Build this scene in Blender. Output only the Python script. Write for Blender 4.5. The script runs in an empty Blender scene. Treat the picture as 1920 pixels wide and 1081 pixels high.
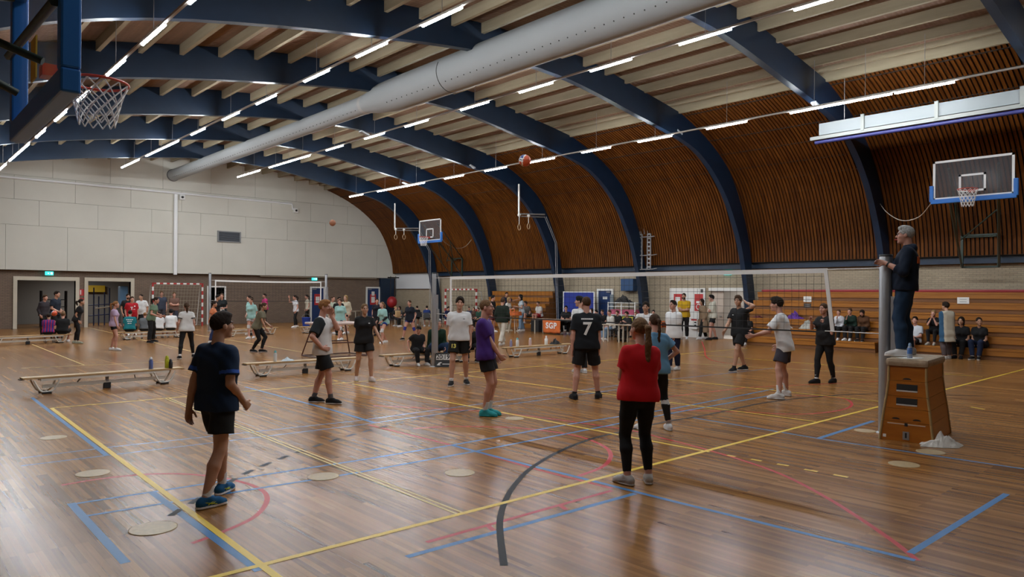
import bpy, bmesh, math, random
import numpy as np
from mathutils import Vector, Matrix, noise
from mathutils.bvhtree import BVHTree

random.seed(7)
EXPOSURE = 0.6
COL = bpy.context.scene.collection
R = math.radians

# ------------------------------------------------------------------ camera model (level lens, 1920x1081 frame)
FPX, YAW, PITCH, ROLL = 1346.5, 0.7355, 0.0018, 0.0066
CAM = Vector((-11.1802, -5.1794, 2.0036))
PX0, PY0 = 961.0, 548.0

def cam_dir(x, z):
    d = Vector((x, 1.0, z))
    c, s = math.cos(ROLL), math.sin(ROLL); d = Vector((c*d.x - s*d.z, d.y, s*d.x + c*d.z))
    c, s = math.cos(PITCH), math.sin(PITCH); d = Vector((d.x, c*d.y - s*d.z, s*d.y + c*d.z))
    c, s = math.cos(YAW), math.sin(YAW); return Vector((c*d.x + s*d.y, -s*d.x + c*d.y, d.z))
def ray(px, py): return cam_dir((px-PX0)/FPX, (PY0-py)/FPX)
def at(px, py, z=0.0):
    d = ray(px, py); return CAM + d*((z-CAM.z)/d.z)
def on_x(px, py, X):
    d = ray(px, py); return CAM + d*((X-CAM.x)/d.x)
def on_y(px, py, Y):
    d = ray(px, py); return CAM + d*((Y-CAM.y)/d.y)
FWD = cam_dir(0, 0); FWD.z = 0; FWD.normalize()
RGT = Vector((FWD.y, -FWD.x, 0))
def on_depth(px, py, depth):          # point seen at a pixel, at a distance measured along the view axis
    d = ray(px, py); h = d.x*FWD.x + d.y*FWD.y
    return CAM + d*(depth/h)
def depth_of(p): return (Vector(p)-CAM).dot(FWD)

# ------------------------------------------------------------------ materials
MATS = {}
def mat(name, col, rough=0.6, metal=0.0, spec=0.5, emit=None, estr=0.0, var=0.0, vscale=6.0, bump=0.0, bscale=60.0, trans=0.0, alpha=1.0, coat=0.0):
    if name in MATS: return MATS[name]
    m = bpy.data.materials.new(name); m.use_nodes = True
    nt = m.node_tree; b = nt.nodes['Principled BSDF']
    b.inputs['Base Color'].default_value = (*col, 1); b.inputs['Roughness'].default_value = rough
    b.inputs['Metallic'].default_value = metal; b.inputs['Specular IOR Level'].default_value = spec
    b.inputs['Coat Weight'].default_value = coat
    if emit: b.inputs['Emission Color'].default_value = (*emit, 1); b.inputs['Emission Strength'].default_value = estr
    if trans: b.inputs['Transmission Weight'].default_value = trans
    if alpha < 1: b.inputs['Alpha'].default_value = alpha
    tc = nt.nodes.new('ShaderNodeTexCoord')
    if var > 0:
        n = nt.nodes.new('ShaderNodeTexNoise'); n.inputs['Scale'].default_value = vscale; n.inputs['Detail'].default_value = 4
        nt.links.new(tc.outputs['Object'], n.inputs['Vector'])
        r = nt.nodes.new('ShaderNodeValToRGB')
        r.color_ramp.elements[0].position = .3; r.color_ramp.elements[1].position = .7
        r.color_ramp.elements[0].color = (*[max(0, c*(1-var)) for c in col], 1)
        r.color_ramp.elements[1].color = (*[min(1, c*(1+var)) for c in col], 1)
        nt.links.new(n.outputs['Fac'], r.inputs['Fac']); nt.links.new(r.outputs['Color'], b.inputs['Base Color'])
    if bump > 0:
        n = nt.nodes.new('ShaderNodeTexNoise'); n.inputs['Scale'].default_value = bscale; n.inputs['Detail'].default_value = 3
        nt.links.new(tc.outputs['Object'], n.inputs['Vector'])
        bp = nt.nodes.new('ShaderNodeBump'); bp.inputs['Strength'].default_value = bump; bp.inputs['Distance'].default_value = .02
        nt.links.new(n.outputs['Fac'], bp.inputs['Height']); nt.links.new(bp.outputs['Normal'], b.inputs['Normal'])
    MATS[name] = m
    return m

def nodes_of(m): return m.node_tree.nodes, m.node_tree.links, m.node_tree.nodes['Principled BSDF']

def mapped(nt, order, scale):
    """object coordinates re-ordered and scaled: order e.g. 'yz0'"""
    tc = nt.nodes.new('ShaderNodeTexCoord'); sp = nt.nodes.new('ShaderNodeSeparateXYZ'); cb = nt.nodes.new('ShaderNodeCombineXYZ')
    nt.links.new(tc.outputs['Object'], sp.inputs[0])
    for i, ch in enumerate(order):
        if ch == '0': continue
        mu = nt.nodes.new('ShaderNodeMath'); mu.operation = 'MULTIPLY'; mu.inputs[1].default_value = scale[i]
        nt.links.new(sp.outputs['xyz'.index(ch)], mu.inputs[0]); nt.links.new(mu.outputs[0], cb.inputs[i])
    return cb.outputs[0]

def brick_mat(name, order, c1, c2, mortar, bw=.22, rh=.065, off=.5, ms=.009, rough=.85):
    m = mat(name, c1, rough); nt = m.node_tree; b = nt.nodes['Principled BSDF']
    br = nt.nodes.new('ShaderNodeTexBrick')
    br.inputs['Color1'].default_value = (*c1, 1); br.inputs['Color2'].default_value = (*c2, 1); br.inputs['Mortar'].default_value = (*mortar, 1)
    br.inputs['Scale'].default_value = 1; br.inputs['Brick Width'].default_value = bw; br.inputs['Row Height'].default_value = rh
    br.inputs['Mortar Size'].default_value = ms; br.inputs['Mortar Smooth'].default_value = .2; br.offset = off
    nt.links.new(mapped(nt, order, (1, 1, 1)), br.inputs['Vector']); nt.links.new(br.outputs['Color'], b.inputs['Base Color'])
    bp = nt.nodes.new('ShaderNodeBump'); bp.inputs['Strength'].default_value = .4; bp.inputs['Distance'].default_value = .01; bp.invert = True
    nt.links.new(br.outputs['Fac'], bp.inputs['Height']); nt.links.new(bp.outputs['Normal'], b.inputs['Normal'])
    return m

def wood_mat(name, c1, c2, order, scale, rough=.5, coat=0.0):
    """streaky wood grain: stretched noise between two browns"""
    m = mat(name, c1, rough, coat=coat); nt = m.node_tree; b = nt.nodes['Principled BSDF']
    n = nt.nodes.new('ShaderNodeTexNoise'); n.inputs['Scale'].default_value = 1; n.inputs['Detail'].default_value = 5; n.inputs['Roughness'].default_value = .6
    nt.links.new(mapped(nt, order, scale), n.inputs['Vector'])
    r = nt.nodes.new('ShaderNodeValToRGB'); r.color_ramp.elements[0].position = .32; r.color_ramp.elements[1].position = .68
    r.color_ramp.elements[0].color = (*c1, 1); r.color_ramp.elements[1].color = (*c2, 1)
    nt.links.new(n.outputs['Fac'], r.inputs['Fac']); nt.links.new(r.outputs['Color'], b.inputs['Base Color'])
    return m

# ------------------------------------------------------------------ mesh helpers
class MB:
    def __init__(s): s.v = []; s.f = []; s.mi = []; s.sm = []
    def add(s, vs, fs, mi=0, smooth=False):
        o = len(s.v); s.v += [tuple(v) for v in vs]
        for f in fs: s.f.append(tuple(i+o for i in f)); s.mi.append(mi); s.sm.append(smooth)
    def box(s, lo, hi, mi=0):
        x0, y0, z0 = lo; x1, y1, z1 = hi
        s.add([(x0,y0,z0),(x1,y0,z0),(x1,y1,z0),(x0,y1,z0),(x0,y0,z1),(x1,y0,z1),(x1,y1,z1),(x0,y1,z1)],
              [(0,3,2,1),(4,5,6,7),(0,1,5,4),(1,2,6,5),(2,3,7,6),(3,0,4,7)], mi)
        return s
    def cbox(s, c, size, mi=0, rz=0.0, rx=0.0, bev=0.0):
        M = Matrix.Translation(Vector(c)) @ Matrix.Rotation(rz, 4, 'Z') @ Matrix.Rotation(rx, 4, 'X')
        hx, hy, hz = [k/2 for k in size]
        if bev <= 0:
            vs = [M @ Vector((a*hx, b*hy, d*hz)) for d in (-1,1) for a, b in ((-1,-1),(1,-1),(1,1),(-1,1))]
            s.add(vs, [(0,3,2,1),(4,5,6,7),(0,1,5,4),(1,2,6,5),(2,3,7,6),(3,0,4,7)], mi); return s
        bm = bmesh.new(); bmesh.ops.create_cube(bm, size=1.0)
        for v in bm.verts: v.co = Vector((v.co.x*size[0], v.co.y*size[1], v.co.z*size[2]))
        bmesh.ops.bevel(bm, geom=bm.edges[:], offset=bev, segments=2, profile=.6, affect='EDGES')
        bm.verts.ensure_lookup_table(); bm.verts.index_update()
        s.add([M @ v.co for v in bm.verts], [[v.index for v in f.verts] for f in bm.faces], mi); bm.free()
        return s
    def tube(s, pts, r, seg=8, mi=0, closed=False, cap=True):
        pts = [Vector(p) for p in pts]; n = len(pts); rr = r if isinstance(r, (list, tuple)) else [r]*n
        if n < 2: return s
        up = None; rings = []
        for i in range(n):
            if closed: t = pts[(i+1) % n] - pts[i-1]
            else: t = pts[min(i+1, n-1)] - pts[max(i-1, 0)]
            if t.length < 1e-9: t = Vector((0,0,1))
            t.normalize()
            if up is None: up = Vector((0,0,1)) if abs(t.z) < .9 else Vector((1,0,0))
            a = t.cross(up)
            if a.length < 1e-6: a = t.orthogonal()
            a.normalize(); b = a.cross(t).normalized(); up = b
            rings.append([pts[i] + (a*math.cos(2*math.pi*k/seg) + b*math.sin(2*math.pi*k/seg))*rr[i] for k in range(seg)])
        vs = [v for ring in rings for v in ring]; fs = []
        for i in range(n if closed else n-1):
            j = (i+1) % n
            for k in range(seg):
                l = (k+1) % seg; fs.append((i*seg+k, i*seg+l, j*seg+l, j*seg+k))
        s.add(vs, fs, mi, True)
        if cap and not closed:
            s.add(rings[0], [tuple(range(seg))], mi); s.add(rings[-1], [tuple(reversed(range(seg)))], mi)
        return s
    def lathe(s, prof, c=(0,0,0), seg=20, mi=0, smooth=True):
        c = Vector(c); n = len(prof); vs = []; fs = []
        for r, z in prof:
            for k in range(seg):
                a = 2*math.pi*k/seg; vs.append(c + Vector((r*math.cos(a), r*math.sin(a), z)))
        for i in range(n-1):
            for k in range(seg):
                l = (k+1) % seg; fs.append((i*seg+k, i*seg+l, (i+1)*seg+l, (i+1)*seg+k))
        s.add(vs, fs, mi, smooth); s.add(vs[:seg], [tuple(reversed(range(seg)))], mi); s.add(vs[-seg:], [tuple(range(seg))], mi)
        return s
    def sphere(s, c, r, seg=20, rings=12, mi=0):
        c = Vector(c); r = r if isinstance(r, (tuple, list)) else (r, r, r)
        vs = [c + Vector((0,0,r[2]))]; fs = []
        for i in range(1, rings):
            t = math.pi*i/rings
            for k in range(seg):
                a = 2*math.pi*k/seg; vs.append(c + Vector((r[0]*math.sin(t)*math.cos(a), r[1]*math.sin(t)*math.sin(a), r[2]*math.cos(t))))
        vs.append(c - Vector((0,0,r[2])))
        for k in range(seg):
            l = (k+1) % seg; fs.append((0, 1+k, 1+l)); e = len(vs)-1; o = 1+(rings-2)*seg; fs.append((e, o+l, o+k))
        for i in range(rings-2):
            for k in range(seg):
                l = (k+1) % seg; a = 1+i*seg; b = a+seg; fs.append((a+k, b+k, b+l, a+l))
        s.add(vs, fs, mi, True); return s
    def prism(s, poly, a, b, axis='y', mi=0):
        """closed polygon in the plane across `axis`, extruded from a to b"""
        def P(u, w, t): return {'y': (u, t, w), 'x': (t, u, w), 'z': (u, w, t)}[axis]
        n = len(poly); vs = [P(u, w, a) for u, w in poly] + [P(u, w, b) for u, w in poly]
        fs = [tuple(range(n)), tuple(reversed(range(n, 2*n)))] + [(i, i+n, (i+1) % n + n, (i+1) % n) for i in range(n)]
        s.add(vs, fs, mi); return s
    def build(s, name, mats, parent=None, loc=None):
        me = bpy.data.meshes.new(name); me.from_pydata(s.v, [], s.f); me.update()
        ms = mats if isinstance(mats, (list, tuple)) else [mats]
        for m in ms: me.materials.append(m)
        if len(ms) > 1: me.polygons.foreach_set('material_index', s.mi)
        me.polygons.foreach_set('use_smooth', s.sm)
        bm = bmesh.new(); bm.from_mesh(me); bmesh.ops.recalc_face_normals(bm, faces=bm.faces); bm.to_mesh(me); bm.free()
        return link(name, me, parent, loc)

def link(name, data, parent=None, loc=None):
    o = bpy.data.objects.new(name, data); COL.objects.link(o)
    if parent is not None: o.parent = parent
    if loc is not None: o.location = loc
    return o
def tag(o, label=None, cat=None, group=None, kind=None):
    if label: o['label'] = label
    if cat: o['category'] = cat
    if group: o['group'] = group
    if kind: o['kind'] = kind
    return o
def empty(name, loc=(0,0,0), rz=0.0, label=None, cat=None, group=None):
    o = link(name, None); o.location = loc; o.rotation_euler = (0, 0, rz); o.empty_display_size = .2
    return tag(o, label, cat, group)
def struct(o, label=None, cat=None): return tag(o, label, cat, kind='structure')
def copy_tree(o, parent=None):
    c = o.copy(); COL.objects.link(c)
    if parent is not None: c.parent = parent
    for ch in list(o.children): copy_tree(ch, c)
    return c
def lerp_curve(pts, x):
    for (a, b), (c, d) in zip(pts, pts[1:]):
        if a <= x <= c: return b + (d-b)*(x-a)/(c-a)
    return pts[0][1] if x < pts[0][0] else pts[-1][1]
def smooth_line(pts, n=6):
    """Catmull-Rom through points"""
    P = [Vector(p) for p in pts]; out = []
    for i in range(len(P)-1):
        p0 = P[max(i-1, 0)]; p1 = P[i]; p2 = P[i+1]; p3 = P[min(i+2, len(P)-1)]
        for k in range(n):
            t = k/n; out.append(.5*((2*p1) + (p2-p0)*t + (2*p0-5*p1+4*p2-p3)*t*t + (3*p1-p0-3*p2+p3)*t**3))
    out.append(P[-1]); return out
def text_mesh(name, s, size, m, parent, M, extrude=.002, spacing=1.0, bold=0.0, align='CENTER'):
    """lettering as a thin solid mesh; M places the text plane (x right, y up, z out)"""
    cu = bpy.data.curves.new(name, 'FONT'); cu.body = s; cu.size = size; cu.extrude = extrude; cu.align_x = align; cu.align_y = 'CENTER'
    cu.space_character = spacing; cu.offset = bold
    t = bpy.data.objects.new(name, cu); COL.objects.link(t)
    dg = bpy.context.evaluated_depsgraph_get(); me = bpy.data.meshes.new_from_object(t.evaluated_get(dg))
    bpy.data.objects.remove(t); bpy.data.curves.remove(cu)
    me.transform(M); me.materials.clear(); me.materials.append(m)
    return link(name, me, parent)
def frame_M(o, right, up):
    r = Vector(right).normalized(); u = Vector(up).normalized(); n = r.cross(u).normalized(); u = n.cross(r)
    return Matrix(((r.x,u.x,n.x,o[0]),(r.y,u.y,n.y,o[1]),(r.z,u.z,n.z,o[2]),(0,0,0,1)))
# ================================================================== THE HALL
XR, XL, YF, YN = 18.0, -14.3, 40.0, -12.0
ARCH_Y = [-5.9, -0.15, 5.57, 11.26, 17.0, 22.74, 28.5, 34.4]
INNER = [(-13.5,0),(-13.4,1.8),(-13.1,2.9),(-12.4,4.3),(-11.0,5.9),(-9.0,7.0),(-6.75,7.72),(-4.1,8.25),(-1.7,8.62),(1.0,8.98),(3.0,9.12),(5.4,9.08),
         (7.25,8.87),(9.35,8.52),(11.25,8.22),(12.6,7.95),(13.55,7.62),(14.55,7.0),(15.5,6.1),(16.2,5.08),(16.7,4.1),(17.03,3.05),(17.28,1.9),(17.45,0)]
SLAT = [(17.62,3.45),(17.5,4.3),(17.1,5.4),(16.55,6.4),(15.85,7.15),(14.75,7.95),(13.5,8.58),(12.2,9.06)]
SLAT_L = [(-13.6,3.4),(-13.0,4.6),(-11.6,6.3),(-9.6,7.75),(-8.3,8.4),(-7.25,8.8)]
PURLIN_Z = [(-9.0,7.75),(-7.2,8.36),(-4.1,8.92),(-1.7,9.3),(1.0,9.55),(3.0,9.66),(5.0,9.65),(6.65,9.6),(7.75,9.54),(8.83,9.47),(9.95,9.36),(11.0,9.23),(12.1,8.98)]

# ---- floor
def floor_material():
    m = mat('lacquered wood floor', (.3,.17,.09), .22, spec=.27); nt = m.node_tree; b = nt.nodes['Principled BSDF']
    v = mapped(nt, 'yx0', (1, 1, 1))
    br = nt.nodes.new('ShaderNodeTexBrick'); br.offset = .37; br.offset_frequency = 3
    for k, val in (('Scale', 1), ('Brick Width', 1.35), ('Row Height', .052), ('Mortar Size', .0012), ('Mortar Smooth', .0), ('Bias', 0)): br.inputs[k].default_value = val
    br.inputs['Color1'].default_value = (0,0,0,1); br.inputs['Color2'].default_value = (1,1,1,1); br.inputs['Mortar'].default_value = (.05,.05,.05,1)
    nt.links.new(v, br.inputs['Vector'])
    ramp = nt.nodes.new('ShaderNodeValToRGB'); cr = ramp.color_ramp
    cols = [(0,(.085,.032,.008)),(.18,(.165,.068,.018)),(.5,(.265,.120,.034)),(.8,(.35,.170,.052)),(1,(.44,.235,.082))]
    while len(cr.elements) < len(cols): cr.elements.new(.5)
    for e, (p, c) in zip(cr.elements, cols): e.position = p; e.color = (*c, 1)
    n = nt.nodes.new('ShaderNodeTexNoise'); n.inputs['Scale'].default_value = 1; n.inputs['Detail'].default_value = 6; n.inputs['Roughness'].default_value = .65
    nt.links.new(mapped(nt, 'yx0', (1.2, 34, 1)), n.inputs['Vector'])
    n2 = nt.nodes.new('ShaderNodeTexNoise'); n2.inputs['Scale'].default_value = 1; n2.inputs['Detail'].default_value = 3
    nt.links.new(mapped(nt, 'yx0', (.25, 1.7, 1)), n2.inputs['Vector'])
    mx = nt.nodes.new('ShaderNodeMath'); mx.operation = 'MULTIPLY_ADD'; mx.inputs[1].default_value = .62; nt.links.new(br.outputs['Color'], mx.inputs[0])
    m2 = nt.nodes.new('ShaderNodeMath'); m2.operation = 'MULTIPLY_ADD'; m2.inputs[1].default_value = .7; m2.inputs[2].default_value = -.2; nt.links.new(n.outputs['Fac'], m2.inputs[0])
    nt.links.new(m2.outputs[0], mx.inputs[2])
    m3 = nt.nodes.new('ShaderNodeMath'); m3.operation = 'MULTIPLY_ADD'; m3.inputs[1].default_value = .7; m3.inputs[2].default_value = -.35; nt.links.new(n2.outputs['Fac'], m3.inputs[0])
    ad = nt.nodes.new('ShaderNodeMath'); ad.operation = 'ADD'; nt.links.new(mx.outputs[0], ad.inputs[0]); nt.links.new(m3.outputs[0], ad.inputs[1])
    nt.links.new(ad.outputs[0], ramp.inputs['Fac']); nt.links.new(ramp.outputs['Color'], b.inputs['Base Color'])
    rr = nt.nodes.new('ShaderNodeMapRange'); rr.inputs['To Min'].default_value = .26; rr.inputs['To Max'].default_value = .26
    nt.links.new(n.outputs['Fac'], rr.inputs['Value']); nt.links.new(rr.outputs[0], b.inputs['Roughness'])
    return m
fl = MB(); fl.box((XL, YN, -.2), (XR+.3, YF+6.5, 0)); FLOOR = struct(fl.build('floor', floor_material()), 'lacquered brown plank gym floor with coloured court lines', 'floor')

LINE = {'yellow': (mat('yellow court paint', (.76,.53,.06), .35, spec=.22), .0027), 'blue': (mat('blue court paint', (.045,.185,.42), .35, spec=.22), .0011),
        'red': (mat('red court paint', (.48,.030,.038), .35, spec=.2), .0006), 'black': (mat('black court paint', (.018,.019,.022), .45, spec=.08), .0016),
        'pale': (mat('pale court paint', (.7,.55,.22), .35, spec=.22), .0021)}
LB = {k: MB() for k in LINE}
def ribbon(colr, pts, w=.05, curve=False, dash=None, ext=(0, 0)):
    P = [at(*p) if len(p) == 2 else Vector(p) for p in pts]
    P = [Vector((p.x, p.y, 0)) for p in P]
    if ext[0]: P[0] = P[0] + (P[0]-P[1]).normalized()*ext[0]
    if ext[1]: P[-1] = P[-1] + (P[-1]-P[-2]).normalized()*ext[1]
    if curve: P = smooth_line(P, 8)
    if dash:
        on, off = dash; seg = []; acc = 0; cur = [P[0]]; lit = True; need = on
        for a, b in zip(P, P[1:]):
            L = (b-a).length; t = 0
            while L - t > need - acc:
                t += need-acc; p = a.lerp(b, t/L); cur.append(p)
                if lit: seg.append(cur)
                cur = [p]; lit = not lit; need = on if lit else off; acc = 0
            acc += L-t; cur.append(b)
        for s_ in seg: _rib(colr, s_, w)
    else: _rib(colr, P, w)
RIB = [0]
def _rib(colr, P, w):
    mb = LB[colr]; z = LINE[colr][1] + .00001*(RIB[0] % 47); RIB[0] += 1; vs = []
    for i, p in enumerate(P):
        t = (P[min(i+1, len(P)-1)] - P[max(i-1, 0)])
        if t.length < 1e-6: t = Vector((1,0,0))
        t.normalize(); n = Vector((-t.y, t.x, 0))*w/2
        vs += [p+n+Vector((0,0,z)), p-n+Vector((0,0,z))]
    mb.add(vs, [(2*i, 2*i+1, 2*i+3, 2*i+2) for i in range(len(P)-1)])
Y_ = 'yellow'
ribbon(Y_, [(96.6,764.7),(1140,675)], .05, ext=(0, 8)); ribbon(Y_, [(708,1003),(1842,712)], .06, ext=(2.2, 6)); ribbon(Y_, [(96.6,764.7),(415,1003)], .06, ext=(0, 1.2))
ribbon(Y_, [(661,719.5),(1330,847)]); ribbon(Y_, [(862,702),(1529,790)]); ribbon(Y_, [(1024,686),(1690,757)])
for d in (-.032, .032):
    a, b = at(314,746.6), at(865,963); ribbon('pale', [(a.x+d, a.y, 0), (b.x+d, b.y, 0)], .026)
for p, q in (((1363,853),(1379,856)),((1408,860.5),(1428,864)),((1457,869.5),(1479,873)),((1508,879.5),(1533,884)),((1563,889.5),(1590,894.5)),
             ((1820,762.5),(1846,767)),((611,710.3),(618,711.6)),((626,713),(633,714.4)),((642,716),(650,717.6))): ribbon(Y_, [p, q], .05)
ribbon(Y_, [(1300,664),(1644,691),(1842,706)], .05); ribbon('pale', [(60,645),(157.5,684)], .045); ribbon('pale', [(40,690),(330,677)], .045)
ribbon('pale', [(165,613.5),(358,658)], .05); ribbon('pale', [(366,627),(434,637.6),(568,660)], .05); ribbon('pale', [(1230,678),(1640,700)], .045)
B_ = 'blue'
ribbon(B_, [(60,745),(200,853)], .06); ribbon(B_, [(285.6,923),(395,1003)], .07, ext=(0, 1)); ribbon(B_, [(40,858.5),(204,838),(668,788.5),(1171,720),(1450,690)], .035)
ribbon(B_, [(40,873),(204,853),(668,797),(1171,728)], .035); ribbon(B_, [(134,945),(307.5,918.4),(665,863.7),(847.5,834),(1066,795),(1264,765),(1450,729)], .05)
ribbon(B_, [(160.6,967),(335.6,938.7),(670,885.6),(894,845),(1107,804),(1266,773),(1450,740)], .05); ribbon(B_, [(133,943),(188,1003)], .07, ext=(0, .8))
ribbon(B_, [(460,725),(622,768),(702,792)], .06); ribbon(B_, [(847,834),(997.5,873),(1122.5,904),(1260,938.7),(1519,1002)], .06, ext=(0, .8))
ribbon(B_, [(880,1011),(1191,924.7)], .06, ext=(.6, 0)); ribbon(B_, [(1534,821.6),(1637.5,788.8)], .07); ribbon(B_, [(1297,782.5),(1469,810.6),(1534,821.6),(1841,867)], .05, ext=(0, 1))
ribbon(B_, [(1750,1010),(1841,954)], .06, ext=(.5, .8))
Rr = 'red'
ribbon(Rr, [(115,909),(190,897),(270,889),(342,888),(414,895),(476,910.6),(501,932.5),(479,967),(414,998),(360,1018)], .05, True)
ribbon(Rr, [(692,796),(885,843.5),(1000.6,878),(1147.5,915)], .05); ribbon(Rr, [(800,1016),(1147.5,919)], .05)
ribbon(Rr, [(915,985),(925,994)], .05); ribbon(Rr, [(1048,946),(1062,955)], .05)
ribbon(Rr, [(775.6,803),(854,799),(972.5,802),(1072.5,815),(1125.6,832.5),(1145,851),(1132,873),(1085,892)], .055, True)
ribbon(Rr, [(700,760),(932,773),(1160,803),(1250,823),(1334,845),(1450,882.5),(1550,932.5),(1659,1003),(1720,1050)], .05, True)
ribbon(Rr, [(1490,741),(1572,745),(1597,756),(1578,768),(1500,776),(1391,771.6),(1240,768)], .05, True)
ribbon(Rr, [(1316,640),(1321,654),(1324,668),(1343,677),(1400,684)], .05, True); ribbon(Rr, [(1240,745),(1400,726),(1700,712)], .04)
ribbon('black', [(945,1060),(938,1003),(938,970),(947.5,938.7),(966,907.5),(997.5,876),(1050.6,845),(1107,823),(1160,810),(1250,790),(1322,778),(1437.5,754),(1550,742),(1650,738),(1842,742)], .06, True)
ribbon('black', [(285.6,992),(339,954),(442,896.6),(489,874),(565,845),(657,815.6),(774,787),(871,770),(1052,744),(1300,718)], .065, True, dash=(.2, .17))
for k, mb in LB.items():
    if mb.f: mb.build(k + '_marking', LINE[k][0], FLOOR)['kind'] = 'structure'
cap_m = mat('tan floor socket lid', (.4,.3,.16), .35, var=.15, vscale=20)
for px, py, r in ((100,820,.16),(174,887,.17),(287,990,.19),(606,893,.17),(862,886,.17),(965,784,.15),(1695,870,.17),(1622,807,.15),(1745,847,.17)):
    c = at(px, py); mb = MB(); mb.lathe([(r,.0005),(r,.004),(r-.012,.0045),(.0001,.0045)], (0,0,0), 28)
    mb.build('floor_socket_lid', cap_m, FLOOR, (c.x, c.y, 0))['kind'] = 'structure'

# ---- arches
arch_m = mat('navy blue painted beam', (.005,.019,.046), .42, var=.12, vscale=2.5)
def offset_curve(pts, d):
    out = []
    for i, p in enumerate(pts):
        a = Vector(pts[max(i-1, 0)]); b = Vector(pts[min(i+1, len(pts)-1)]); t = (b-a).normalized(); n = Vector((-t.y, t.x))
        dd = d[i]; out.append((p[0]+n.x*dd, p[1]+n.y*dd))
    return out
IN2 = [tuple(v.to_2d()) for v in smooth_line([(x, z, 0) for x, z in INNER], 3)]
def depth_at(p): return .55 if p[1] < 3 else min(.95, .55 + (p[1]-3)*.1)
OUT2 = offset_curve(IN2, [depth_at(p) for p in IN2])
for k, y in enumerate(ARCH_Y):
    mb = MB(); n = len(IN2)
    vs = [(x, y-.22, z) for x, z in IN2] + [(x, y-.22, z) for x, z in OUT2] + [(x, y, z) for x, z in IN2] + [(x, y, z) for x, z in OUT2]
    fs = []
    for i in range(n-1):
        fs += [(i, i+1, n+i+1, n+i), (2*n+i, 3*n+i, 3*n+i+1, 2*n+i+1), (i, 2*n+i, 2*n+i+1, i+1), (n+i, n+i+1, 3*n+i+1, 3*n+i)]
    fs += [(0, n, 3*n, 2*n), (n-1, 3*n-1, 4*n-1, 2*n-1)]
    mb.add(vs, fs)
    struct(mb.build('roof_arch', arch_m), 'navy blue laminated roof arch spanning the hall', 'arch')['group'] = 'navy roof arches'

# ---- ceiling deck and purlins
deck_m = wood_mat('pinkish wood ceiling board', (.18,.108,.07), (.245,.152,.102), 'xyz', (9, .6, 3), .8)
nt = deck_m.node_tree; wv = nt.nodes.new('ShaderNodeTexWave'); wv.inputs['Scale'].default_value = 1; wv.bands_direction = 'Y'
nt.links.new(mapped(nt, 'xy0', (.0, 2.6, 1)), wv.inputs['Vector']); bp = nt.nodes.new('ShaderNodeBump'); bp.inputs['Strength'].default_value = .5; bp.inputs['Distance'].default_value = .03
nt.links.new(wv.outputs['Fac'], bp.inputs['Height']); nt.links.new(bp.outputs['Normal'], nt.nodes['Principled BSDF'].inputs['Normal'])
xs = [-9+.5*i for i in range(43)]; mb = MB(); P = [(x, lerp_curve(PURLIN_Z, x)+.3) for x in xs] + [(12.7, 9.12)]
mb.add([(x, YN, z) for x, z in P] + [(x, YF+.3, z) for x, z in P], [(i, i+1, len(P)+i+1, len(P)+i) for i in range(len(P)-1)])
o_ = mb.build('ceiling', deck_m); sm = o_.modifiers.new('thick', 'SOLIDIFY'); sm.thickness = .08; sm.offset = 1; struct(o_, 'pinkish wood board ceiling above the purlins', 'ceiling')
pur_m = wood_mat('pale wood purlin', (.28,.235,.155), (.35,.295,.20), 'xyz', (6, .5, 6), .7)
px_ = [12.1, 11.75, 11.0, 9.95, 8.83, 7.75, 6.65, 5.55, 4.45, 3.35, 2.25, 1.15, .05, -1.05, -2.15, -3.25, -4.35, -5.45, -6.5, -7.3]
for x in px_:
    z = lerp_curve(PURLIN_Z, x); mb = MB()
    if x == 11.75: z += .16
    mb.box((x-.055, YN, z), (x+.055, YF, z+.34))
    struct(mb.build('roof_purlin', pur_m), 'long pale wood purlin crossing above the blue arches', 'purlin')['group'] = 'roof purlins'

# ---- slatted right wall (and its mirror on the left)
slat_m = wood_mat('orange brown slat wood', (.062,.017,.0028), (.15,.049,.0072), 'xyz', (.5, 9, .9), .55)
slat_m.node_tree.nodes['Principled BSDF'].inputs['Specular IOR Level'].default_value = .15
back_m = mat('dark slat backing', (.012,.008,.006), .9)
def slats(name, prof, y0, y1, inward, label):
    prof = [tuple(v.to_2d()) for v in smooth_line([(x, z, 0) for x, z in prof], 3)]; n = len(prof)
    off = offset_curve(prof, [inward]*n)
    mb = MB(); y = y0; rnd = random.Random(3)
    while y < y1:
        w = .088; vs = []
        for (x, z), (x2, z2) in zip(prof, off): vs += [(x2, y, z2), (x2, y+w, z2), (x, y+w, z), (x, y, z)]
        fs = []
        for i in range(n-1):
            for k in range(4):
                l = (k+1) % 4; fs.append((4*i+k, 4*i+l, 4*i+4+l, 4*i+4+k))
        fs += [(0,1,2,3), (4*n-4, 4*n-1, 4*n-2, 4*n-3)]
        mb.add(vs, fs); y += .135
    root = struct(mb.build(name, slat_m), label, 'wall')
    bk = MB(); far = offset_curve(prof, [-inward*.9]*n)
    bk.add([(x, y0, z) for x, z in far] + [(x, y1, z) for x, z in far], [(i, i+1, n+i+1, n+i) for i in range(n-1)])
    bk.build('slat_backing', back_m, root)
    bt = MB(); L = 0
    for q, ((x, z), (x2, z2)) in enumerate(zip(off, off[1:])):
        if q % 2: continue
        xm, zm = (x+x2)/2, (z+z2)/2; bt.cbox((xm-(off[0][0]-prof[0][0])*1.1, (y0+y1)/2, zm-.01), (.03, y1-y0, .05))
    bt.build('slat_batten', back_m, root)
    return root
slats('wall_right_slats', SLAT, YN, YF-.02, .045, 'dark orange brown vertical slats curving up the right wall')
slats('wall_left_slats', SLAT_L, YN, YF-.02, -.045, 'dark brown slatted curve high on the left side')

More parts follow.
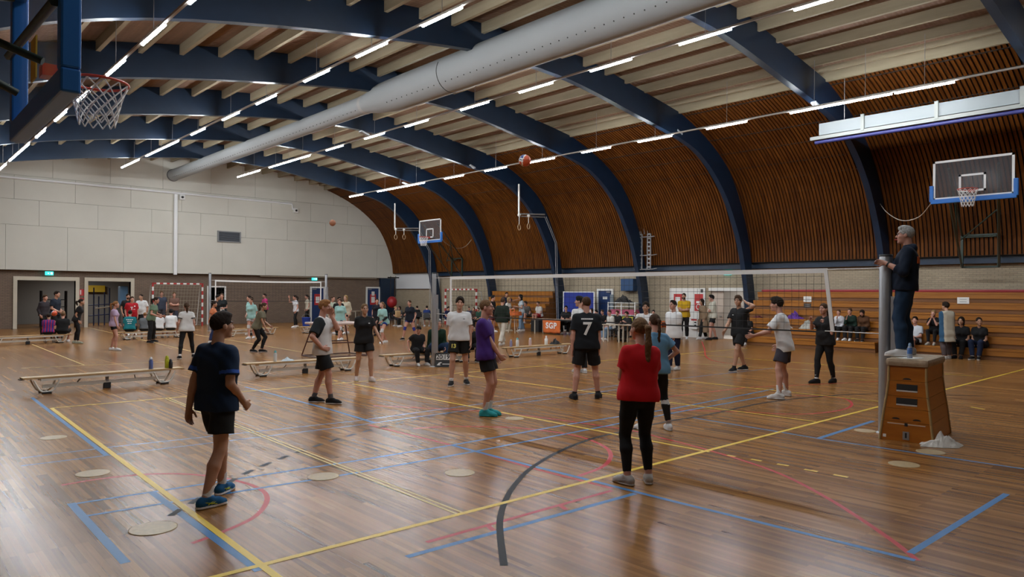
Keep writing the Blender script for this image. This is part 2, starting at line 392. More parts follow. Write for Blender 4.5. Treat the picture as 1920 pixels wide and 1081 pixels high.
# ---- right wall: brick, blue beam
brick_r = brick_mat('beige brick', 'yz0', (.40,.33,.23), (.34,.28,.195), (.25,.21,.16), .22, .07)
DO = [(20.22, 19.15), (13.35, 11.55)]
mb = MB(); ys = [YN, 11.55, 13.35, 19.15, 20.25, YF]
mb.box((XR, YN, 0), (XR+.25, 11.55, 3.3)); mb.box((XR, 13.35, 0), (XR+.25, YF+.3, 3.3)); mb.box((XR, 11.55, 2.25), (XR+.25, 13.35, 3.3))
WR = struct(mb.build('wall_right', brick_r), 'beige brick lower wall behind the bleachers', 'wall')
mb = MB(); mb.box((XR-.25, YN, 3.17), (XR+.3, 34.3, 3.42)); struct(mb.build('trim_1', arch_m), 'long navy blue beam between brick wall and wooden slats', 'beam')
mb = MB(); mb.box((XR-.16, 34.45, 2.32), (XR-.02, YF-.25, 3.42)); struct(mb.build('trim_2', mat('white fascia board', (.62,.64,.66), .6)), 'white fascia board above the brick in the last bay', 'fascia')
mb = MB(); mb.box((XR-.4, YN, 3.42), (XR+.3, YF, 3.47)); struct(mb.build('trim_3', back_m), 'dark ledge under the wooden slats', 'ledge')

# ---- end wall: brown brick below, cream boards above
brick_f = brick_mat('brown brick', 'xz0', (.205,.145,.105), (.17,.12,.09), (.11,.085,.065), .22, .07)
mb = MB()
OPEN_F = [(-5.2, -2.55, 2.55), (-1.95, .2, 2.55), (4.55, 5.5, 2.28)]
x0 = XL
for a, b, h in OPEN_F: mb.box((x0, YF, 0), (a, YF+.3, 3.2)); mb.box((a, YF, h), (b, YF+.3, 3.2)); x0 = b
mb.box((x0, YF, 0), (XR+.3, YF+.3, 3.2))
struct(mb.build('wall_far', brick_f), 'brown brick lower part of the end wall', 'wall')
cream = mat('cream wall board', (.60,.585,.52), .65, var=.03, vscale=.8)
mb = MB(); rows = [(3.08,5.42,0.0),(5.42,6.75,1.3),(6.75,8.0,2.4),(8.0,10.2,.7)]
for z0, z1, sh in rows:
    x = -14.0 - sh
    while x < 18.2:
        w = 2.75; a, b = max(x, XL), min(x+w, 18.2)
        if b-a > .05:
            top = [z1, z1]
            mb.box((a+.006, YF-.3, z0+.006), (b-.006, YF-.16, z1-.006))
        x += w
mb.box((XL, YF-.18, 3.08), (18.2, YF+.3, 10.2), 1)
# boards are cut to the curve of the hall by the slats and ceiling in front of them
struct(mb.build('wall_far_boards', [cream, mat('joint grey', (.30,.29,.26), .8)]), 'cream boarded upper part of the end wall', 'wall')
mb = MB(); mb.box((7.7, YF-.2, 3.0), (16.3, YF-.01, 3.08)); struct(mb.build('trim_4', mat('beige ledge', (.38,.33,.26), .7)), 'beige ledge under the cream boards', 'ledge')
mb = MB(); mb.prism([(16.75,0),(17.75,0),(17.75,3.07),(16.6,3.07)], YF-.24, YF-.02); struct(mb.build('column_1', arch_m), 'navy blue column at the corner of the end wall', 'column')
# store rooms behind the end wall openings
wl = mat('store room wall', (.22,.21,.19), .9)
mb = MB(); mb.box((-7, YF+6.2, 0), (7, YF+6.4, 3.2)); mb.box((-7, YF+.3, 3.0), (7, YF+6.4, 3.2)); mb.box((-7.1, YF+.3, 0), (-7, YF+6.4, 3.2)); mb.box((7, YF+.3, 0), (7.1, YF+6.4, 3.2)); mb.box((3.6, YF+.3, 0), (3.7, YF+6.4, 3.2))
struct(mb.build('wall_store', wl), 'grey walls of the equipment store behind the openings', 'wall')
mb = MB(); mb.box((XR+3.2, 8, 0), (XR+3.4, 17, 3.2)); mb.box((XR+.25, 8, 3.0), (XR+3.4, 17, 3.2)); mb.box((XR+.25, 7.9, 0), (XR+3.4, 8, 3.2)); mb.box((XR+.25, 17, 0), (XR+3.4, 17.1, 3.2)); mb.box((XR+.25, 8, -.05), (XR+3.4, 17, 0))
struct(mb.build('wall_corridor', mat('corridor wall', (.42,.38,.34), .9)), 'pale corridor walls behind the open double door', 'wall')
# walls out of view (they close the hall and bounce light)
mb = MB(); mb.box((XL-.3, YN-.3, 0), (XL, YF+.3, 3.5)); struct(mb.build('wall_left', brick_r), 'beige brick left wall', 'wall')
mb = MB(); mb.box((XL, YN-.3, 0), (XR+.3, YN, 10.4)); struct(mb.build('wall_near', mat('near wall paint', (.5,.48,.43), .8)), 'plain wall closing the near end of the hall', 'wall')
# ================================================================== LIGHT LINES AND CEILING DUCT
LAMP_E = 130.0
lamp_m = mat('lit lamp diffuser', (1,1,1), .5, emit=(.93,.97,1.0), estr=LAMP_E)
rail_m = mat('grey light rail', (.32,.29,.26), .5); wire_m = mat('thin steel wire', (.35,.35,.35), .5, metal=.6)
ROWS = {'L1': (-6.8, 7.25), 'L2': (-1.27, 8.4), 'L3': (4.75, 8.6), 'L4': (10.72, 7.82)}
base = [-8.1,-5.0,-1.9,1.25,4.4,7.52,10.62,13.72,17.3,20.4,23.85,27.05,28.6,30.15,32.95,34.5]
STARTS = {'L2': base, 'L3': base, 'L1': [.955*(b+5.18)-5.18 for b in base],
          'L4': [-8.3,-5.2,-2.1,1.22,2.82,4.35,7.4,10.4,13.3,16.4,19.5,22.7,26.0,27.55,29.1,32.3]}
LAMP0 = None
WORD = {'L1': 'far left', 'L2': 'left of the duct', 'L3': 'right of the duct', 'L4': 'beside the slatted wall'}
ZC = lambda x: lerp_curve(PURLIN_Z, x) if x < 12 else 8.6
for k, (x, z) in ROWS.items():
    rl = MB(); rl.box((x-.03, YN+.2, z+.0388), (x+.03, STARTS[k][-1]+1.55, z+.085)); r0 = rl.build('light_rail', rail_m)
    tag(r0, {'L1': 'thin grey light rail hanging at the far left', 'L2': 'thin grey light rail hanging left of the duct', 'L3': 'thin grey light rail hanging right of the duct', 'L4': 'thin grey light rail hanging beside the slatted wall'}[k], 'rail', 'light rails')
    top = ZC(x)+.05; w0 = MB().tube([(0, 0, 0), (0, 0, top-z-.07)], .008, 5).build('suspension_wire', wire_m, r0, (x, STARTS[k][0]+.75, z+.07))
    for y in STARTS[k][1:]:
        c = w0.copy(); COL.objects.link(c); c.location = (x, y+.75, z+.07)
    for i, y in enumerate(STARTS[k]):
        if y < -3: continue
        root = tag(empty('strip_lamp', (x, y+.77, z)), 'lit white strip lamp on the rail ' + {'L1': 'at the far left', 'L2': 'left of the duct', 'L3': 'right of the duct', 'L4': 'beside the slatted wall'}[k], 'lamp', 'strip lamps on the rail ' + WORD[k])
        if LAMP0 is None:
            LAMP0 = (MB().cbox((0,0,.028), (.06, 1.52, .022), bev=.005).build('housing', rail_m, root),
                     MB().prism([(-.033,.018),(-.031,-.010),(-.016,-.026),(.016,-.026),(.031,-.010),(.033,.018)], -.76, .76, 'y').build('diffuser', lamp_m, root))
        else:
            for q in LAMP0:
                c = q.copy(); COL.objects.link(c); c.parent = root
# fabric air duct
duct_m = mat('pale grey duct fabric', (.31,.325,.33), .8, spec=.2, bump=.15, bscale=5)
hole_m = mat('duct hole', (.05,.05,.05), .9)
dx, dz, rs, rb = 2.35, 8.85, .33, .56
root = empty('air_duct', (dx, 28, dz), 0, 'long pale grey fabric air duct hanging under the roof ridge', 'duct')
mb = MB(); pts = [(0, y-28, 0) for y in (17.6, 22, 26, 30, 34, 39.68)]; mb.tube(pts, rs, 28); o = mb.build('narrow_sleeve', duct_m, root)
mb = MB(); ys = [-11.8, -4, 2, 6, 10, 13, 15, 15.9, 16.5, 17.0, 17.4, 17.7]; rr = [rb]*7 + [rb*.98, rb*.9, rb*.8, rs*1.14, rs*1.03]
mb.tube([(0, y-28, -.04 if y < 16 else 0) for y in ys], rr, 28); mb.build('wide_sleeve', duct_m, root)
mb = MB()
for k in range(7): mb.tube([(.05*k-.15+rb*.8*math.cos(R(-60+16*k)), 17.3-28, rb*.62*math.sin(R(-60+16*k))), (.05*k-.15+rb*.95*math.cos(R(-50+16*k)), 16.3-28, rb*.95*math.sin(R(-50+16*k)))], .02, 6)
mb.build('gathered_fold', duct_m, root)
mb = MB(); mb.lathe([(rs+.012,-.11),(rs+.012,.11)], (0,0,0), 28); o = mb.build('joint_band', mat('grey joint band', (.36,.34,.33), .7), root); o.location = (0, 17.75-28, 0); o.rotation_euler = (R(90), 0, 0)
mb = MB(); mb.lathe([(rs+.03,-.05),(rs+.03,.05)], (0,0,0), 28); o = mb.build('end_ring', mat('dark ring', (.12,.12,.12), .6), root); o.location = (0, 39.62-28, 0); o.rotation_euler = (R(90), 0, 0)
mb = MB()
for side in (-1, 1):
    y = -2.0
    while y < 39:
        r = rb if y < 15.9 else (rs if y > 17.9 else 0)
        if r: a = R(-90+side*50); mb.sphere(((r+.004)*math.cos(a), y-28, (r+.004)*math.sin(a)-(.04 if y < 16 else 0)), .018, 6, 4)
        y += .3
mb.build('air_hole', hole_m, root)['kind'] = 'stuff'
mb = MB(); mb.tube([(rb*math.cos(a)*1.004, 12.7-28, rb*math.sin(a)*1.004-.04) for a in [R(t) for t in range(150, 300, 10)]], .012, 6); mb.build('seam', hole_m, root)
# ================================================================== DOORS, SIGNS, WALL FITTINGS
white_m = mat('white painted metal', (.72,.72,.70), .4); blue_door = mat('blue door paint', (.012,.035,.12), .45); cream_frame = mat('cream door frame', (.55,.50,.40), .5)
steel = mat('brushed aluminium', (.42,.43,.45), .38, metal=.85); black_m = mat('matt black', (.012,.012,.013), .6); red_m = mat('signal red', (.45,.03,.03), .5)
paper_m = mat('white paper', (.75,.75,.73), .8); teal_sign = mat('lit green exit sign', (.02,.35,.33), .5, emit=(.05,.75,.72), estr=.9); white_sign = mat('lit white sign mark', (.9,.95,.95), .5, emit=(.9,1,1), estr=1.1)
orange_m = mat('orange cloth', (.60,.14,.03), .8, var=.12, vscale=5); grey_m = mat('grey plastic', (.25,.26,.27), .6); dark_green = mat('dark green steel', (.012,.03,.022), .5)

def wall_door(n, wall, a, b, h, leaf, label, sign=None):
    """blue door leaf in a white frame; wall 'f' (end wall, a..b along x) or 'r' (right wall, a..b along y)"""
    def bx(mb, u0, u1, d0, d1, z0, z1, mi=0):
        if wall == 'f': mb.box((u0, YF-d1, z0), (u1, YF-d0, z1), mi)
        else: mb.box((XR-d1, u0, z0), (XR-d0, u1, z1), mi)
    mb = MB(); bx(mb, a, b, .01, .06, 0, h); root = struct(mb.build('door_%d' % n, leaf), label, 'door')
    for u0, u1, z0, z1 in ((a-.1, a, 0, h+.1), (b, b+.1, 0, h+.1), (a, b, h, h+.1)):
        mb = MB(); bx(mb, u0, u1, .01, .1, z0, z1); mb.build('door_frame', white_m, root)
    mb = MB(); u = (b-.1) if wall == 'f' else a+.1; bx(mb, u-.06, u+.06, .06, .1, 1.0, 1.04); mb.build('door_handle', steel, root)
    mb = MB(); bx(mb, a+.06, a+.32 if wall == 'f' else a+.06+.26, .06, .12, h-.1, h-.04); mb.build('door_closer', grey_m, root)
    if sign:
        mb = MB(); c = (a+b)/2; bx(mb, c-.24, c+.24, .06, .075, 1.15, 1.9); mb.build('notice', red_m, root)
        mb = MB(); bx(mb, c-.14, c+.14, .075, .08, 1.3, 1.72); mb.build('notice_sheet', paper_m, root)
        if sign > 1:
            mb = MB(); bx(mb, c-.12, c+.12, .075, .08, 1.8, 2.1); mb.build('notice_slip', paper_m, root)
    return root
wall_door(1, 'f', 11.33, 12.2, 2.3, blue_door, 'blue door in a white frame behind the far net post', 1)
wall_door(2, 'f', 15.62, 16.55, 2.33, blue_door, 'blue door in a white frame beside the corner column', 2)
d = wall_door(3, 'r', 19.25, 20.15, 2.2, blue_door, 'blue door in a white frame between blue board and rack')
MB().box((XR-.075, 19.55, 1.75), (XR-.06, 19.85, 1.88)).build('door_plate', paper_m, d)
# white double panel with red notices, open door beside it
mb = MB(); mb.box((XR-.07, 13.62, 0), (XR-.01, 15.6, 2.33)); d4 = struct(mb.build('door_4', white_m), 'white door panel with red notices on the right wall', 'door')
MB().box((XR-.078, 14.02, .02), (XR-.07, 14.03, 2.3)).build('door_gap', black_m, d4)
def notice(name, y0, y1, z0, z1, inner, lab):
    o = MB().box((XR-.085, y0, z0), (XR-.072, y1, z1)).build(name, red_m); tag(o, lab, 'notice')
    MB().box((XR-.09, inner[0], inner[2]), (XR-.084, inner[1], inner[3])).build('notice_sheet', paper_m, o); return o
notice('wall_notice', 14.88, 15.35, 1.15, 2.05, (14.98, 15.25, 1.2, 1.9), 'red framed notice on the white panel behind the yellow shirt')
aed = notice('wall_notice', 13.72, 14.18, 1.25, 2.05, (13.82, 14.08, 1.62, 1.72), 'solid red safety notice at the edge of the white panel')
mb = MB(); mb.tube([(XR-.092, 13.95+.12*math.cos(t), 1.45+.12*math.sin(t)) for t in [k*math.pi/8 for k in range(16)]], .02, 6, closed=True); mb.build('ring_symbol', paper_m, aed)
o = MB().cbox((XR-.14, 14.12, .62), (.12, .34, .46), bev=.015).build('alarm_box', white_m); tag(o, 'small white box low on the white panel', 'box')
MB().box((XR-.21, 13.97, .8), (XR-.2, 14.27, .88)).build('red_strip', red_m, o)
for z in (.55, .68): MB().box((XR-.21, 14.0, z), (XR-.2, 14.1, z+.07)).build('dark_mark', black_m, o)
MB().box((XR-.09, 13.72, 2.12), (XR-.075, 13.85, 2.28)).build('code_plate', mat('dark plate', (.06,.06,.06), .5), d4)
struct(MB().box((XR-.12, 11.5, 2.2), (XR-.02, 13.4, 2.34)).build('trim_5', white_m), 'white lintel over the open door', 'lintel')
d5 = MB().box((XR+.05, 12.72, 0), (XR+.1, 13.34, 2.19)).build('door_5', mat('pale beige door leaf', (.52,.43,.36), .5)); struct(d5, 'pale beige door leaf standing open in the right wall', 'door')
MB().box((XR+.0, 12.8, 1.0), (XR+.05, 12.9, 1.05)).build('door_handle', steel, d5)
# blue wall box
o = MB().cbox((XR-.2, 18.0, 2.5), (.36, .8, .62), bev=.02).build('wall_speaker', mat('blue wall box', (.014,.06,.16), .5)); tag(o, 'blue metal box high on the brick wall beside an arch', 'box')
# exit signs
def exit_sign(c, wall, label):
    root = empty('exit_sign', c, 0 if wall == 'f' else R(90), label, 'sign')
    MB().cbox((0,0,0), (.38, .07, .2), bev=.01).build('sign_box', teal_sign, root)
    s = -1 if wall == 'f' else 1
    MB().box((.06, s*.036, -.05), (.14, s*.041, .05)).build('door_symbol', white_sign, root)
    MB().prism([(-.02,-.03),(-.02,.03),(-.09,0)], s*.036, s*.041, 'y').build('arrow', white_sign, root)
    return root
exit_sign((on_y(592,524,39.7).x, YF-.12, 2.92), 'f', 'lit green exit sign above the blue door beside the far net post')
exit_sign((on_y(93,511,39.7).x, YF-.2, 2.93), 'f', 'lit green exit sign over the store room opening')
p = on_x(1364,511,XR-.1); exit_sign((XR-.1, p.y, 3.02), 'r', 'lit green exit sign above the open door')
# store openings: cream frames
def opening(n, a, b, h, lab):
    root = struct(MB().box((a-.18, YF-.06, 0), (a, YF+.3, h+.2)).build('trim_%d' % n, cream_frame), lab, 'door frame')
    MB().box((b, YF-.06, 0), (b+.18, YF+.3, h+.2)).build('frame_jamb', cream_frame, root); MB().box((a, YF-.06, h), (b, YF+.3, h+.2)).build('frame_head', cream_frame, root)
opening(6, -5.2, -2.55, 2.55, 'cream frame of the store opening at the far left'); opening(7, -1.95, .2, 2.55, 'cream frame of the store opening beside the goal'); 
d6 = struct(MB().box((4.45, YF-.05, 0), (4.55, YF+.3, 2.36)).build('trim_8', white_m), 'white frame of the narrow doorway behind the far net', 'door frame'); MB().box((5.5, YF-.05, 0), (5.6, YF+.3, 2.36)).build('frame_jamb', white_m, d6); MB().box((4.55, YF-.05, 2.28), (5.5, YF+.3, 2.36)).build('frame_head', white_m, d6)
o = MB().box((-2.48, YF-.02, 1.75), (-2.12, YF-.005, 2.1)).build('wall_notice', red_m); tag(o, 'red hose sign on the pillar between the store openings', 'notice')
MB().box((-2.33, YF-.03, 1.8), (-2.28, YF-.02, 2.05)).build('hose_symbol', paper_m, o)
o = MB().box((-2.48, YF-.02, 1.3), (-2.12, YF-.005, 1.62)).build('wall_notice', red_m); tag(o, 'lower red and white safety sign between the store openings', 'notice')
MB().box((-2.4, YF-.03, 1.36), (-2.2, YF-.02, 1.56)).build('cross_symbol', paper_m, o)
# vent, pipe, conduit, sensors on the cream boards
root = empty('wall_vent', (5.66, YF-.33, 5.42), 0, 'grey louvred vent on the cream end wall', 'vent')
MB().box((-.68,-.02,-.3),(.68,.04,.3)).build('backing', mat('vent dark', (.03,.035,.045), .6), root)
for (a, b, c_, d_) in ((-.72,-.3,-.64,.3),(.64,-.3,.72,.3),(-.72,.28,.72,.34),(-.72,-.34,.72,-.28)): MB().box((a,-.05,b),(c_,.03,d_)).build('frame', grey_m, root)
for k in range(7): MB().cbox((0,-.03,-.24+.08*k), (1.28,.05,.012), rx=R(35)).build('louvre', mat('vent slat', (.16,.18,.21), .5), root)
o = MB().box((2.4, YF-.44, 3.0), (2.58, YF-.31, 7.75)).build('wall_pipe', mat('white pipe', (.78,.79,.80), .45)); tag(o, 'white square downpipe on the cream end wall', 'pipe')
mb = MB(); mb.tube([(-9, YF-.36, 7.82), (9.75, YF-.36, 7.82), (9.8, YF-.36, 7.45)], .06, 10); o = mb.build('cable_conduit', MATS['white pipe']); tag(o, 'thin white conduit running across the cream end wall', 'conduit')
for x, z, lab in ((2.85, 7.6, 'small white sensor box beside the downpipe'), (10.0, 7.4, 'small white sensor box at the end of the conduit')):
    root = empty('sensor_box', (x, YF-.375, z), 0, lab, 'sensor'); MB().cbox((0,0,0), (.3,.16,.3), bev=.02).build('case', white_m, root); MB().lathe([(.07,0),(.07,.04),(.04,.05)], (0,0,0), 12).build('lens', black_m, root, (0,-.08,0)).rotation_euler = (R(90),0,0)
# floodlight boxes under the arches
for k, (px, py, Y) in enumerate(((1272,248,11.1),(1529,196,5.4),(683,250,16.8),(885,312,22.5),(760,344,28.3),(1000,0,0))):
    if not Y: continue
    p = on_y(px, py, Y); o = MB().cbox((0,0,0), (.34,.18,.06), bev=.01).build('arch_lamp', mat('small grey fitting', (.45,.5,.55), .4), None, (p.x, Y, p.z)); o.rotation_euler = (0, R(18), 0)
    tag(o, 'small grey emergency fitting under a roof arch', 'fitting', 'emergency fittings under the arches')

# ---- basketball backboards
glass_m = mat('clear backboard glass', (.12,.12,.13), .12, alpha=.3, spec=.15); pad_blue = mat('bright blue padding', (.02,.16,.55), .5); rim_m = mat('red hoop steel', (.5,.05,.03), .4); cord_m = mat('white net cord', (.75,.75,.74), .8); wline = mat('white board line', (.72,.72,.72), .5)
def hoop_net(root, c, r=.225, depth=.42, n=12):
    mb = MB(); mb.tube([(c[0]+r*math.cos(t), c[1]+r*math.sin(t), c[2]) for t in [2*math.pi*k/32 for k in range(32)]], .011, 8, closed=True); rim = mb.build('hoop', rim_m, root)
    mb = MB(); L = 6
    def pt(k, j):
        q = j/L; rr = r*(1-.42*q**.7); a = 2*math.pi*(k+.5*(j % 2))/n; return (c[0]+rr*math.cos(a), c[1]+rr*math.sin(a), c[2]-.01-depth*q)
    for k in range(n):
        for s_ in (0, 1):
            pts = []; kk = k
            for j in range(L+1):
                pts.append(pt(kk, j))
                if j < L: kk = kk + ((0 if j % 2 == 0 else 1) if s_ else (-1 if j % 2 == 0 else 0))
            mb.tube(pts, .0055, 5, cap=False)
    mb.build('hoop_net', cord_m, root)
    return rim
def board(root, sx, w=1.8, h=1.05, face=None, pad=True):
    """board in the local y-z plane, bottom edge at z=0, front towards sx"""
    MB().box((-.012, -w/2, 0), (.012, w/2, h)).build('glass_board', glass_m, root)
    t = .055
    for lo, hi in (((-.016,-w/2,0),(.016,-w/2+t,h)),((-.016,w/2-t,0),(.016,w/2,h)),((-.016,-w/2,h-t),(.016,w/2,h)),((-.016,-w/2,0),(.016,w/2,t))): MB().box(lo, hi).build('board_edge', wline, root)
    for lo, hi in (((-.3,.15,),(-.25,.6)),((.25,.15),(.3,.6)),((-.3,.55),(.3,.6)),((-.3,.15),(.3,.2))): MB().box((sx*.013-.006, lo[0], lo[1]), (sx*.013+.006, hi[0], hi[1])).build('target_line', wline, root)
    if pad:
        MB().cbox((0, 0, -.04), (.09, w+.1, .12), bev=.02).build('edge_padding', pad_blue, root)
        for s in (-1, 1): MB().cbox((0, s*(w/2+.03), .17), (.09, .1, .42), bev=.02).build('edge_padding', pad_blue, root)
    MB().cbox((sx*.08, 0, .155), (.14,.12,.07)).build('hoop_bracket', rim_m, root)
    hoop_net(root, (sx*.375, 0, .17))
# right wall board
p0_, p1_ = on_x(1747, 376, 9.6), on_x(1747, 304, 9.6)
rb_ = empty('basketball_backboard', (9.6, p0_.y-.93, p0_.z), 0, 'clear basketball backboard with blue padding on green truss near the umpire', 'backboard'); board(rb_, -1, h=p1_.z-p0_.z)
def truss(root, fc, fr=(.55, 1.1)):
    """dark green arms from the board back to a wall frame centred at fc (local)"""
    fx, fy, fz = fc
    for s in (-1, 1):
        yw = fy+s*fr[0]
        MB().tube([(.05, s*.55, .8), (fx, yw, fz+fr[1]*.5)], .035, 6).build('support_arm', dark_green, root)
        MB().tube([(.05, s*.55, .1), (fx, yw, fz-fr[1]*.5)], .035, 6).build('support_arm', dark_green, root)
        MB().tube([(fx*.45, s*.55+(yw-s*.55)*.45, .8+(fz+fr[1]*.5-.8)*.45), (fx*.6, s*.55+(yw-s*.55)*.6, .1+(fz-fr[1]*.5-.1)*.6)], .022, 6).build('brace', dark_green, root)
        MB().box((fx-.05, yw-.04, fz-fr[1]*.5), (fx+.03, yw+.04, fz+fr[1]*.5)).build('wall_post', dark_green, root)
    for z in (-.5, .5): MB().box((fx-.05, fy-fr[0], fz+fr[1]*z-.03), (fx+.03, fy+fr[0], fz+fr[1]*z+.03)).build('cross_bar', dark_green, root)
    MB().tube([(fx*.5, fy*.5-.5, .45+(fz-.45)*.3), (fx*.75, fy*.75+.5, .45+(fz-.45)*.8)], .022, 6).build('brace', dark_green, root)
    MB().tube([(fx*.75, fy*.75-.5, .45+(fz-.45)*.75), (fx*.75, fy*.75+.5, .45+(fz-.45)*.75)], .025, 6).build('cross_bar', dark_green, root)
truss(rb_, (17.35-9.6, on_x(1838,470,17.35).y-rb_.location.y, on_x(1838,470,17.35).z-rb_.location.z), (.55, 1.1))
# middle board
p0_, p1_ = on_x(785.5, 456, 9.3), on_x(785.5, 417, 9.3)
mbd = empty('basketball_backboard', (9.3, p0_.y-.93, p0_.z+.08), 0, 'clear basketball backboard with blue padding in front of the far arches', 'backboard'); board(mbd, -1, h=p1_.z-p0_.z)
truss(mbd, (17.3-9.3, on_x(857,501,17.3).y-mbd.location.y, on_x(857,501,17.3).z-mbd.location.z), (.55, 1.15))
# near left board seen from behind
lb_ = empty('basketball_backboard', (-10.18, 1.33, 3.40), 0, 'large backboard with blue frame cropped at the upper left', 'backboard')
MB().box((-.01,-1.05,.0),(.01,1.05,1.15)).build('glass_board', mat('clear near glass', (.5,.5,.5), .05, alpha=.12), lb_)
for lo, hi in (((-.06,-1.09,-.1),(.06,1.09,.06)),((-.06,-1.09,.06),(.06,-.97,1.2)),((-.06,.97,.06),(.06,1.09,1.2)),((-.04,-1.02,1.1),(.04,1.02,1.2))): MB().cbox([(a+b)/2 for a, b in zip(lo, hi)], [b-a for a, b in zip(lo, hi)], bev=.015).build('edge_padding', mat('blue board frame', (.014,.15,.50), .4), lb_)
for y in (-.75, .0, .6): MB().tube([(-.1, y, 1.0), (-1.4, y*.8, .75), (-4.13, y*.8, .2)], .035, 6).build('support_arm', dark_green, lb_)
for y in (-.6, .5): MB().tube([(-.08, y, .2), (-1.2, y*.4+.2, .7)], .03, 6).build('brace', dark_green, lb_)
MB().tube([(-.08, -1.0, .5), (-.08, 1.0, .62)], .035, 6).build('cross_bar', dark_green, lb_)
MB().box((-.1, -.45, .12), (-.09, -.25, .42)).build('yellow_label', mat('yellow label', (.65,.42,.04), .5), lb_)
MB().cbox((.1, 0, .29), (.2,.14,.09)).build('hoop_bracket', rim_m, lb_); hoop_net(lb_, (.385, 0, .27), .222, .33)
# rope swags from boards
def rope(pts, r, lab, m=None):
    o = MB().tube(smooth_line(pts, 6), r, 6).build('rope', m or mat('pale rope', (.42,.38,.32), .8)); tag(o, lab, 'rope')
a = on_x(1647, 376, 13); b = on_x(1745, 382, 9.6); rope([(17.1, on_x(1645,373,17.1).y, on_x(1645,373,17.1).z), on_x(1662,397,15.5), on_x(1690,413,13.5), on_x(1722,407,11.3), b], .012, 'sagging rope from the umpire side backboard to an arch')
rope([on_x(823,437,9.4), on_x(835,455,12.2), on_x(855,465,14.8), on_x(872,462,16.2), on_x(884,449,16.9)], .015, 'sagging rope from the far backboard to an arch')
# rings units
ring_wood = mat('pale wooden ring', (.50,.36,.22), .5)
def rings(px, pyt, pym, pxe, pye, pr, Y, lab, foot, knee):
    t, m_, e = on_y(px, pyt, Y), on_y(px, pym, Y), on_y(pxe, pye, Y+.1)
    root = empty('gymnastic_rings', m_, 0, lab, 'rings')
    L = lambda v: Vector(v)-m_
    MB().tube([L(t), (0,0,0)], .05, 8).build('hanger_pole', white_m, root); MB().tube([(0,0,0), L(e)], .045, 8).build('cross_bar', mat('grey bar', (.3,.3,.3), .5), root)
    MB().tube([(0,0,-.12), L(e)-Vector((0,0,.14))], .03, 6).build('tie_bar', MATS['grey bar'], root)
    for q in pr:
        c = on_y(q[0], q[1], Y-.05); top = Vector((c.x, c.y, m_.z-.05))
        MB().sphere(L(top), .09, 10, 8).build('pulley', white_m, root)
        MB().tube([L(top), L(c)+Vector((0,0,.15))], .018, 6).build('strap', cord_m, root)
        MB().tube([L(c)+Vector((.13*math.cos(a), .04*math.cos(a), .15*math.sin(a))) for a in [2*math.pi*k/20 for k in range(20)]], .02, 8, closed=True).build('ring', ring_wood, root)
    k_ = on_y(*knee, Y); f = on_y(*foot, Y)
    for d in (0, .12): MB().tube([L(e)+Vector((d,0,-.1)), L(k_)+Vector((d,0,0)), L(f)+Vector((d,0,0))], .012, 5).build('hoist_cable', mat('pale cable', (.5,.52,.55), .5), root)
rings(740.5, 381, 428, 784, 428, ((742,444),(757.5,444)), 34.0, 'grey gymnastic rings hoisted at the far arch beside the backboard', (806,600), (804,470))
rings(973, 345, 401, 1021, 402, ((973.5,426),(991,424)), 22.35, 'grey gymnastic rings hoisted at the arch above the mid court', (1044,598), (1041,455))
# caged ladder shelf on an arch
p = on_x(1207, 475, 17.2); root = empty('climbing_frame', p, 0, 'two grey rope ladders folded on brackets at an arch', 'ladder')
for dy in (.2, -.32):
    for e in (-.09, .09): MB().box((-.03, dy+e-.02, -.75), (.03, dy+e+.02, .95)).build('ladder_rail', mat('ladder grey', (.30,.30,.31), .5), root)
    for k in range(9): MB().box((-.02, dy-.08, -.7+.2*k), (.02, dy+.08, -.63+.2*k)).build('rung', MATS['ladder grey'], root)
for z in (-.78, -.1, .8): MB().tube([(.25, .55, z), (-.08, .5, z), (-.08, -.55, z), (.25, -.6, z+.05)], .025, 6).build('bracket', MATS['ladder grey'], root)
for k in range(3): MB().tube([(-.02, .4-.2*k+.25*math.cos(t), .95+.4*math.sin(t)) for t in [math.pi*q/8 for q in range(9)]], .015, 5).build('rope_loop', MATS['ladder grey'], root)
# folded divider beam at upper right
X_ = 12.2; a = on_x(1537, 253, X_); aa = on_x(1525, 268, X_)
root = empty('divider_beam', (X_, a.y, a.z), 0, 'long white beam with a blue tube hanging at the upper right', 'beam')
MB().box((-.06, -22, -.02), (.02, 0, .36)).build('beam_panel', mat('white beam panel', (.20,.22,.23), .6, spec=.2), root)
MB().box((-.1, -22, -.16), (.1, .28, -.05)).build('guide_rail', mat('pale rail', (.20,.21,.20), .6), root)
MB().tube([(0, .15, -.24), (0, -22, -.24)], .06, 10).build('blue_tube', mat('violet blue tube', (.022,.024,.12), .5), root)
for k in range(9): MB().box((-.12, -1.4-2.1*k-.05, -.1), (-.05, -1.4-2.1*k+.05, .42)).build('bracket', MATS['pale rail'], root)
for y in (-.8, -6, -12): MB().tube([(0, y, .36), (0, y, 2.4)], .01, 5).build('suspension_wire', wire_m, root)

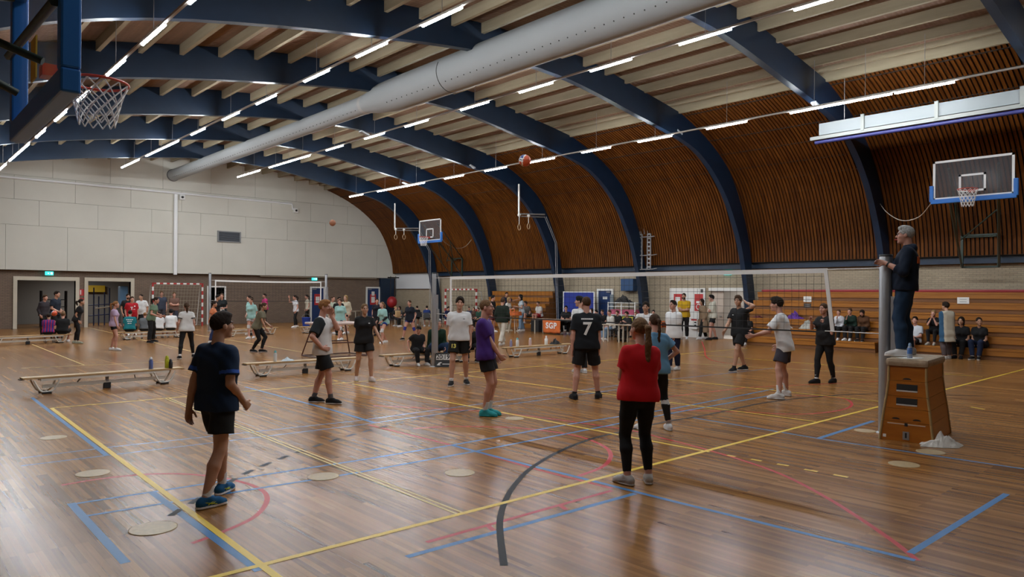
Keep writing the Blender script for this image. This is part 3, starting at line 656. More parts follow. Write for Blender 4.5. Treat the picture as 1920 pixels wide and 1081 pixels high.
# ---- balls in the air
def ball(c, r, lab, kind):
    root = empty('volleyball' if kind == 'v' else 'basketball', (c.x, c.y, c.z-r), 0, lab, 'ball')
    cols = [mat('ball orange red', (.62,.09,.03), .45), mat('ball white', (.78,.78,.76), .45), mat('ball blue', (.03,.06,.25), .45)] if kind == 'v' else [mat('basketball rubber', (.32,.13,.07), .6)]*3
    mb = MB(); mb.sphere((0,0,r), r, 36, 24)
    me = mb.build('cover', cols, root)
    if kind == 'v':
        ax = (RGT*.86+Vector((0,0,-.3))-FWD*.35).normalized(); bx = Vector((0,0,1)); bx = (bx-ax*bx.dot(ax)).normalized()
        for pl in me.data.polygons:                       # curved panels: orange wedge, white strips, blue wedge
            n = (pl.center - Vector((0,0,r)))/r; s_, w_ = n.dot(ax), n.dot(bx)
            pl.material_index = 0 if s_ > .12 else (1 if s_ > -.10 or abs(w_-.1) < .12 and s_ > -.6 else (2 if w_ > -.15 and s_ > -.75 else (1 if w_ > -.35 else 0)))
    rg = MB(); 
    for ax in range(3): rg.tube([Vector([(0, math.cos(t), math.sin(t)), (math.cos(t), 0, math.sin(t)), (math.cos(t), math.sin(t), 0)][ax])*r*1.001+Vector((0,0,r)) for t in [2*math.pi*k/28 for k in range(28)]], r*.02, 5, closed=True)
    rg.build('seam', mat('ball seam', (.06,.04,.03), .7), root)
    return root
b1_ = on_depth(984, 301, 12.6); ball(b1_, .105, 'orange white and blue volleyball flying above the net', 'v')
b2_ = on_depth(623.5, 417.5, 27); ball(b2_, .12, 'brown basketball in the air before the end wall', 'b')

# ---- posts and nets
def net_post(p, h, lab, r=.055, extra=True):
    root = empty('net_post', (p.x, p.y, 0), 0, lab, 'post')
    MB().lathe([(r,0),(r,h-.03),(r*.9,h)], (0,0,0), 16).build('pole', steel, root); MB().lathe([(r*1.02,h-.015),(r*1.02,h+.015),(.001,h+.02)], (0,0,0), 16).build('cap', black_m, root)
    MB().lathe([(.12,0),(.12,.012),(r,.02)], (0,0,0), 16).build('floor_plate', steel, root)
    if extra:
        MB().cbox((-.01, -r-.05, h*.46), (.07,.1,h*.62)).build('slide_rail', mat('grey rail metal', (.36,.37,.39), .45, metal=.6), root)
        MB().cbox((0, -r-.12, h*.55), (.05,.06,.35)).build('winch', grey_m, root)
    return root
POST_A, POST_B = at(813, 687), at(1659, 811)
net_post(POST_A, 2.55, 'grey aluminium net post left of the number thirteen player', .062)
pb_ = net_post(POST_B, 2.6, 'thick grey aluminium net post in front of the umpire', .088); 
MB().tube([(.12, -.05, 1.9), (.125, -.05, .02)], .008, 5).build('rope_end', cord_m, pb_)
POST_C, POST_D = at(611, 616), at(393, 620)
net_post(POST_C, 3.0, 'grey net post of the far court beside the blue door', .07); net_post(POST_D, 2.95, 'grey net post of the far court beside the goal', .07, False)
net_cord = mat('dark net cord', (.02,.02,.022), .8)
def volley_net(a, b, z1, z0, lab, cell=.1, band=.07, r=.003, tip=.0, sag=.0):
    a, b = Vector((a.x, a.y, 0)), Vector((b.x, b.y, 0)); root = empty('volleyball_net', a, 0, lab, 'net'); d = b-a; L = d.length; u = d/L; nrm = Vector((-u.y, u.x, 0))
    P = lambda s, z: u*s + Vector((0,0,z + (sag*4*(s/L)*(s/L-1))))
    def strip(name, s0, s1, za, zb, m, th=.006):
        mb = MB(); n = 24; vs = []
        for k in range(n+1):
            s = s0+(s1-s0)*k/n
            for z, t in ((za,-th),(za,th),(zb,th),(zb,-th)): vs.append(P(s, z)+nrm*t)
        fs = [(4*k+i, 4*k+(i+1) % 4, 4*k+4+(i+1) % 4, 4*k+4+i) for k in range(n) for i in range(4)] + [(0,1,2,3),(4*n,4*n+3,4*n+2,4*n+1)]
        mb.add(vs, fs); return mb.build(name, m, root)
    strip('net_band', 0, L, z1-band, z1, cord_m); strip('net_cord', -.0, L, z0-.02, z0+.005, net_cord, .008)
    for s, sl in ((0, 0), (L, tip)):
        mb = MB(); q = .03; vs = [P(s-q, z1-.0)+nrm*.008, P(s+q, z1)+nrm*.008, P(s+q+sl, z0)+nrm*.008, P(s-q+sl, z0)+nrm*.008]; vs += [v-nrm*.016 for v in vs]
        mb.add(vs, [(0,1,2,3),(7,6,5,4),(0,4,5,1),(1,5,6,2),(2,6,7,3),(3,7,4,0)]); mb.build('edge_band', cord_m, root)
    mb = MB(); s = cell
    while s < L-.02:
        mb.tube([P(s, z1-band), P(s+math.sin(s*7)*.006, (z0+z1)/2), P(s, z0)], r, 4, cap=False); s += cell
    z = z0+cell
    while z < z1-band:
        mb.tube([P(L*k/24, z) for k in range(25)], r, 4, cap=False); z += cell
    mb.build('net_mesh', net_cord, root)
    return root, P
N1a, N1b = Vector((.15, 9.73, 0)), Vector((.1, -.08, 0))
nroot, NP = volley_net(N1a, N1b, 2.44, 1.44, 'volleyball net with white top band across the near court', .125, .075, .0026, tip=-.0+.12)
for z in (2.42, 1.45):
    MB().tube([Vector((POST_A.x, POST_A.y, z))-N1a, Vector((0,0,z))], .006, 5).build('tie_cord', cord_m, nroot)
    MB().tube([NP((N1b-N1a).length, z), Vector((POST_B.x, POST_B.y, z))-N1a], .007, 5).build('tie_cord', cord_m, nroot)
d_ = (Vector((POST_D.x, POST_D.y, 0))-Vector((POST_C.x, POST_C.y, 0)))
n2a, n2b = Vector((POST_C.x, POST_C.y, 0))+d_*.05, Vector((POST_C.x, POST_C.y, 0))+d_*.955
nr2, NP2 = volley_net(n2a, n2b, 2.62, 1.55, 'volleyball net of the far court in front of the end wall', .16, .085, .0035, sag=.03)
for z in (2.6, 1.56):
    MB().tube([Vector((POST_C.x, POST_C.y, z))-n2a, Vector((0,0,z))], .008, 5).build('tie_cord', cord_m, nr2); MB().tube([NP2((n2b-n2a).length, z), Vector((POST_D.x, POST_D.y, z))-n2a], .008, 5).build('tie_cord', cord_m, nr2)

# ---- handball goals
goal_red, goal_white = mat('goal red paint', (.42,.03,.03), .5), mat('goal white paint', (.75,.75,.73), .5)
def goal(a, b, h, depth, lab, netm, cell):
    """a, b: foot points of the two posts; depth: vector to the back"""
    a, b = Vector((a.x, a.y, 0)), Vector((b.x, b.y, 0)); root = empty('handball_goal', a, 0, lab, 'goal'); d = b-a; L = d.length; u = d/L; dv = Vector(depth)
    ang = math.atan2(u.y, u.x)
    def bar(name, o, ax, n, ln, first):
        mb = MB(); st = ln/n
        for k in range(n):
            c = Vector(o)+Vector(ax)*(st*(k+.5)); sz = (st, .085, .085) if abs(ax[2]) < .5 else (.085, .085, st)
            mb.cbox(c, sz, (k+first) % 2, rz=ang)
        return mb.build(name, [goal_red, goal_white], root)
    bar('goal_post', (0,0,0), (0,0,1), 11, h, 0); bar('goal_post', d, (0,0,1), 11, h, 0); bar('crossbar', (0,0,h-.04), u, 15, L, 0)
    for o in (Vector((0,0,0)), d):
        MB().tube([o+Vector((0,0,h-.05)), o+dv*.45+Vector((0,0,h-.2)), o+dv+Vector((0,0,.03)), o+Vector((0,0,.03))], .02, 6).build('support_bar', white_m, root)
    MB().tube([dv+Vector((0,0,.03)), d+dv+Vector((0,0,.03))], .02, 6).build('support_bar', white_m, root)
    mb = MB(); prof = [Vector((0,0,h-.05)), dv*.45+Vector((0,0,h-.25)), dv*.72+Vector((0,0,h*.5)), dv+Vector((0,0,.03))]; prof = smooth_line(prof, 5)
    s = 0
    while s <= L+.01: mb.tube([u*s+q for q in prof], .006, 4, cap=False); s += cell
    for q in prof: mb.tube([q, d+q], .006, 4, cap=False)
    for o in (Vector((0,0,0)), d):
        for k in range(1, 12): z = h*k/12; e = min(1.0, (1-k/12)*1.1+.12); mb.tube([o+Vector((0,0,z)), o+dv*e+Vector((0,0,z*.97))], .006, 4, cap=False)
    mb.build('goal_net', netm, root)
    return root
gnet = mat('cream goal net', (.55,.52,.40), .9)
ga, gb = on_y(286, 600, 38.6), on_y(379, 600, 38.6)
goal(Vector((ga.x, 38.6, 0)), Vector((gb.x, 38.6, 0)), 2.5, (0,.95,0), 'red and white handball goal standing at the end wall', gnet, .17)
g1, g2 = on_x(835, 600, 16.9), on_x(893, 600, 16.9)
goal(Vector((16.9, g1.y, 0)), Vector((16.9, g2.y, 0)), 2.3, (.8,0,0), 'red and white handball goal standing at the right wall', gnet, .17)
# ================================================================== BENCHES AND FLOOR THINGS
bench_wood = wood_mat('bench pine', (.40,.26,.12), (.52,.36,.18), 'xyz', (1, 14, 14), .45)
bench_white = mat('bench white steel', (.66,.65,.60), .4); rubber = mat('black rubber', (.015,.015,.016), .7)
def make_bench():
    """gym bench along x, centred, top 0.33 m"""
    root = empty('gym_bench', (0,0,0)); L = 3.0
    MB().cbox((0,0,.315), (L,.25,.035), bev=.008).build('seat_plank', bench_wood, root)
    for s in (-1, 1): MB().box((s*L/2-.03, -.1, .285), (s*L/2+.03, .1, .30)).build('end_hook', rubber, root)
    for y in (-.1, .1): MB().box((-1.2, y-.015, .25), (1.2, y+.015, .297)).build('seat_rail', bench_white, root)
    MB().box((-1.15, -.02, .10), (1.15, .02, .17)).build('balance_beam', bench_white, root)
    for s in (-1, 1):
        for y in (-.13, .13):
            pts = smooth_line([(s*.88, y, .27), (s*.93, y, .16), (s*1.0, y, .055), (s*1.1, y, .035), (s*1.2, y, .055), (s*1.27, y, .16), (s*1.32, y, .27)], 4)
            lg = MB().tube(pts, .018, 8).build('leg', bench_white, root)
            MB().cbox((s*1.1, y, .02), (.16,.05,.04), bev=.008).build('rubber_foot', rubber, lg)
        MB().tube([(s*1.1,-.13,.05),(s*1.1,.13,.05)], .014, 6).build('cross_bar', bench_white, root)
        MB().tube([(s*.5,-.08,.26),(s*.55,0,.16)], .014, 6).build('strut', grey_m, root)
    MB().cbox((0,0,.2), (.05,.06,.12)).build('strut', grey_m, root); MB().cbox((0,0,.06), (.14,.06,.12), bev=.01).build('rubber_foot', rubber, root)
    return root
bproto = make_bench()
BENCH = [(-7.42,11.47,R(4),'gym bench cropped at the left with a blue and a yellow bottle on it','near'), (-3.02,11.5,R(-2),'gym bench behind the player in glasses with white bottle and towel','near'),
         (.72,11.52,R(-2),'gym bench where the boy in the black cap sits','near'), (5.2,11.63,0,'gym bench with a row of bottles and a black bag on top','near'),
         (-2.0,27.7,R(10),'far gym bench under the row of seated backs by the goal','far'), (-6.6,26.85,R(14),'far gym bench under the striped shirt at the left edge','far'),
         (2.15,27.6,R(16),'far gym bench behind the player in the olive shirt','far'), (6.1,28.0,R(6),'far gym bench near the blue ball bag','far')]
for i, (x, y, rz, lab, g) in enumerate(BENCH):
    o = bproto if i == 0 else copy_tree(bproto)
    o.location = (x, y, 0); o.rotation_euler = (0,0,rz); tag(o, lab, 'bench', {'near': 'gym benches between the courts', 'far': 'gym benches beyond the far court'}[g])
# bottles
def bottle(loc, h, r, body, capc, lab, group='water bottles', squat=.75):
    root = empty('water_bottle', loc, 0, lab, 'bottle', group)
    MB().lathe([(r*.9,0),(r,.012),(r,h*.66),(r*squat,h*.74),(r*squat,h*.8)], (0,0,0), 16).build('bottle_body', body, root)
    MB().lathe([(r*squat*1.05,h*.8),(r*squat*1.05,h*.92),(r*.42,h*.95),(r*.4,h)], (0,0,0), 16).build('bottle_cap', capc, root)
    return root
bt = lambda n, c: mat('bottle '+n, c, .35)
B = lambda px, py, y: (on_y(px, py, y).x, y, .3325)
bottle(B(283,692,11.52), .26, .042, bt('blue', (.08,.12,.32)), bt('pale', (.6,.62,.66)), 'blue bottle with pale cap on the bench at the left edge')
bottle(B(313,690,11.55), .27, .045, bt('lime', (.45,.48,.02)), bt('lime', (.45,.48,.02)), 'lime yellow bottle on the bench at the left edge')
bottle(B(320,691,11.45), .2, .04, bt('black', (.015,.015,.018)), bt('black', (.015,.015,.018)), 'small black bottle beside the lime yellow one')
bottle(B(516,681,11.5), .27, .04, bt('white', (.66,.68,.68)), bt('teal', (.10,.36,.38)), 'white bottle with teal cap on the bench behind the player in glasses')
bottle(B(958,655,11.63), .24, .045, bt('lilac', (.22,.21,.36)), bt('grey', (.3,.3,.36)), 'dull violet bottle at the left end of the bottle row')
bottle(B(970,655,11.6), .28, .05, bt('white', (.66,.68,.68)), bt('teal', (.10,.36,.38)), 'white bottle with teal cap second in the bottle row')
bottle(B(994,653,11.63), .26, .048, bt('pink', (.58,.42,.42)), bt('pale', (.6,.62,.66)), 'pink bottle in the bottle row on the far bench')
bottle(B(1024,651,11.6), .3, .055, bt('white', (.66,.68,.68)), bt('white', (.66,.68,.68)), 'plain white bottle at the right end of the bottle row', squat=.5)

def cloth_heap(name, loc, sx, sy, h, m, lab, cat, seed=0, rz=0.0, n=30):
    """crumpled cloth: warped ridges over an irregular outline"""
    mb = MB(); vs = []; rnd = random.Random(seed); off = Vector((rnd.random()*9, rnd.random()*9, 0)); N = n*3
    for i in range(n+1):
        for j in range(N):
            q = i/n; a = 2*math.pi*j/N; c, s_ = math.cos(a), math.sin(a)
            e = 1+.45*noise.noise(Vector((c*1.1, s_*1.1, 0))+off)+.14*noise.noise(Vector((c*3.2, s_*3.2, 2))+off)
            u, v = q*e*c, q*e*s_
            wx, wy = u+.5*noise.noise(Vector((u*1.6, v*1.6, 5))+off), v+.5*noise.noise(Vector((u*1.6, v*1.6, 9))+off)
            rd = 1-min(1, 2.4*abs(noise.noise(Vector((wx*2.1, wy*1.2, 1))+off))); r2 = 1-min(1, 2.2*abs(noise.noise(Vector((wx*4.3, wy*2.6, 3))+off)))
            big = .5+.9*noise.noise(Vector((u*1.1, v*1.1, 7))+off)
            edge = max(0, 1-q)**.75
            z = h*edge*(.16+max(0, big)*(1-q*.6)*.42+.52*rd*(1-q*.4)+.22*r2)
            vs.append((u*sx/2, v*sy/2, max(z, 0)+.003))
    fs = [(i*N+j, i*N+(j+1) % N, (i+1)*N+(j+1) % N, (i+1)*N+j) for i in range(n) for j in range(N)]
    mb.add(vs, fs, 0, True); mb.add(vs[-N:], [tuple(reversed(range(N)))])
    o = mb.build(name, m, None, loc); o.rotation_euler = (0,0,rz); tag(o, lab, cat); return o
towel_m = mat('cream towel', (.60,.57,.52), .95, bump=.5, bscale=90)
c = at(1757, 834); cloth_heap('towel', (c.x+.02, c.y-.05, 0.001), .66, .40, .19, towel_m, 'crumpled cream towel on the floor at the foot of the vaulting box', 'towel', 4, R(-25))
p = on_y(538,677,11.5); cloth_heap('towel', (p.x, 11.5, .333), .36, .22, .09, mat('pale blue towel', (.52,.6,.64), .95, bump=.5, bscale=90), 'pale blue towel lying on the bench beside the teal capped bottle', 'towel', 8)
p = on_y(1042,648,11.63); cloth_heap('bag', (p.x, 11.63, .333), .5, .24, .2, black_m, 'black bag lying on the bench with the row of bottles', 'bag', 11)

# ---- vaulting box
vb_m = wood_mat('varnished box plywood', (.32,.094,.008), (.43,.142,.014), 'xyz', (2, 2, 9), .3); edge_m = mat('pale box edge', (.36,.24,.10), .45); suede = mat('worn tan leather', (.36,.27,.18), .75, var=.2, vscale=14, bump=.3, bscale=120)
A_, B_p, C_p = at(1637,822), at(1734,831), at(1797,812)
ctr = Vector((.075, -1.415, 0)); ang = R(7.0)
vb = empty('vaulting_box', ctr, ang, 'brown wooden vaulting box the umpire stands on', 'vaulting box')
LX, W0, W1, HT = .60, .335, .235, 1.03
prof_z = [0, .27, .45, .62, .83, HT]; prof_w = [W0, .305, .283, .258, .238, W1]; prof_l = [LX, .585, .572, .56, .548, .54]
for i in range(5):
    z0, z1 = prof_z[i]+.002, prof_z[i+1]-.002; w0, w1, l0, l1 = prof_w[i], prof_w[i+1], prof_l[i], prof_l[i+1]
    mb = MB(); vs = [(-l0,-w0,z0),(l0,-w0,z0),(l0,w0,z0),(-l0,w0,z0),(-l1,-w1,z1),(l1,-w1,z1),(l1,w1,z1),(-l1,w1,z1)]
    mb.add(vs, [(0,3,2,1),(4,5,6,7),(0,1,5,4),(1,2,6,5),(2,3,7,6),(3,0,4,7)]); sec = mb.build('box_section', vb_m, vb)
    for sx in (-1, 1):
        for sy in (-1, 1):
            e = MB(); e.tube([(sx*(l0-.004), sy*(w0-.004), z0), (sx*(l1-.004), sy*(w1-.004), z1)], .018, 6); e.build('corner_post', edge_m, sec)
    xf = lambda z: -(l0+(l1-l0)*(z-z0)/(z1-z0))
    def on_face(u, z, du, dz, m, nm, par, th=.004):
        a = MB(); q = [(xf(z-dz)-th, u-du, z-dz), (xf(z-dz)-th, u+du, z-dz), (xf(z+dz)-th, u+du, z+dz), (xf(z+dz)-th, u-du, z+dz)]
        a.add(q+[(x+.02, y, zz) for x, y, zz in q], [(0,1,2,3),(7,6,5,4),(0,4,5,1),(1,5,6,2),(2,6,7,3),(3,7,4,0)]); return a.build(nm, m, par)
    if i in (2, 3):
        zc = (z0+z1)/2+.02; on_face(0, zc, .13, .042, black_m, 'hand_hole', sec); on_face(0, zc-.05, .13, .010, mat('pale slot edge', (.55,.52,.48), .5), 'slot_edge', sec)
    def half_hole(u, z, r, par):
        a = MB(); pts = [(u+r*math.cos(t), z+r*.42*math.sin(t)) for t in [math.pi*k/12 for k in range(13)]]
        a.add([(xf(z)-.004, y, zz) for y, zz in pts]+[(xf(z)+.02, y, zz) for y, zz in pts], [tuple(range(13)), tuple(reversed(range(13, 26)))]+[(k, k+1, 14+k, 13+k) for k in range(12)]+[(12, 0, 13, 25)]); a.build('finger_hole', black_m, par)
    if i == 4: half_hole(0, z0+.02, .055, sec)
    if i == 1: half_hole(-.13, z0+.03, .05, sec); half_hole(.13, z0+.03, .05, sec)
    if i == 0:
        on_face(0, .24, .235, .006, mat('pale stripe', (.62,.48,.38), .5), 'stripe', sec); on_face(0, .235, .02, .022, black_m, 'ring_hole', sec)
        on_face(0, .085, .04, .055, steel, 'lock_plate', sec, .008); on_face(0, .09, .012, .035, black_m, 'key_slot', sec, .010); on_face(.27, .06, .02, .02, paper_m, 'white_dot', sec)
MB().cbox((0,0,HT+.055), (1.16,.54,.11), bev=.045).build('padded_top', suede, vb)
VB_TOP = HT+.11
M3 = Matrix.Translation(ctr) @ Matrix.Rotation(ang, 4, 'Z')
o = MB().box((-.155,-.11,0),(.155,.11,.004)).build('score_sheet', paper_m, None, M3 @ Vector((-.38,.0,VB_TOP+.001))); o.rotation_euler = (0,0,R(-12)); tag(o, 'white score sheet lying on the vaulting box beside the shoes', 'paper')
c_ = M3 @ Vector((-.44, -.01, VB_TOP+.006)); wb = bottle(c_, .21, .034, mat('clear bottle blue label', (.05,.14,.38), .25), mat('bottle pale blue cap', (.25,.4,.6), .4), 'small water bottle with blue label on the vaulting box', squat=.55)
MB().lathe([(.0345,.0),(.0345,.06)], (0,0,0), 16).build('clear_base', mat('clear plastic', (.55,.6,.66), .1, alpha=.6), wb); MB().lathe([(.0345,.12),(.025,.165)], (0,0,0), 16).build('clear_shoulder', MATS['clear plastic'], wb)

# ---- frame with padded top (mini trampoline) behind the player in glasses
tp = empty('mini_trampoline', (-.12, 15.4, 0), 0, 'tall frame with padded pale top behind the player in glasses', 'trampoline')
fr = mat('dark red brown tube', (.06,.015,.014), .45)
tz = 1.03
for sx, sy in ((-1,-1),(1,-1),(1,1),(-1,1)): MB().tube([(sx*.84, sy*.55, .03), (sx*.56, sy*.36, tz-.02)], .02, 8).build('leg', fr, tp)
for a, b in (((-.84,-.55,.03),(.84,-.55,.03)),((-.84,.55,.03),(.84,.55,.03)),((-.84,-.55,.03),(-.84,.55,.03)),((.84,-.55,.03),(.84,.55,.03)),((-.72,-.47,.45),(.72,-.47,.45)),((-.72,.47,.45),(.72,.47,.45))): MB().tube([a, b], .018, 8).build('cross_bar', fr, tp)
pts = [(-.72,-.5,tz),(.72,-.5,tz),(.72,.5,tz),(-.72,.5,tz)]
MB().cbox((0,0,tz), (1.1,.7,.012)).build('bed', mat('trampoline bed', (.03,.03,.035), .8), tp)
for c, s in (((0,-.46,tz+.01),(1.5,.2,.07)),((0,.46,tz+.01),(1.5,.2,.07)),((-.66,0,tz+.01),(.2,.75,.07)),((.66,0,tz+.01),(.2,.75,.07))): MB().cbox(c, s, bev=.025).build('edge_pad', mat('pale pink pad', (.56,.44,.40), .6), tp)

# ---- score flip board
c = at(833, 688); fb = empty('score_board', (c.x, c.y, 0), -math.atan2(RGT.x*0+.671, .741)+R(-2), 'black flip scoreboard reading 20 and 19 on the floor by the bench', 'scoreboard')
mb = MB(); mb.add([(-.24,-.02,0),(.24,-.02,0),(.24,.10,.38),(-.24,.10,.38),(-.24,.0,0),(.24,.0,0),(.24,.12,.38),(-.24,.12,.38)], [(0,1,2,3),(7,6,5,4),(0,4,5,1),(1,5,6,2),(2,6,7,3),(3,7,4,0)]); mb.build('board_panel', black_m, fb)
mb = MB(); mb.add([(-.24,.24,0),(.24,.24,0),(.24,.13,.38),(-.24,.13,.38),(-.24,.25,0),(.24,.25,0),(.24,.14,.38),(-.24,.14,.38)], [(0,1,2,3),(7,6,5,4),(0,4,5,1),(1,5,6,2),(2,6,7,3),(3,7,4,0)]); mb.build('board_panel', black_m, fb)
tilt = math.atan2(.12, .38)
for s, t in ((-.11, '20'), (.085, '19')):
    Mx = frame_M((s-.03, .052, .27), (1,0,0), (0, math.sin(tilt), math.cos(tilt)))
    mb = MB(); q = [Mx @ Vector(v) for v in ((-.09,-.075,0),(.09,-.075,0),(.09,.075,0),(-.09,.075,0),(-.09,-.075,-.008),(.09,-.075,-.008),(.09,.075,-.008),(-.09,.075,-.008))]
    mb.add(q, [(0,1,2,3),(7,6,5,4),(0,4,5,1),(1,5,6,2),(2,6,7,3),(3,7,4,0)]); cdp = mb.build('number_card', paper_m, fb)
    text_mesh('digits', t, .17, black_m, cdp, Mx @ Matrix.Translation((0,0,.003)), bold=.004)
Mx = frame_M((0, -.002, .095), (1,0,0), (0, math.sin(tilt), math.cos(tilt)))
mb = MB(); mb.add([Mx @ Vector(v) for v in ((-.05,-.018,0),(.2,-.018,0),(.2,.0,0),(-.05,.0,0),(-.05,-.018,-.004),(.2,-.018,-.004),(.2,.0,-.004),(-.05,.0,-.004))], [(0,1,2,3),(7,6,5,4),(0,4,5,1),(1,5,6,2),(2,6,7,3),(3,7,4,0)]); mb.build('logo_bar', paper_m, fb)
mb = MB(); pts = [(-.2,-.04),(-.16,.02),(-.1,.045),(-.06,.03),(-.11,.01),(-.125,-.015),(-.1,-.04),(-.15,-.045)]; mb.add([Mx @ Vector((x, y, 0)) for x, y in pts]+[Mx @ Vector((x, y, -.004)) for x, y in pts], [tuple(range(8)), tuple(reversed(range(8, 16)))]+[(k, (k+1) % 8, 8+(k+1) % 8, 8+k) for k in range(8)]); mb.build('logo_mark', paper_m, fb)

# ================================================================== BLEACHERS
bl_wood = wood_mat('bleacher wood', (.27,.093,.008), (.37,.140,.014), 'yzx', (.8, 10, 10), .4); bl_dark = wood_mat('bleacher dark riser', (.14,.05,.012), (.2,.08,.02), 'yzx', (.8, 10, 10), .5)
def bleacher(name, x0, y0, y1, rows, rise, tread, lab, pad=None, top_tread=.3):
    root = empty(name, (x0, (y0+y1)/2, 0), 0, lab, 'bleachers'); h = (y1-y0)/2
    for i in range(rows):
        z = (i+1)*rise; x = tread*i
        MB().box((x, -h, z-.06), (x+tread+.06, h, z)).build('seat_board', bl_wood, root)
        MB().box((x+.02, -h, z-rise*.62), (x+.05, h, z-.06)).build('riser_board', bl_wood, root)
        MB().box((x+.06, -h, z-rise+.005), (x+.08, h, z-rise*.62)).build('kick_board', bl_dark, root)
    for s in (-1, 1):
        poly = [(.08, 0)]
        for i in range(rows): poly += [(tread*i+.08, (i+1)*rise-.07), (tread*(i+1)+.07, (i+1)*rise-.07)]
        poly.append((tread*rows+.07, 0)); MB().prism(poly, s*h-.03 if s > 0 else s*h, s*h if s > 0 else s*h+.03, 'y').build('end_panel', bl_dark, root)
    if pad: MB().cbox((tread*rows+.02, 0, rows*rise+.05), (.12, 2*h, .1), bev=.03).build('red_rail_pad', pad, root)
    return root
redpad = mat('dark red padding', (.30,.02,.03), .5)
BLX, RISE, TREAD = 15.35, .36, .365
bleacher('bleacher', BLX, 5.05, 10.55, 6, RISE, TREAD, 'brown wooden bleacher between the arch and the umpire post', redpad)
bleacher('bleacher', BLX, -8.0, 4.7, 6, RISE, TREAD, 'brown wooden bleacher behind the umpire and the woman in white vest', redpad)
bleacher('bleacher', 15.9, 22.95, 28.1, 6, RISE, .27, 'brown wooden bleacher beside the blue board at mid hall')
def bl_pos(px, py, row):                  # a point seen on the top of a bleacher row
    z = row*RISE; p = at(px, py, z); return p
def sign_on(px, py, w, h, X, lab, m=paper_m):
    p = on_x(px, py, X); o = MB().box((-.006, -w/2, -h/2), (.0, w/2, h/2)).build('paper_sign', m, None, p); tag(o, lab, 'sign')
    for k in (-1, 1): MB().box((-.009, -w*.3, k*h*.18-.008), (-.006, w*.3, k*h*.18+.008)).build('text_line', grey_m, o)
    return o
sign_on(1514, 560.5, .32, .22, BLX+4*TREAD-.02, 'white paper sign on the bleacher left of the net band'); sign_on(1514, 572.5, .3, .18, BLX+3*TREAD-.02, 'dark sign under the white paper sign on the bleacher', mat('dark sign', (.05,.035,.03), .6)); sign_on(1806, 563, .36, .22, BLX+4*TREAD-.02, 'white paper sign on the bleacher right of the umpire')

# things lying on the bleacher
def heap_at(px, py, row, sx, sy, h, m, name, lab, cat, seed):
    p = bl_pos(px, py, row); i = row-1; xc = BLX+TREAD*i+TREAD/2+.02; d = ray(px, py); t = (xc-CAM.x)/d.x; y = CAM.y+d.y*t
    return cloth_heap(name, (xc, y, row*RISE+.002), sx, sy, h, m, lab, cat, seed, R(90))
heap_at(1490,610,3,.75,.3,.32, mat('purple fabric', (.10,.03,.24), .85, var=.5, vscale=16), 'coat', 'purple patterned jacket heaped on the bleacher', 'jacket', 21)
heap_at(1462,612,3,.3,.24,.16, mat('pale cloth', (.5,.52,.56), .9), 'towel', 'pale cloth beside the purple jacket on the bleacher', 'cloth', 22)
heap_at(1516,617,2,.8,.34,.42, mat('grey coat fabric', (.36,.36,.33), .9, var=.3, vscale=9), 'coat', 'grey coat heaped on the bleacher behind the woman in black', 'coat', 23)
heap_at(1422,612,3,.5,.28,.12, mat('dark maroon cloth', (.10,.02,.025), .9), 'bag', 'dark maroon bag on the bleacher behind the boy in white', 'bag', 24)
heap_at(1478,626,2,.34,.24,.14, mat('white cloth', (.6,.58,.55), .9), 'towel', 'small white towel on the lower bleacher row', 'towel', 25)
heap_at(1533,627,2,.5,.3,.14, black_m, 'bag', 'black bag on the lower bleacher row behind the woman in black', 'bag', 26)

# ================================================================== TABLES, BOARD, RACK ALONG THE RIGHT WALL
tbl_m = mat('pale table leg paint', (.52,.48,.40), .45); ttop = mat('pale table top', (.50,.42,.33), .4)
def table(c, L, W, rz, lab, h=.75, top=None, group=None):
    root = empty('folding_table', c, rz, lab, 'table', group)
    MB().cbox((0,0,h-.015), (L,W,.03), bev=.006).build('table_top', top or ttop, root)
    for s in (-1, 1):
        for t in (-1, 1): MB().box((s*(L/2-.08)-.02, t*(W/2-.06)-.02, 0), (s*(L/2-.08)+.02, t*(W/2-.06)+.02, h-.03)).build('leg', tbl_m, root)
        MB().box((s*(L/2-.08)-.018, -W/2+.08, h-.07), (s*(L/2-.08)+.018, W/2-.08, h-.03)).build('end_rail', tbl_m, root)
    return root
T_S = table((14.45, 19.75, 0), 2.9, .7, R(90), 'pale table with the orange banner in front of the blue board')
# orange banner hanging from the table front
bn = empty('orange_banner', (14.085, 19.85, .012), 0, 'orange banner with white letters hanging from the table', 'banner')
mb = MB(); n = 16; vs = []
for i in range(n+1):
    for j in range(9):
        y = -.62+1.24*i/n; z = .07+.68*j/8; vs.append((-.004+.02*math.sin(i*1.7)*(1-j/8), y*(1-.05*(1-j/8)), z+.012*math.sin(i*.9)*(1-j/8)))
mb.add(vs, [(i*9+j, i*9+j+1, (i+1)*9+j+1, (i+1)*9+j) for i in range(n) for j in range(8)], 0, True); bo = mb.build('banner_cloth', orange_m, bn); sm = bo.modifiers.new('t', 'SOLIDIFY'); sm.thickness = .01; sm.offset = 1
text_mesh('banner_letters', 'SGP', .40, paper_m, bn, frame_M((-.035, 0, .42), (0,-1,0), (0,0,1)), .004, 1.15, .012)
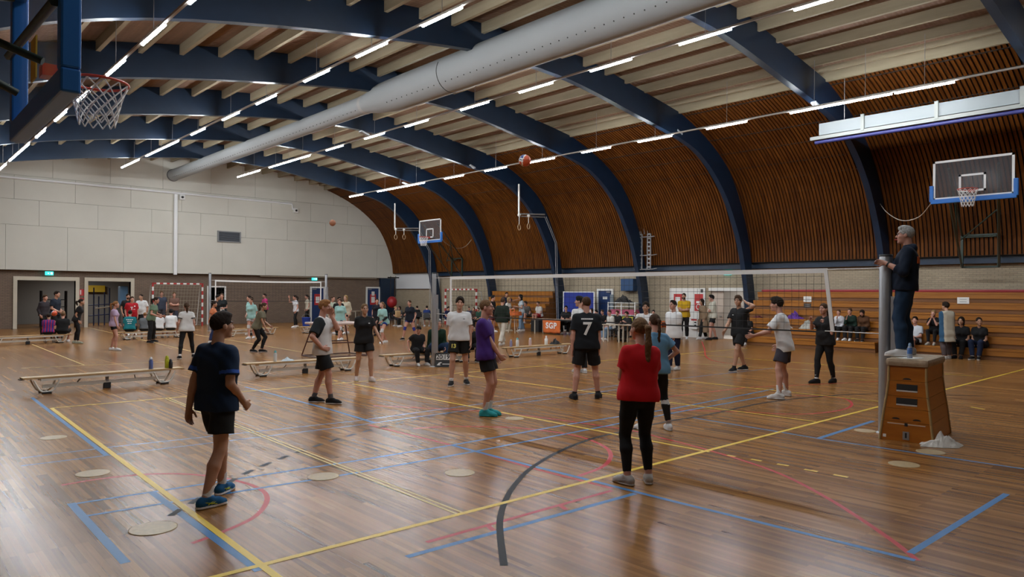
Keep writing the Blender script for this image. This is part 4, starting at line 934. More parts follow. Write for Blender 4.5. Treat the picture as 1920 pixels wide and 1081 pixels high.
# blue board
bb = empty('blue_board', (17.3, 21.0, 0), 0, 'large blue board in a white frame standing behind the banner table', 'board')
MB().box((-.02,-1.1,.35),(.02,1.1,2.1)).build('board_panel', mat('royal blue board', (.01,.03,.26), .45), bb)
for lo, hi in (((-.03,-1.14,0),(.03,-1.08,2.15)),((-.03,1.08,0),(.03,1.14,2.15)),((-.03,-1.08,2.1),(.03,1.08,2.15)),((-.03,-1.08,.3),(.03,1.08,.35))): MB().box(lo, hi).build('board_frame', white_m, bb)
for y in (-1.1, 1.1): MB().box((-.3, y-.03, 0), (.3, y+.03, .05)).build('board_foot', white_m, bb)
MB().box((-.024,-.35,.98),(-.02,-.1,1.05)).build('board_mark', paper_m, bb)
gp = MB().box((17.75, 19.0, .0), (17.8, 20.1-.9, 2.0)).build('grey_panel', mat('grey blue panel', (.16,.20,.23), .6)); tag(gp, 'grey upright panel between blue board and blue door', 'panel')
# rack of soft mats
rk = empty('mat_rack', (17.2, 17.75, 0), 0, 'white wheeled rack with pink and yellow mats below a black heap', 'rack')
for y in (-.85, 0, .85):
    for x in (-.3, .3): MB().box((x-.025, y-.025, 0), (x+.025, y+.025, 1.62)).build('rack_post', white_m, rk)
for z in (.3, .68, 1.0, 1.42, 1.6): 
    for x in (-.3, .3): MB().box((x-.02, -.85, z-.03), (x+.02, .85, z)).build('rack_bar', white_m, rk)
    MB().box((-.3, -.85, z-.03), (.3, .85, z-.015)).build('rack_shelf', mat('grey shelf', (.3,.3,.3), .6), rk)
pk = mat('pink mat', (.50,.10,.17), .7); ye = mat('yellow mat', (.55,.50,.06), .7)
for k in range(3): o = MB().cbox((17.2, 17.75, 1.045+.085*k), (.5, 1.62-.05*k, .08), bev=.02).build('soft_mat', pk); tag(o, 'pink soft mat, %s in the pink pile on the rack' % ['lowest', 'middle', 'topmost'][k], 'mat', 'pink mats on the rack')
for k in range(3): o = MB().cbox((17.2, 17.75, .725+.075*k), (.5, 1.6-.06*k, .07), bev=.02).build('soft_mat', ye); tag(o, 'yellow soft mat, %s in the yellow pile on the rack' % ['lowest', 'middle', 'topmost'][k], 'mat', 'yellow mats on the rack')
cloth_heap('net_heap', (17.2, 17.95, 1.602), 1.3, .55, .42, black_m, 'black net heap on top of the mat rack', 'net', 31, R(90))
# chairs and tables
ch_m = mat('black chair shell', (.014,.014,.016), .5)
def chair(c, rz, lab, group=None):
    root = empty('stacking_chair', c, rz, lab, 'chair', group)
    MB().cbox((0,0,.44), (.42,.42,.03), bev=.012).build('seat', ch_m, root); MB().cbox((0,-.21,.68), (.42,.03,.32), rx=R(-8), bev=.012).build('backrest', ch_m, root)
    for s in (-1, 1):
        MB().tube([(s*.19,.18,0),(s*.18,.16,.425)], .013, 6).build('leg', grey_m, root); MB().tube([(s*.19,-.2,0),(s*.18,-.17,.44),(s*.17,-.22,.8)], .013, 6).build('leg', grey_m, root)
    return root
# ================================================================== PEOPLE: smooth implicit bodies
class Field:
    """signed distance field on a grid; shapes are blended in with a smooth union, then meshed with surface nets"""
    def __init__(s, lo, hi, h):
        s.h = h; s.lo = np.array(lo, dtype=np.float32)-2.5*h; n = np.ceil((np.array(hi)+2.5*h-s.lo)/h).astype(int)+1
        s.n = n; s.ax = [s.lo[i]+h*np.arange(n[i], dtype=np.float32) for i in range(3)]; s.F = np.full(n, .5, dtype=np.float32)
    def sub(s, lo, hi, m):
        r = []
        for i in range(3):
            a = max(0, int((lo[i]-m-s.lo[i])/s.h)); b = min(s.n[i], int((hi[i]+m-s.lo[i])/s.h)+2)
            if a >= b: return None
            r.append(slice(a, b))
        return tuple(r)
    def grid(s, r): return s.ax[0][r[0]][:,None,None], s.ax[1][r[1]][None,:,None], s.ax[2][r[2]][None,None,:]
    def union(s, r, d, k):
        f = s.F[r]
        if k > 0: hh = np.maximum(k-np.abs(f-d), 0)/k; s.F[r] = np.minimum(f, d)-hh*hh*k*.25
        else: s.F[r] = np.minimum(f, d)
    def cone(s, a, b, r1, r2, k=.02, sq=None, cut=None):
        """round cone a->b; sq = (unit vector, factor): thinner along that direction; cut: flat end at b"""
        a = np.array(a, np.float32); b = np.array(b, np.float32); R_ = max(r1, r2); r = s.sub(np.minimum(a, b)-R_, np.maximum(a, b)+R_, k+2*s.h)
        if r is None: return
        X, Y, Z = s.grid(r); X = X-a[0]; Y = Y-a[1]; Z = Z-a[2]; d = b-a
        if sq is not None:
            u, f = sq; q = (X*u[0]+Y*u[1]+Z*u[2])*(1/f-1); X, Y, Z = X+q*u[0], Y+q*u[1], Z+q*u[2]; dq = float(d@np.array(u))*(1/f-1); d = d+dq*np.array(u, np.float32)
        L2 = float(d@d)+1e-9; t = np.clip((X*d[0]+Y*d[1]+Z*d[2])/L2, 0, 1)
        D = np.sqrt((X-t*d[0])**2+(Y-t*d[1])**2+(Z-t*d[2])**2)-(r1+(r2-r1)*t)
        if sq is not None: D = D*min(1.0, (1+sq[1])/2)
        if cut is not None:
            L = math.sqrt(L2); D = np.maximum(D, ((X*d[0]+Y*d[1]+Z*d[2])/L-L))
        s.union(r, D, k)
    def ell(s, c, rad, k=.02, M=None):
        c = np.array(c, np.float32); R_ = max(rad); r = s.sub(c-R_, c+R_, k+2*s.h)
        if r is None: return
        X, Y, Z = s.grid(r); X = X-c[0]; Y = Y-c[1]; Z = Z-c[2]
        if M is not None: X, Y, Z = [M[0][i]*X+M[1][i]*Y+M[2][i]*Z for i in range(3)]
        q0 = np.sqrt((X/rad[0])**2+(Y/rad[1])**2+(Z/rad[2])**2); q1 = np.sqrt((X/rad[0]**2)**2+(Y/rad[1]**2)**2+(Z/rad[2]**2)**2)+1e-6
        s.union(r, q0*(q0-1)/q1, k)
    def plane(s, p, n):                                       # keep the side n points away from
        X, Y, Z = s.ax[0][:,None,None]-p[0], s.ax[1][None,:,None]-p[1], s.ax[2][None,None,:]-p[2]
        s.F = np.maximum(s.F, (X*n[0]+Y*n[1]+Z*n[2]).astype(np.float32))
    def minus_ell(s, c, rad, M):
        X, Y, Z = s.ax[0][:,None,None]-c[0], s.ax[1][None,:,None]-c[1], s.ax[2][None,None,:]-c[2]
        X, Y, Z = [M[0][i]*X+M[1][i]*Y+M[2][i]*Z for i in range(3)]
        q0 = np.sqrt((X/rad[0])**2+(Y/rad[1])**2+(Z/rad[2])**2)
        s.F = np.maximum(s.F, ((1-q0)*min(rad)).astype(np.float32))
    def wrinkle(s, amp, fr, seed=0.0):
        X, Y, Z = s.ax[0][:,None,None], s.ax[1][None,:,None], s.ax[2][None,None,:]
        w = np.sin(fr*(Z*1.0+.45*X+.3*np.sin(7*Y+seed))+seed)+.7*np.sin(fr*.73*(.9*X-.6*Z+.8*Y)+seed*2.1+2*np.sin(5*Z))
        s.F = s.F+(amp*w).astype(np.float32)
    def mesh(s):
        F = s.F; I = F < 0; n = F.shape
        c = np.zeros((n[0]-1, n[1]-1, n[2]-1), np.int8)
        for dx in (0,1):
            for dy in (0,1):
                for dz in (0,1): c += I[dx:n[0]-1+dx, dy:n[1]-1+dy, dz:n[2]-1+dz]
        act = (c > 0) & (c < 8); idx = np.argwhere(act)
        if len(idx) == 0: return None
        vid = np.full(act.shape, -1, np.int64); vid[act] = np.arange(len(idx))
        P = np.zeros((len(idx), 3), np.float64); W = np.zeros(len(idx)); E = [(0,1),(2,3),(4,5),(6,7),(0,2),(1,3),(4,6),(5,7),(0,4),(1,5),(2,6),(3,7)]
        off = np.array([[(k >> 2) & 1, (k >> 1) & 1, k & 1] for k in range(8)])
        V = [F[idx[:,0]+o[0], idx[:,1]+o[1], idx[:,2]+o[2]] for o in off]
        for a, b in E:
            m = (V[a] < 0) != (V[b] < 0); t = V[a]/(V[a]-V[b]+1e-12*(V[a] == V[b])); t = np.where(m, t, 0)
            P += np.where(m[:,None], off[a]+(off[b]-off[a])*t[:,None], 0); W += m
        P = (P/W[:,None]+idx)*s.h+s.lo
        Q = []
        for axis in range(3):
            sl0 = [slice(None)]*3; sl1 = [slice(None)]*3; sl0[axis] = slice(0, n[axis]-1); sl1[axis] = slice(1, n[axis])
            A, B_ = I[tuple(sl0)], I[tuple(sl1)]; e = np.argwhere(A != B_)
            o1, o2 = [i for i in range(3) if i != axis]
            ok = (e[:,o1] > 0) & (e[:,o2] > 0) & (e[:,o1] < n[o1]-1) & (e[:,o2] < n[o2]-1); e = e[ok]
            ins = A[e[:,0], e[:,1], e[:,2]]
            def g(d1, d2):
                q = e.copy(); q[:,o1] -= d1; q[:,o2] -= d2; return vid[q[:,0], q[:,1], q[:,2]]
            a, b, c_, d = g(0,0), g(1,0), g(1,1), g(0,1); q = np.stack([a, b, c_, d], 1)
            flip = ins if axis != 1 else ~ins
            q[flip] = q[flip][:, ::-1]; Q.append(q)
        Q = np.concatenate(Q)[:, ::-1]
        return P, Q

def mesh_object(name, PQ, mats, parent, fn=None):
    if PQ is None: return None
    P, Q = PQ; me = bpy.data.meshes.new(name)
    me.vertices.add(len(P)); me.vertices.foreach_set('co', P.astype(np.float32).ravel())
    me.loops.add(4*len(Q)); me.loops.foreach_set('vertex_index', Q.astype(np.int32).ravel())
    me.polygons.add(len(Q)); me.polygons.foreach_set('loop_start', (4*np.arange(len(Q))).astype(np.int32)); me.polygons.foreach_set('loop_total', np.full(len(Q), 4, np.int32))
    me.polygons.foreach_set('use_smooth', np.ones(len(Q), bool))
    for m in mats: me.materials.append(m)
    if fn is not None: me.polygons.foreach_set('material_index', fn(P[Q].mean(1)).astype(np.int32))
    me.update(calc_edges=True); me.validate()
    return link(name, me, parent)

V3 = lambda *a: np.array(a, dtype=np.float64)
def nrm(v): return v/(np.linalg.norm(v)+1e-12)
def rot(axis, a):
    return np.array(Matrix.Rotation(a, 3, Vector(axis)))
def ik(a, b, l1, l2, pole):
    """middle joint of a two-bone chain from a to b; b is pulled in when out of reach"""
    d = b-a; L = np.linalg.norm(d); mx = (l1+l2)*.998
    if L > mx: b = a+d/L*mx; L = mx; d = b-a
    L = max(L, abs(l1-l2)+.02); u = nrm(d); x = (l1*l1-l2*l2+L*L)/(2*L); y = math.sqrt(max(0, l1*l1-x*x))
    p = pole-u*(pole@u)
    if np.linalg.norm(p) < 1e-5: p = V3(0,0,-1)-u*(-u[2])
    return a+u*x+nrm(p)*y, b

SKIN = {}
def skin_mat(t):
    cols = {'light': (.48,.26,.18), 'pink': (.52,.27,.20), 'tan': (.44,.24,.155), 'brown': (.24,.115,.07), 'pale': (.56,.34,.26)}
    m = mat('skin '+t, cols[t], .5, var=.07, vscale=12); b = m.node_tree.nodes['Principled BSDF']; b.inputs['Subsurface Weight'].default_value = .0
    return m
HAIRC = {'dark': (.020,.013,.009), 'brown': (.060,.033,.018), 'mid': (.15,.085,.042), 'blond': (.30,.19,.085), 'ginger': (.26,.12,.045), 'grey': (.30,.30,.29), 'black': (.010,.009,.009)}
def hair_mat(t):
    m = mat('hair '+t, HAIRC[t], .75, spec=.15, var=.35, vscale=45, bump=.35, bscale=110); return m
CLOTH = {}
def cloth(c):
    if c not in CLOTH:
        CLOTH[c] = mat('cloth %02d' % len(CLOTH), c, .85, spec=.25, var=.06, vscale=7, bump=.12, bscale=160)
    return CLOTH[c]
eye_w, eye_d, lip_m, brow_m = mat('eye white', (.7,.68,.65), .3), mat('dark iris', (.05,.032,.025), .4), mat('lips', (.38,.17,.13), .5), mat('brow hair', (.05,.03,.02), .8)

BLACK = (.012,.012,.013); WHITE = (.66,.67,.68); NAVY = (.012,.02,.05)

class Person:
    """p: spec dict. Local frame: +y is where the figure faces, +x its right side; the Empty stands on the floor."""
    def __init__(s, label, **p):
        s.p = p; g = p.get
        s.H = g('H', 1.75); k = s.H/1.75; s.k = k; fem = g('fem', False); s.fem = fem; bulk = g('bulk', 1.0)
        base = V3(*p['pos']); s.base = base; s.face = p['face']     # heading: world angle of the facing direction
        fx, fy = math.cos(s.face), math.sin(s.face); s.W = np.array([[fy, fx, 0], [-fx, fy, 0], [0, 0, 1]])   # columns: local x, y, z in world
        h = g('res', .016)
        # ---- skeleton
        lean, side, twist = R(g('lean', 3)), R(g('side', 0)), R(g('twist', 0))
        pz = g('pelvis', .945)*k if g('pelvis_abs') is None else g('pelvis_abs')
        pel = V3(g('px', 0), g('py', 0), pz)
        Rt = rot((0,1,0), side) @ rot((1,0,0), -lean); Rs = Rt @ rot((0,0,1), twist)
        T = lambda x, y, z: pel+Rs @ (V3(x, y, z)*k)
        sw = (.145 if fem else .168)*(.55+.45*bulk)
        hipw = .088
        s.sh = [T(-sw, -.005, .435+g('shrugL', 0)), T(sw, -.005, .435+g('shrugR', 0))]; neck0 = T(0, -.01, .49); 
        hy, hp, hr = R(g('hyaw', 0)), R(g('hpitch', 0)), R(g('hroll', 0))
        Rh = Rs @ rot((0,0,1), -hy) @ rot((0,1,0), hr) @ rot((1,0,0), hp + lean*.6)
        neck1 = neck0+(Rs @ V3(0,.012,.038)+Rh @ V3(0,.012,.038))*k; hc = neck1+Rh @ V3(0,.022,.105)*k
        s.hc, s.Rh = hc, Rh; s.neck0 = neck0
        hip = [pel+Rt @ V3(-hipw,0,-.02)*k, pel+Rt @ V3(hipw,0,-.02)*k]; s.hip = hip
        lt, ls = .435*k, .425*k; ua, fa = .285*k, .25*k
        if g('pelvis_abs') is None:                       # lower the hips until both feet reach the floor
            for i, key in enumerate(('footL', 'footR')):
                f = g(key, (-.11 if i == 0 else .11, 0)); dz = (lt+ls)**2*.985-(hip[i][0]-f[0])**2-(hip[i][1]-f[1])**2
                need = math.sqrt(max(dz, .05))+(f[2] if len(f) > 2 else .085*k)-hip[i][2]
                if need < 0:
                    sh_ = V3(0,0,need); pel = pel+sh_; hip = [q+sh_ for q in hip]; s.sh = [q+sh_ for q in s.sh]; neck0 = neck0+sh_; hc = hc+sh_; s.hc, s.neck0, s.hip = hc, neck0, hip
        # feet: local targets of the ankles
        s.ank, s.knee, s.toe = [], [], []
        for i, key in enumerate(('footL', 'footR')):
            f = g(key, (-.11 if i == 0 else .11, 0)); sx = -1 if i == 0 else 1
            A = V3(f[0], f[1], f[2] if len(f) > 2 else .085*k); fdir = R(g('toe'+key[-1], 12)*sx); lift = g('heel'+key[-1], 0)
            pole = V3(sx*g('kneeout', .15), 1, 0)
            K, A = ik(hip[i], A, lt, ls, pole); s.ank.append(A); s.knee.append(K)
            td = V3(math.sin(fdir)*math.cos(R(lift)), math.cos(fdir)*math.cos(R(lift)), -math.sin(R(lift))); s.toe.append(td)
        # hands: local targets relative to the shoulder (right, forward, up), or absolute world point
        s.elb, s.wri, s.hdir = [], [], []
        for i, key in enumerate(('handL', 'handR')):
            sx = -1 if i == 0 else 1; t = g(key, (.05, .06, -.50))
            if len(t) == 4 and t[0] == 'w': tgt = s.W.T @ (V3(*t[1:])-base) if False else s.to_local(V3(*t[1:]))
            else: tgt = s.sh[i]+Rs @ V3(sx*t[0], t[1], t[2])*k
            po = g('elb'+key[-1], (.35, -.8, -.4)); pole = Rs @ V3(sx*po[0], po[1], po[2])
            E_, Wp = ik(s.sh[i], tgt, ua, fa, pole); s.elb.append(E_); s.wri.append(Wp)
            hd = g('hd'+key[-1]); s.hdir.append(nrm(Rs @ V3(sx*hd[0], hd[1], hd[2])) if hd else nrm(nrm(Wp-E_)+Rs @ V3(0,.18,0)))
        s.Rs, s.Rt, s.pel, s.T, s.sw = Rs, Rt, pel, T, sw
        allp = np.array([hc+V3(0,0,.14*k), hc+V3(.1,.13,0), hc-V3(.1,.13,0)]+s.ank+s.knee+s.elb+s.wri+s.sh+[pel]+[w+d*.2*k for w, d in zip(s.wri, s.hdir)]+[a+t*.2*k for a, t in zip(s.ank, s.toe)])
        s.lo, s.hi = allp.min(0)-.17*k, allp.max(0)+.17*k; s.lo[2] = max(s.lo[2], min(s.ank[0][2], s.ank[1][2])-.10*k)
        s.hi[2] = min(s.hi[2], max(allp[:,2].max()+.03, .1))
        root = empty('person', tuple(base), 0, label, 'person', g('group')); s.root = root
        root.rotation_euler = (0, 0, s.face-math.pi/2)
        s.bulk = bulk; s.hres = h; s.build()
    def to_local(s, w): return s.W.T @ (w-s.base)
    # ---- shapes
    def torso(s, F, inf, k=.07, full=True):
        T, kk = s.T, s.k; b = s.bulk; fem = s.fem; q = (tuple(s.Rs @ V3(0,1,0)), .80)
        F.cone(T(-.075,0,-.02), T(.075,0,-.02), (.108 if not fem else .112)*kk*(.6+.4*b)+inf, (.108 if not fem else .112)*kk*(.6+.4*b)+inf, k, q)
        wst = (.112 if not fem else .098)*kk*b+inf
        F.cone(T(-.055,.005,.14), T(.055,.005,.14), wst, wst, k, q)
        ch = (.128 if not fem else .108)*kk*(.5+.5*b)+inf
        F.cone(T(-.075,0,.33), T(.075,0,.33), ch, ch, k, q)
        F.cone(T(-s.sw*.8,-.01,.415), T(s.sw*.8,-.01,.415), .058*kk+inf, .058*kk+inf, k)
        for x in (-1, 1): F.cone(T(x*.035,-.015,.475), T(x*s.sw*.95,-.008,.432), .040*kk+inf, .046*kk+inf, .03)
        if fem:
            for x in (-.068, .068): F.ell(T(x, .078, .32), (.054*kk+inf,)*3, .045)
        if b > 1.08: F.ell(T(0, .06, .12), (.13*kk*b+inf, .10*kk*b+inf, .15*kk), .06)
    def arm(s, F, i, inf, k=.025, lo=0.0, upto=1.0):
        kk = s.k; b = .6+.4*s.bulk; f = .86 if s.fem else 1.0
        F.cone(s.sh[i], s.elb[i], .052*kk*b*f+inf, .040*kk*b*f+inf, k)
        if upto > 1: e, w = s.elb[i], s.wri[i]; F.cone(e, e+(w-e)*.35, .040*kk*b*f+inf, .040*kk*b*f+inf, .012); F.cone(e+(w-e)*.35, w, .040*kk*b*f+inf, .027*kk*f+inf, .012)
    def legs(s, F, inf, k=.02):
        kk = s.k; b = .6+.4*s.bulk; f = 1.02 if s.fem else 1.0
        for i in (0, 1):
            h, n, a = s.hip[i], s.knee[i], s.ank[i]
            F.cone(h, h+(n-h)*.5, .092*kk*b*f+inf, .074*kk*b*f+inf, k); F.cone(h+(n-h)*.5, n, .074*kk*b*f+inf, .053*kk+inf, k)
            back = -nrm(np.cross(np.cross(nrm(a-n), nrm(n-h)+V3(0,.001,0)), nrm(a-n))) if np.linalg.norm(np.cross(nrm(a-n), nrm(n-h))) > .08 else s.Rt @ V3(0,-1,0)
            c = n+(a-n)*.32+(s.Rt @ V3(0,-.016,0))*kk
            F.cone(n, c, .052*kk+inf, .056*kk*b+inf, k); F.cone(c, a, .055*kk*b+inf, .036*kk+inf, k)
    def build(s):
        p, g, kk, root = s.p, s.p.get, s.k, s.root; h = s.hres; near = h < .0115
        # ---------------- body
        F = Field(s.lo, s.hi, h); sk = skin_mat(g('skin', 'light'))
        s.torso(F, 0); s.legs(F, 0)
        for i in (0, 1): s.arm(F, i, 0, .022, upto=2)
        Rh, hc = s.Rh, s.hc; Hd = lambda x, y, z: hc+Rh @ (V3(x, y, z)*kk); MR = Rh.tolist()
        F.cone(s.neck0-s.Rs @ V3(0,0,.03)*kk, Hd(0,-.022,-.05), .056*kk*(.88 if s.fem else 1), .052*kk*(.88 if s.fem else 1), .02)
        F.ell(Hd(0,-.008,.028), (.072*kk,.093*kk,.088*kk), .01, MR)
        F.ell(Hd(0,.030,-.025), (.063*kk,.062*kk,.080*kk), .025, MR)
        F.cone(Hd(0,.045,-.075), Hd(0,.072,-.092), .038*kk, .022*kk, .024)
        F.cone(Hd(0,.088,.014), Hd(0,.108,-.022), .008*kk, .0135*kk, .009)                       # nose
        for sx in (-1, 1):
            F.ell(Hd(sx*.074,-.006,-.006), (.010*kk,.021*kk,.032*kk), .006, MR)                    # ears
            F.ell(Hd(sx*.03,.083,.031), (.024*kk,.012*kk,.007*kk), .012, MR); F.ell(Hd(sx*.040,.062,-.022), (.022*kk,.020*kk,.018*kk), .02, MR)
        F.ell(Hd(0,.088,-.050), (.022*kk,.010*kk,.006*kk), .008, MR); F.ell(Hd(0,.086,-.062), (.019*kk,.010*kk,.006*kk), .008, MR)
        for i in (0, 1): s.hand(F, i)
        for i in (0, 1):
            a, t = s.ank[i], s.toe[i]; up = V3(0,0,1)
            F.cone(a, a-t*.035*kk-V3(0,0,.045)*kk, .034*kk, .032*kk, .02); F.cone(a-V3(0,0,.042)*kk, a+t*.12*kk-V3(0,0,.055)*kk, .034*kk, .026*kk, .02)
        eyes = [Hd(sx*.030,.083,.008) for sx in (-1, 1)]; mouth = Hd(0,.095,-.056); brows = [Hd(sx*.031,.088,.032) for sx in (-1, 1)]
        inv = Rh.T
        def fm(C):
            q = (C-hc) @ Rh/kk; m = np.zeros(len(C)); f = q[:,1] > .05
            if h < .0125: m[f & (np.abs(np.abs(q[:,0])-.031) < .018) & (np.abs(q[:,2]-.036) < .0045)] = 2
            m[f & (np.abs(np.abs(q[:,0])-.030) < .011) & (np.abs(q[:,2]-.012) < .0052)] = 1
            if h < .0125: m[f & (np.abs(q[:,0]) < .020) & (np.abs(q[:,2]+.056) < .006)] = 3
            return m
        body = mesh_object('body', F.mesh(), [sk, eye_d, mat('brow '+g('hair', ('brown',))[0], tuple(.6*c+.05 for c in HAIRC[g('hair', ('brown',))[0]]), .8), lip_m], root, fm)
        # ---------------- clothes
        if g('shirt'): s.shirt(g('shirt'))
        if g('pants'): s.pants(g('pants'))
        for i in (0, 1): s.shoe(i)
        if g('kneepad'):
            for i in (0, 1):
                Fk = Field(s.knee[i]-.12, s.knee[i]+.12, h); u = nrm(s.ank[i]-s.hip[i]); Fk.cone(s.knee[i]-u*.07*kk, s.knee[i]+u*.08*kk, .066*kk, .062*kk, .01, cut=True); Fk.plane(s.knee[i]-u*.075*kk, -u); mesh_object('knee_pad', Fk.mesh(), [cloth(g('kneepad'))], root)
        if g('armband'):
            for i in (0, 1):
                e, w = s.elb[i], s.wri[i]; Fk = Field(np.minimum(e, w)-.09, np.maximum(e, w)+.09, h); Fk.cone(e-(w-e)*.15, e+(w-e)*.75, .05*kk, .042*kk, .01, cut=True); mesh_object('arm_sleeve', Fk.mesh(), [cloth(g('armband'))], root)
        if g('hair'): s.hair(*g('hair'))
        if g('glasses'):
            mb = MB()
            for sx in (-1, 1):
                mb.tube([Hd(sx*.032+.021*math.cos(t), .096, .008+.015*math.sin(t)) for t in [2*math.pi*k/14 for k in range(14)]], .0022*kk, 5, closed=True); mb.tube([Hd(sx*.053,.095,.012), Hd(sx*.074,.06,.012), Hd(sx*.079,-.01,.010)], .0022*kk, 5)
            mb.tube([Hd(-.011,.098,.01), Hd(.011,.098,.01)], .0022*kk, 5); mb.build('glasses', mat('dark spectacle frame', (.03,.02,.018), .4), root)
        if g('beard'):
            Fb = Field(hc-.13, hc+.13, min(h, .012)); Fb.ell(Hd(0,.034,-.055), (.063*kk,.066*kk,.062*kk), .02, MR); Fb.plane(Hd(0,0,-.028), Rh @ V3(0,-.25,1)); Fb.minus_ell(Hd(0,.12,-.052), (.03*kk,.04*kk,.012*kk), MR); mesh_object('beard', Fb.mesh(), [hair_mat(g('beard'))], root)
        if g('cap'):
            Fc = Field(hc-.2, hc+.22, min(h, .014)); Fc.ell(Hd(0,-.008,.035), (.088*kk,.108*kk,.098*kk), .01, MR); Fc.plane(Hd(0,0,.035), Rh @ V3(0,0,-1)); Fc.cone(Hd(0,.06,.045), Hd(0,.16,.035), .07*kk, .055*kk, .01, (tuple(Rh @ V3(0,0,1)), .14)); mesh_object('cap', Fc.mesh(), [cloth(g('cap'))], root)
    def hand(s, F, i):
        kk = s.k*(.92 if s.fem else 1.0); w, d = s.wri[i], s.hdir[i]; sx = -1 if i == 0 else 1
        inw = s.Rs @ V3(-sx, 0, 0); pn = s.p.get('palm'+'LR'[i]); nrm_ = nrm(s.Rs @ V3(-sx*pn[0], pn[1], pn[2])) if pn else inw
        nrm_ = nrm(nrm_-d*(nrm_@d)); lat = np.cross(d, nrm_)*sx                    # lat: towards the thumb
        if lat @ (s.Rs @ V3(0,1,.2)) < 0 and not pn: lat = -lat
        curl = s.p.get('curl'+'LR'[i], .35); tk = max(1.0, s.hres/.0095)
        F.cone(w, w+d*.035*kk, .026*kk, .026*kk, .014, (tuple(nrm_), .72))
        for q in (-.026, -.009, .009, .026): F.cone(w+d*.028*kk+lat*q*.7*kk, w+d*.09*kk+lat*q*kk, .017*kk, .0135*kk, .012, (tuple(nrm_), .8))
        for q, L, r in ((.030,.066,.0088),(.010,.075,.0092),(-.010,.070,.0088),(-.029,.054,.0078)):
            b = w+d*.092*kk+lat*q*kk; c1 = curl*(1.0+.35*(.03-q)/.06); a1 = nrm(d*math.cos(c1)+nrm_*math.sin(c1)); m_ = b+a1*L*.52*kk; a2 = nrm(d*math.cos(c1*2.1)+nrm_*math.sin(c1*2.1)); e = m_+a2*L*.52*kk
            F.cone(b, m_, r*kk*tk, r*.95*kk*tk, .004); F.cone(m_, e, r*.95*kk*tk, r*.78*kk*tk, .004)
        b = w+d*.030*kk+lat*.024*kk; m_ = b+nrm(d*.62+lat*.62+nrm_*.3)*.042*kk; e = m_+nrm(d*.85+lat*.25+nrm_*.35)*.036*kk
        F.cone(b, m_, .0135*kk*tk, .0105*kk*tk, .008); F.cone(m_, e, .0105*kk*tk, .0085*kk*tk, .004)
    def shirt(s, q):
        """q = dict(c=colour, sleeve=.6 of the upper arm or up to 2 = wrist, hem=below pelvis, fit, trim)"""
        kk, h = s.k, s.hres; inf = q.get('fit', .014); F = Field(s.lo, s.hi, h); T = s.T
        s.torso(F, inf, .08)
        hem = q.get('hem', -.10 if s.p.get('pelvis_abs') is None else -.05); wd = (.118 if not s.fem else .104)*kk*s.bulk+inf
        sqv = (tuple(s.Rs @ V3(0,1,0)), .86)
        for x in (-.062, .062): F.cone(T(x,0,.31), T(x*1.12,.0,hem-.05), wd*.97, wd*.99+q.get('flare', .0), .06, (tuple(s.Rs @ V3(0,1,0)), .90))
        hr_ = .119*kk*(.6+.4*s.bulk)+inf+q.get('flare', 0); sqv = (sqv[0], .92); F.cone(T(-.082,0,hem+.02), T(.082,0,hem+.02), hr_, hr_, .05, sqv); F.cone(T(-.078,0,(hem+.06)*.5), T(.078,0,(hem+.06)*.5), hr_, hr_, .05, sqv)
        hn = s.Rt @ V3(0,0,-1)
        F.plane(T(0,0,hem), hn)
        sl = q.get('sleeve', .55); b = .6+.4*s.bulk; f = .86 if s.fem else 1.0
        if sl > 0:
            for i in (0, 1):
                S_, E_, W_ = s.sh[i], s.elb[i], s.wri[i]; r0 = .056*kk*b*f+inf
                if sl <= 1: F.cone(S_, S_+(E_-S_)*sl, r0, (.056*kk*b*f+inf+q.get('loose', .010)), .035, cut=True)
                else:
                    F.cone(S_, E_, r0, .045*kk*b*f+inf, .03); F.cone(E_, E_+(W_-E_)*(sl-1), .045*kk*b*f+inf, .034*kk*f+inf, .015, cut=True)
        nk = s.neck0+s.Rs @ V3(0,.012,.012)*kk
        if not q.get('hood'): F.plane(s.neck0+s.Rs @ V3(0,.0,.030 if not q.get('collar') else .06)*kk, s.Rs @ V3(0,.35,1)/1.06)
        F.wrinkle(.0022 if h < .012 else .002, 34, s.base[0]*3+s.base[1])
        cm = cloth(q['c']); mats = [cm]; fn = None
        if q.get('sleeve_c') or q.get('band') or q.get('stripe'):
            mats += [cloth(q.get('sleeve_c') or q.get('band') or q.get('stripe'))]
            def fn(C):
                m = np.zeros(len(C))
                if q.get('sleeve_c'):
                    for i in (0, 1):
                        u = nrm(s.elb[i]-s.sh[i]); dd = C-s.sh[i]; al = dd @ u; rad = np.linalg.norm(dd-al[:,None]*u, axis=1)
                        lx = (C-s.T(0,0,.4)) @ (s.Rs @ V3(1,0,0)); m[(np.abs(lx) > s.sw*.86+2.6*(inf-.014)) & (rad < .13) & (al > -.09)] = 1
                if q.get('band'):
                    for i in (0, 1):
                        u = nrm(s.elb[i]-s.sh[i]); dd = C-s.sh[i]; al = dd @ u/np.linalg.norm(s.elb[i]-s.sh[i]); rad = np.linalg.norm(dd-(dd @ u)[:,None]*u, axis=1); m[(al > sl-.15) & (al < sl-.04) & (rad < .1)] = 1
                if q.get('stripe'):
                    lx = (C-s.T(0,0,0)) @ (s.Rs @ V3(1,0,0)); m[np.mod(lx+.5, .09) < .045] = 1
                return m
        o = mesh_object(q.get('name', 'shirt'), F.mesh(), mats, s.root, fn); s.shirt_o = o
        if q.get('hood'):
            Fh = Field(s.neck0-.25, s.neck0+.25, h); Fh.cone(T(-.07,-.055,.485), T(.07,-.055,.485), .05*kk, .05*kk, .03); Fh.cone(T(-.075,.03,.50), T(-.05,-.06,.51), .035*kk, .05*kk, .03); Fh.cone(T(.075,.03,.50), T(.05,-.06,.51), .035*kk, .05*kk, .03); mesh_object('hood', Fh.mesh(), [cm], s.root)
        if q.get('open'):
            pass
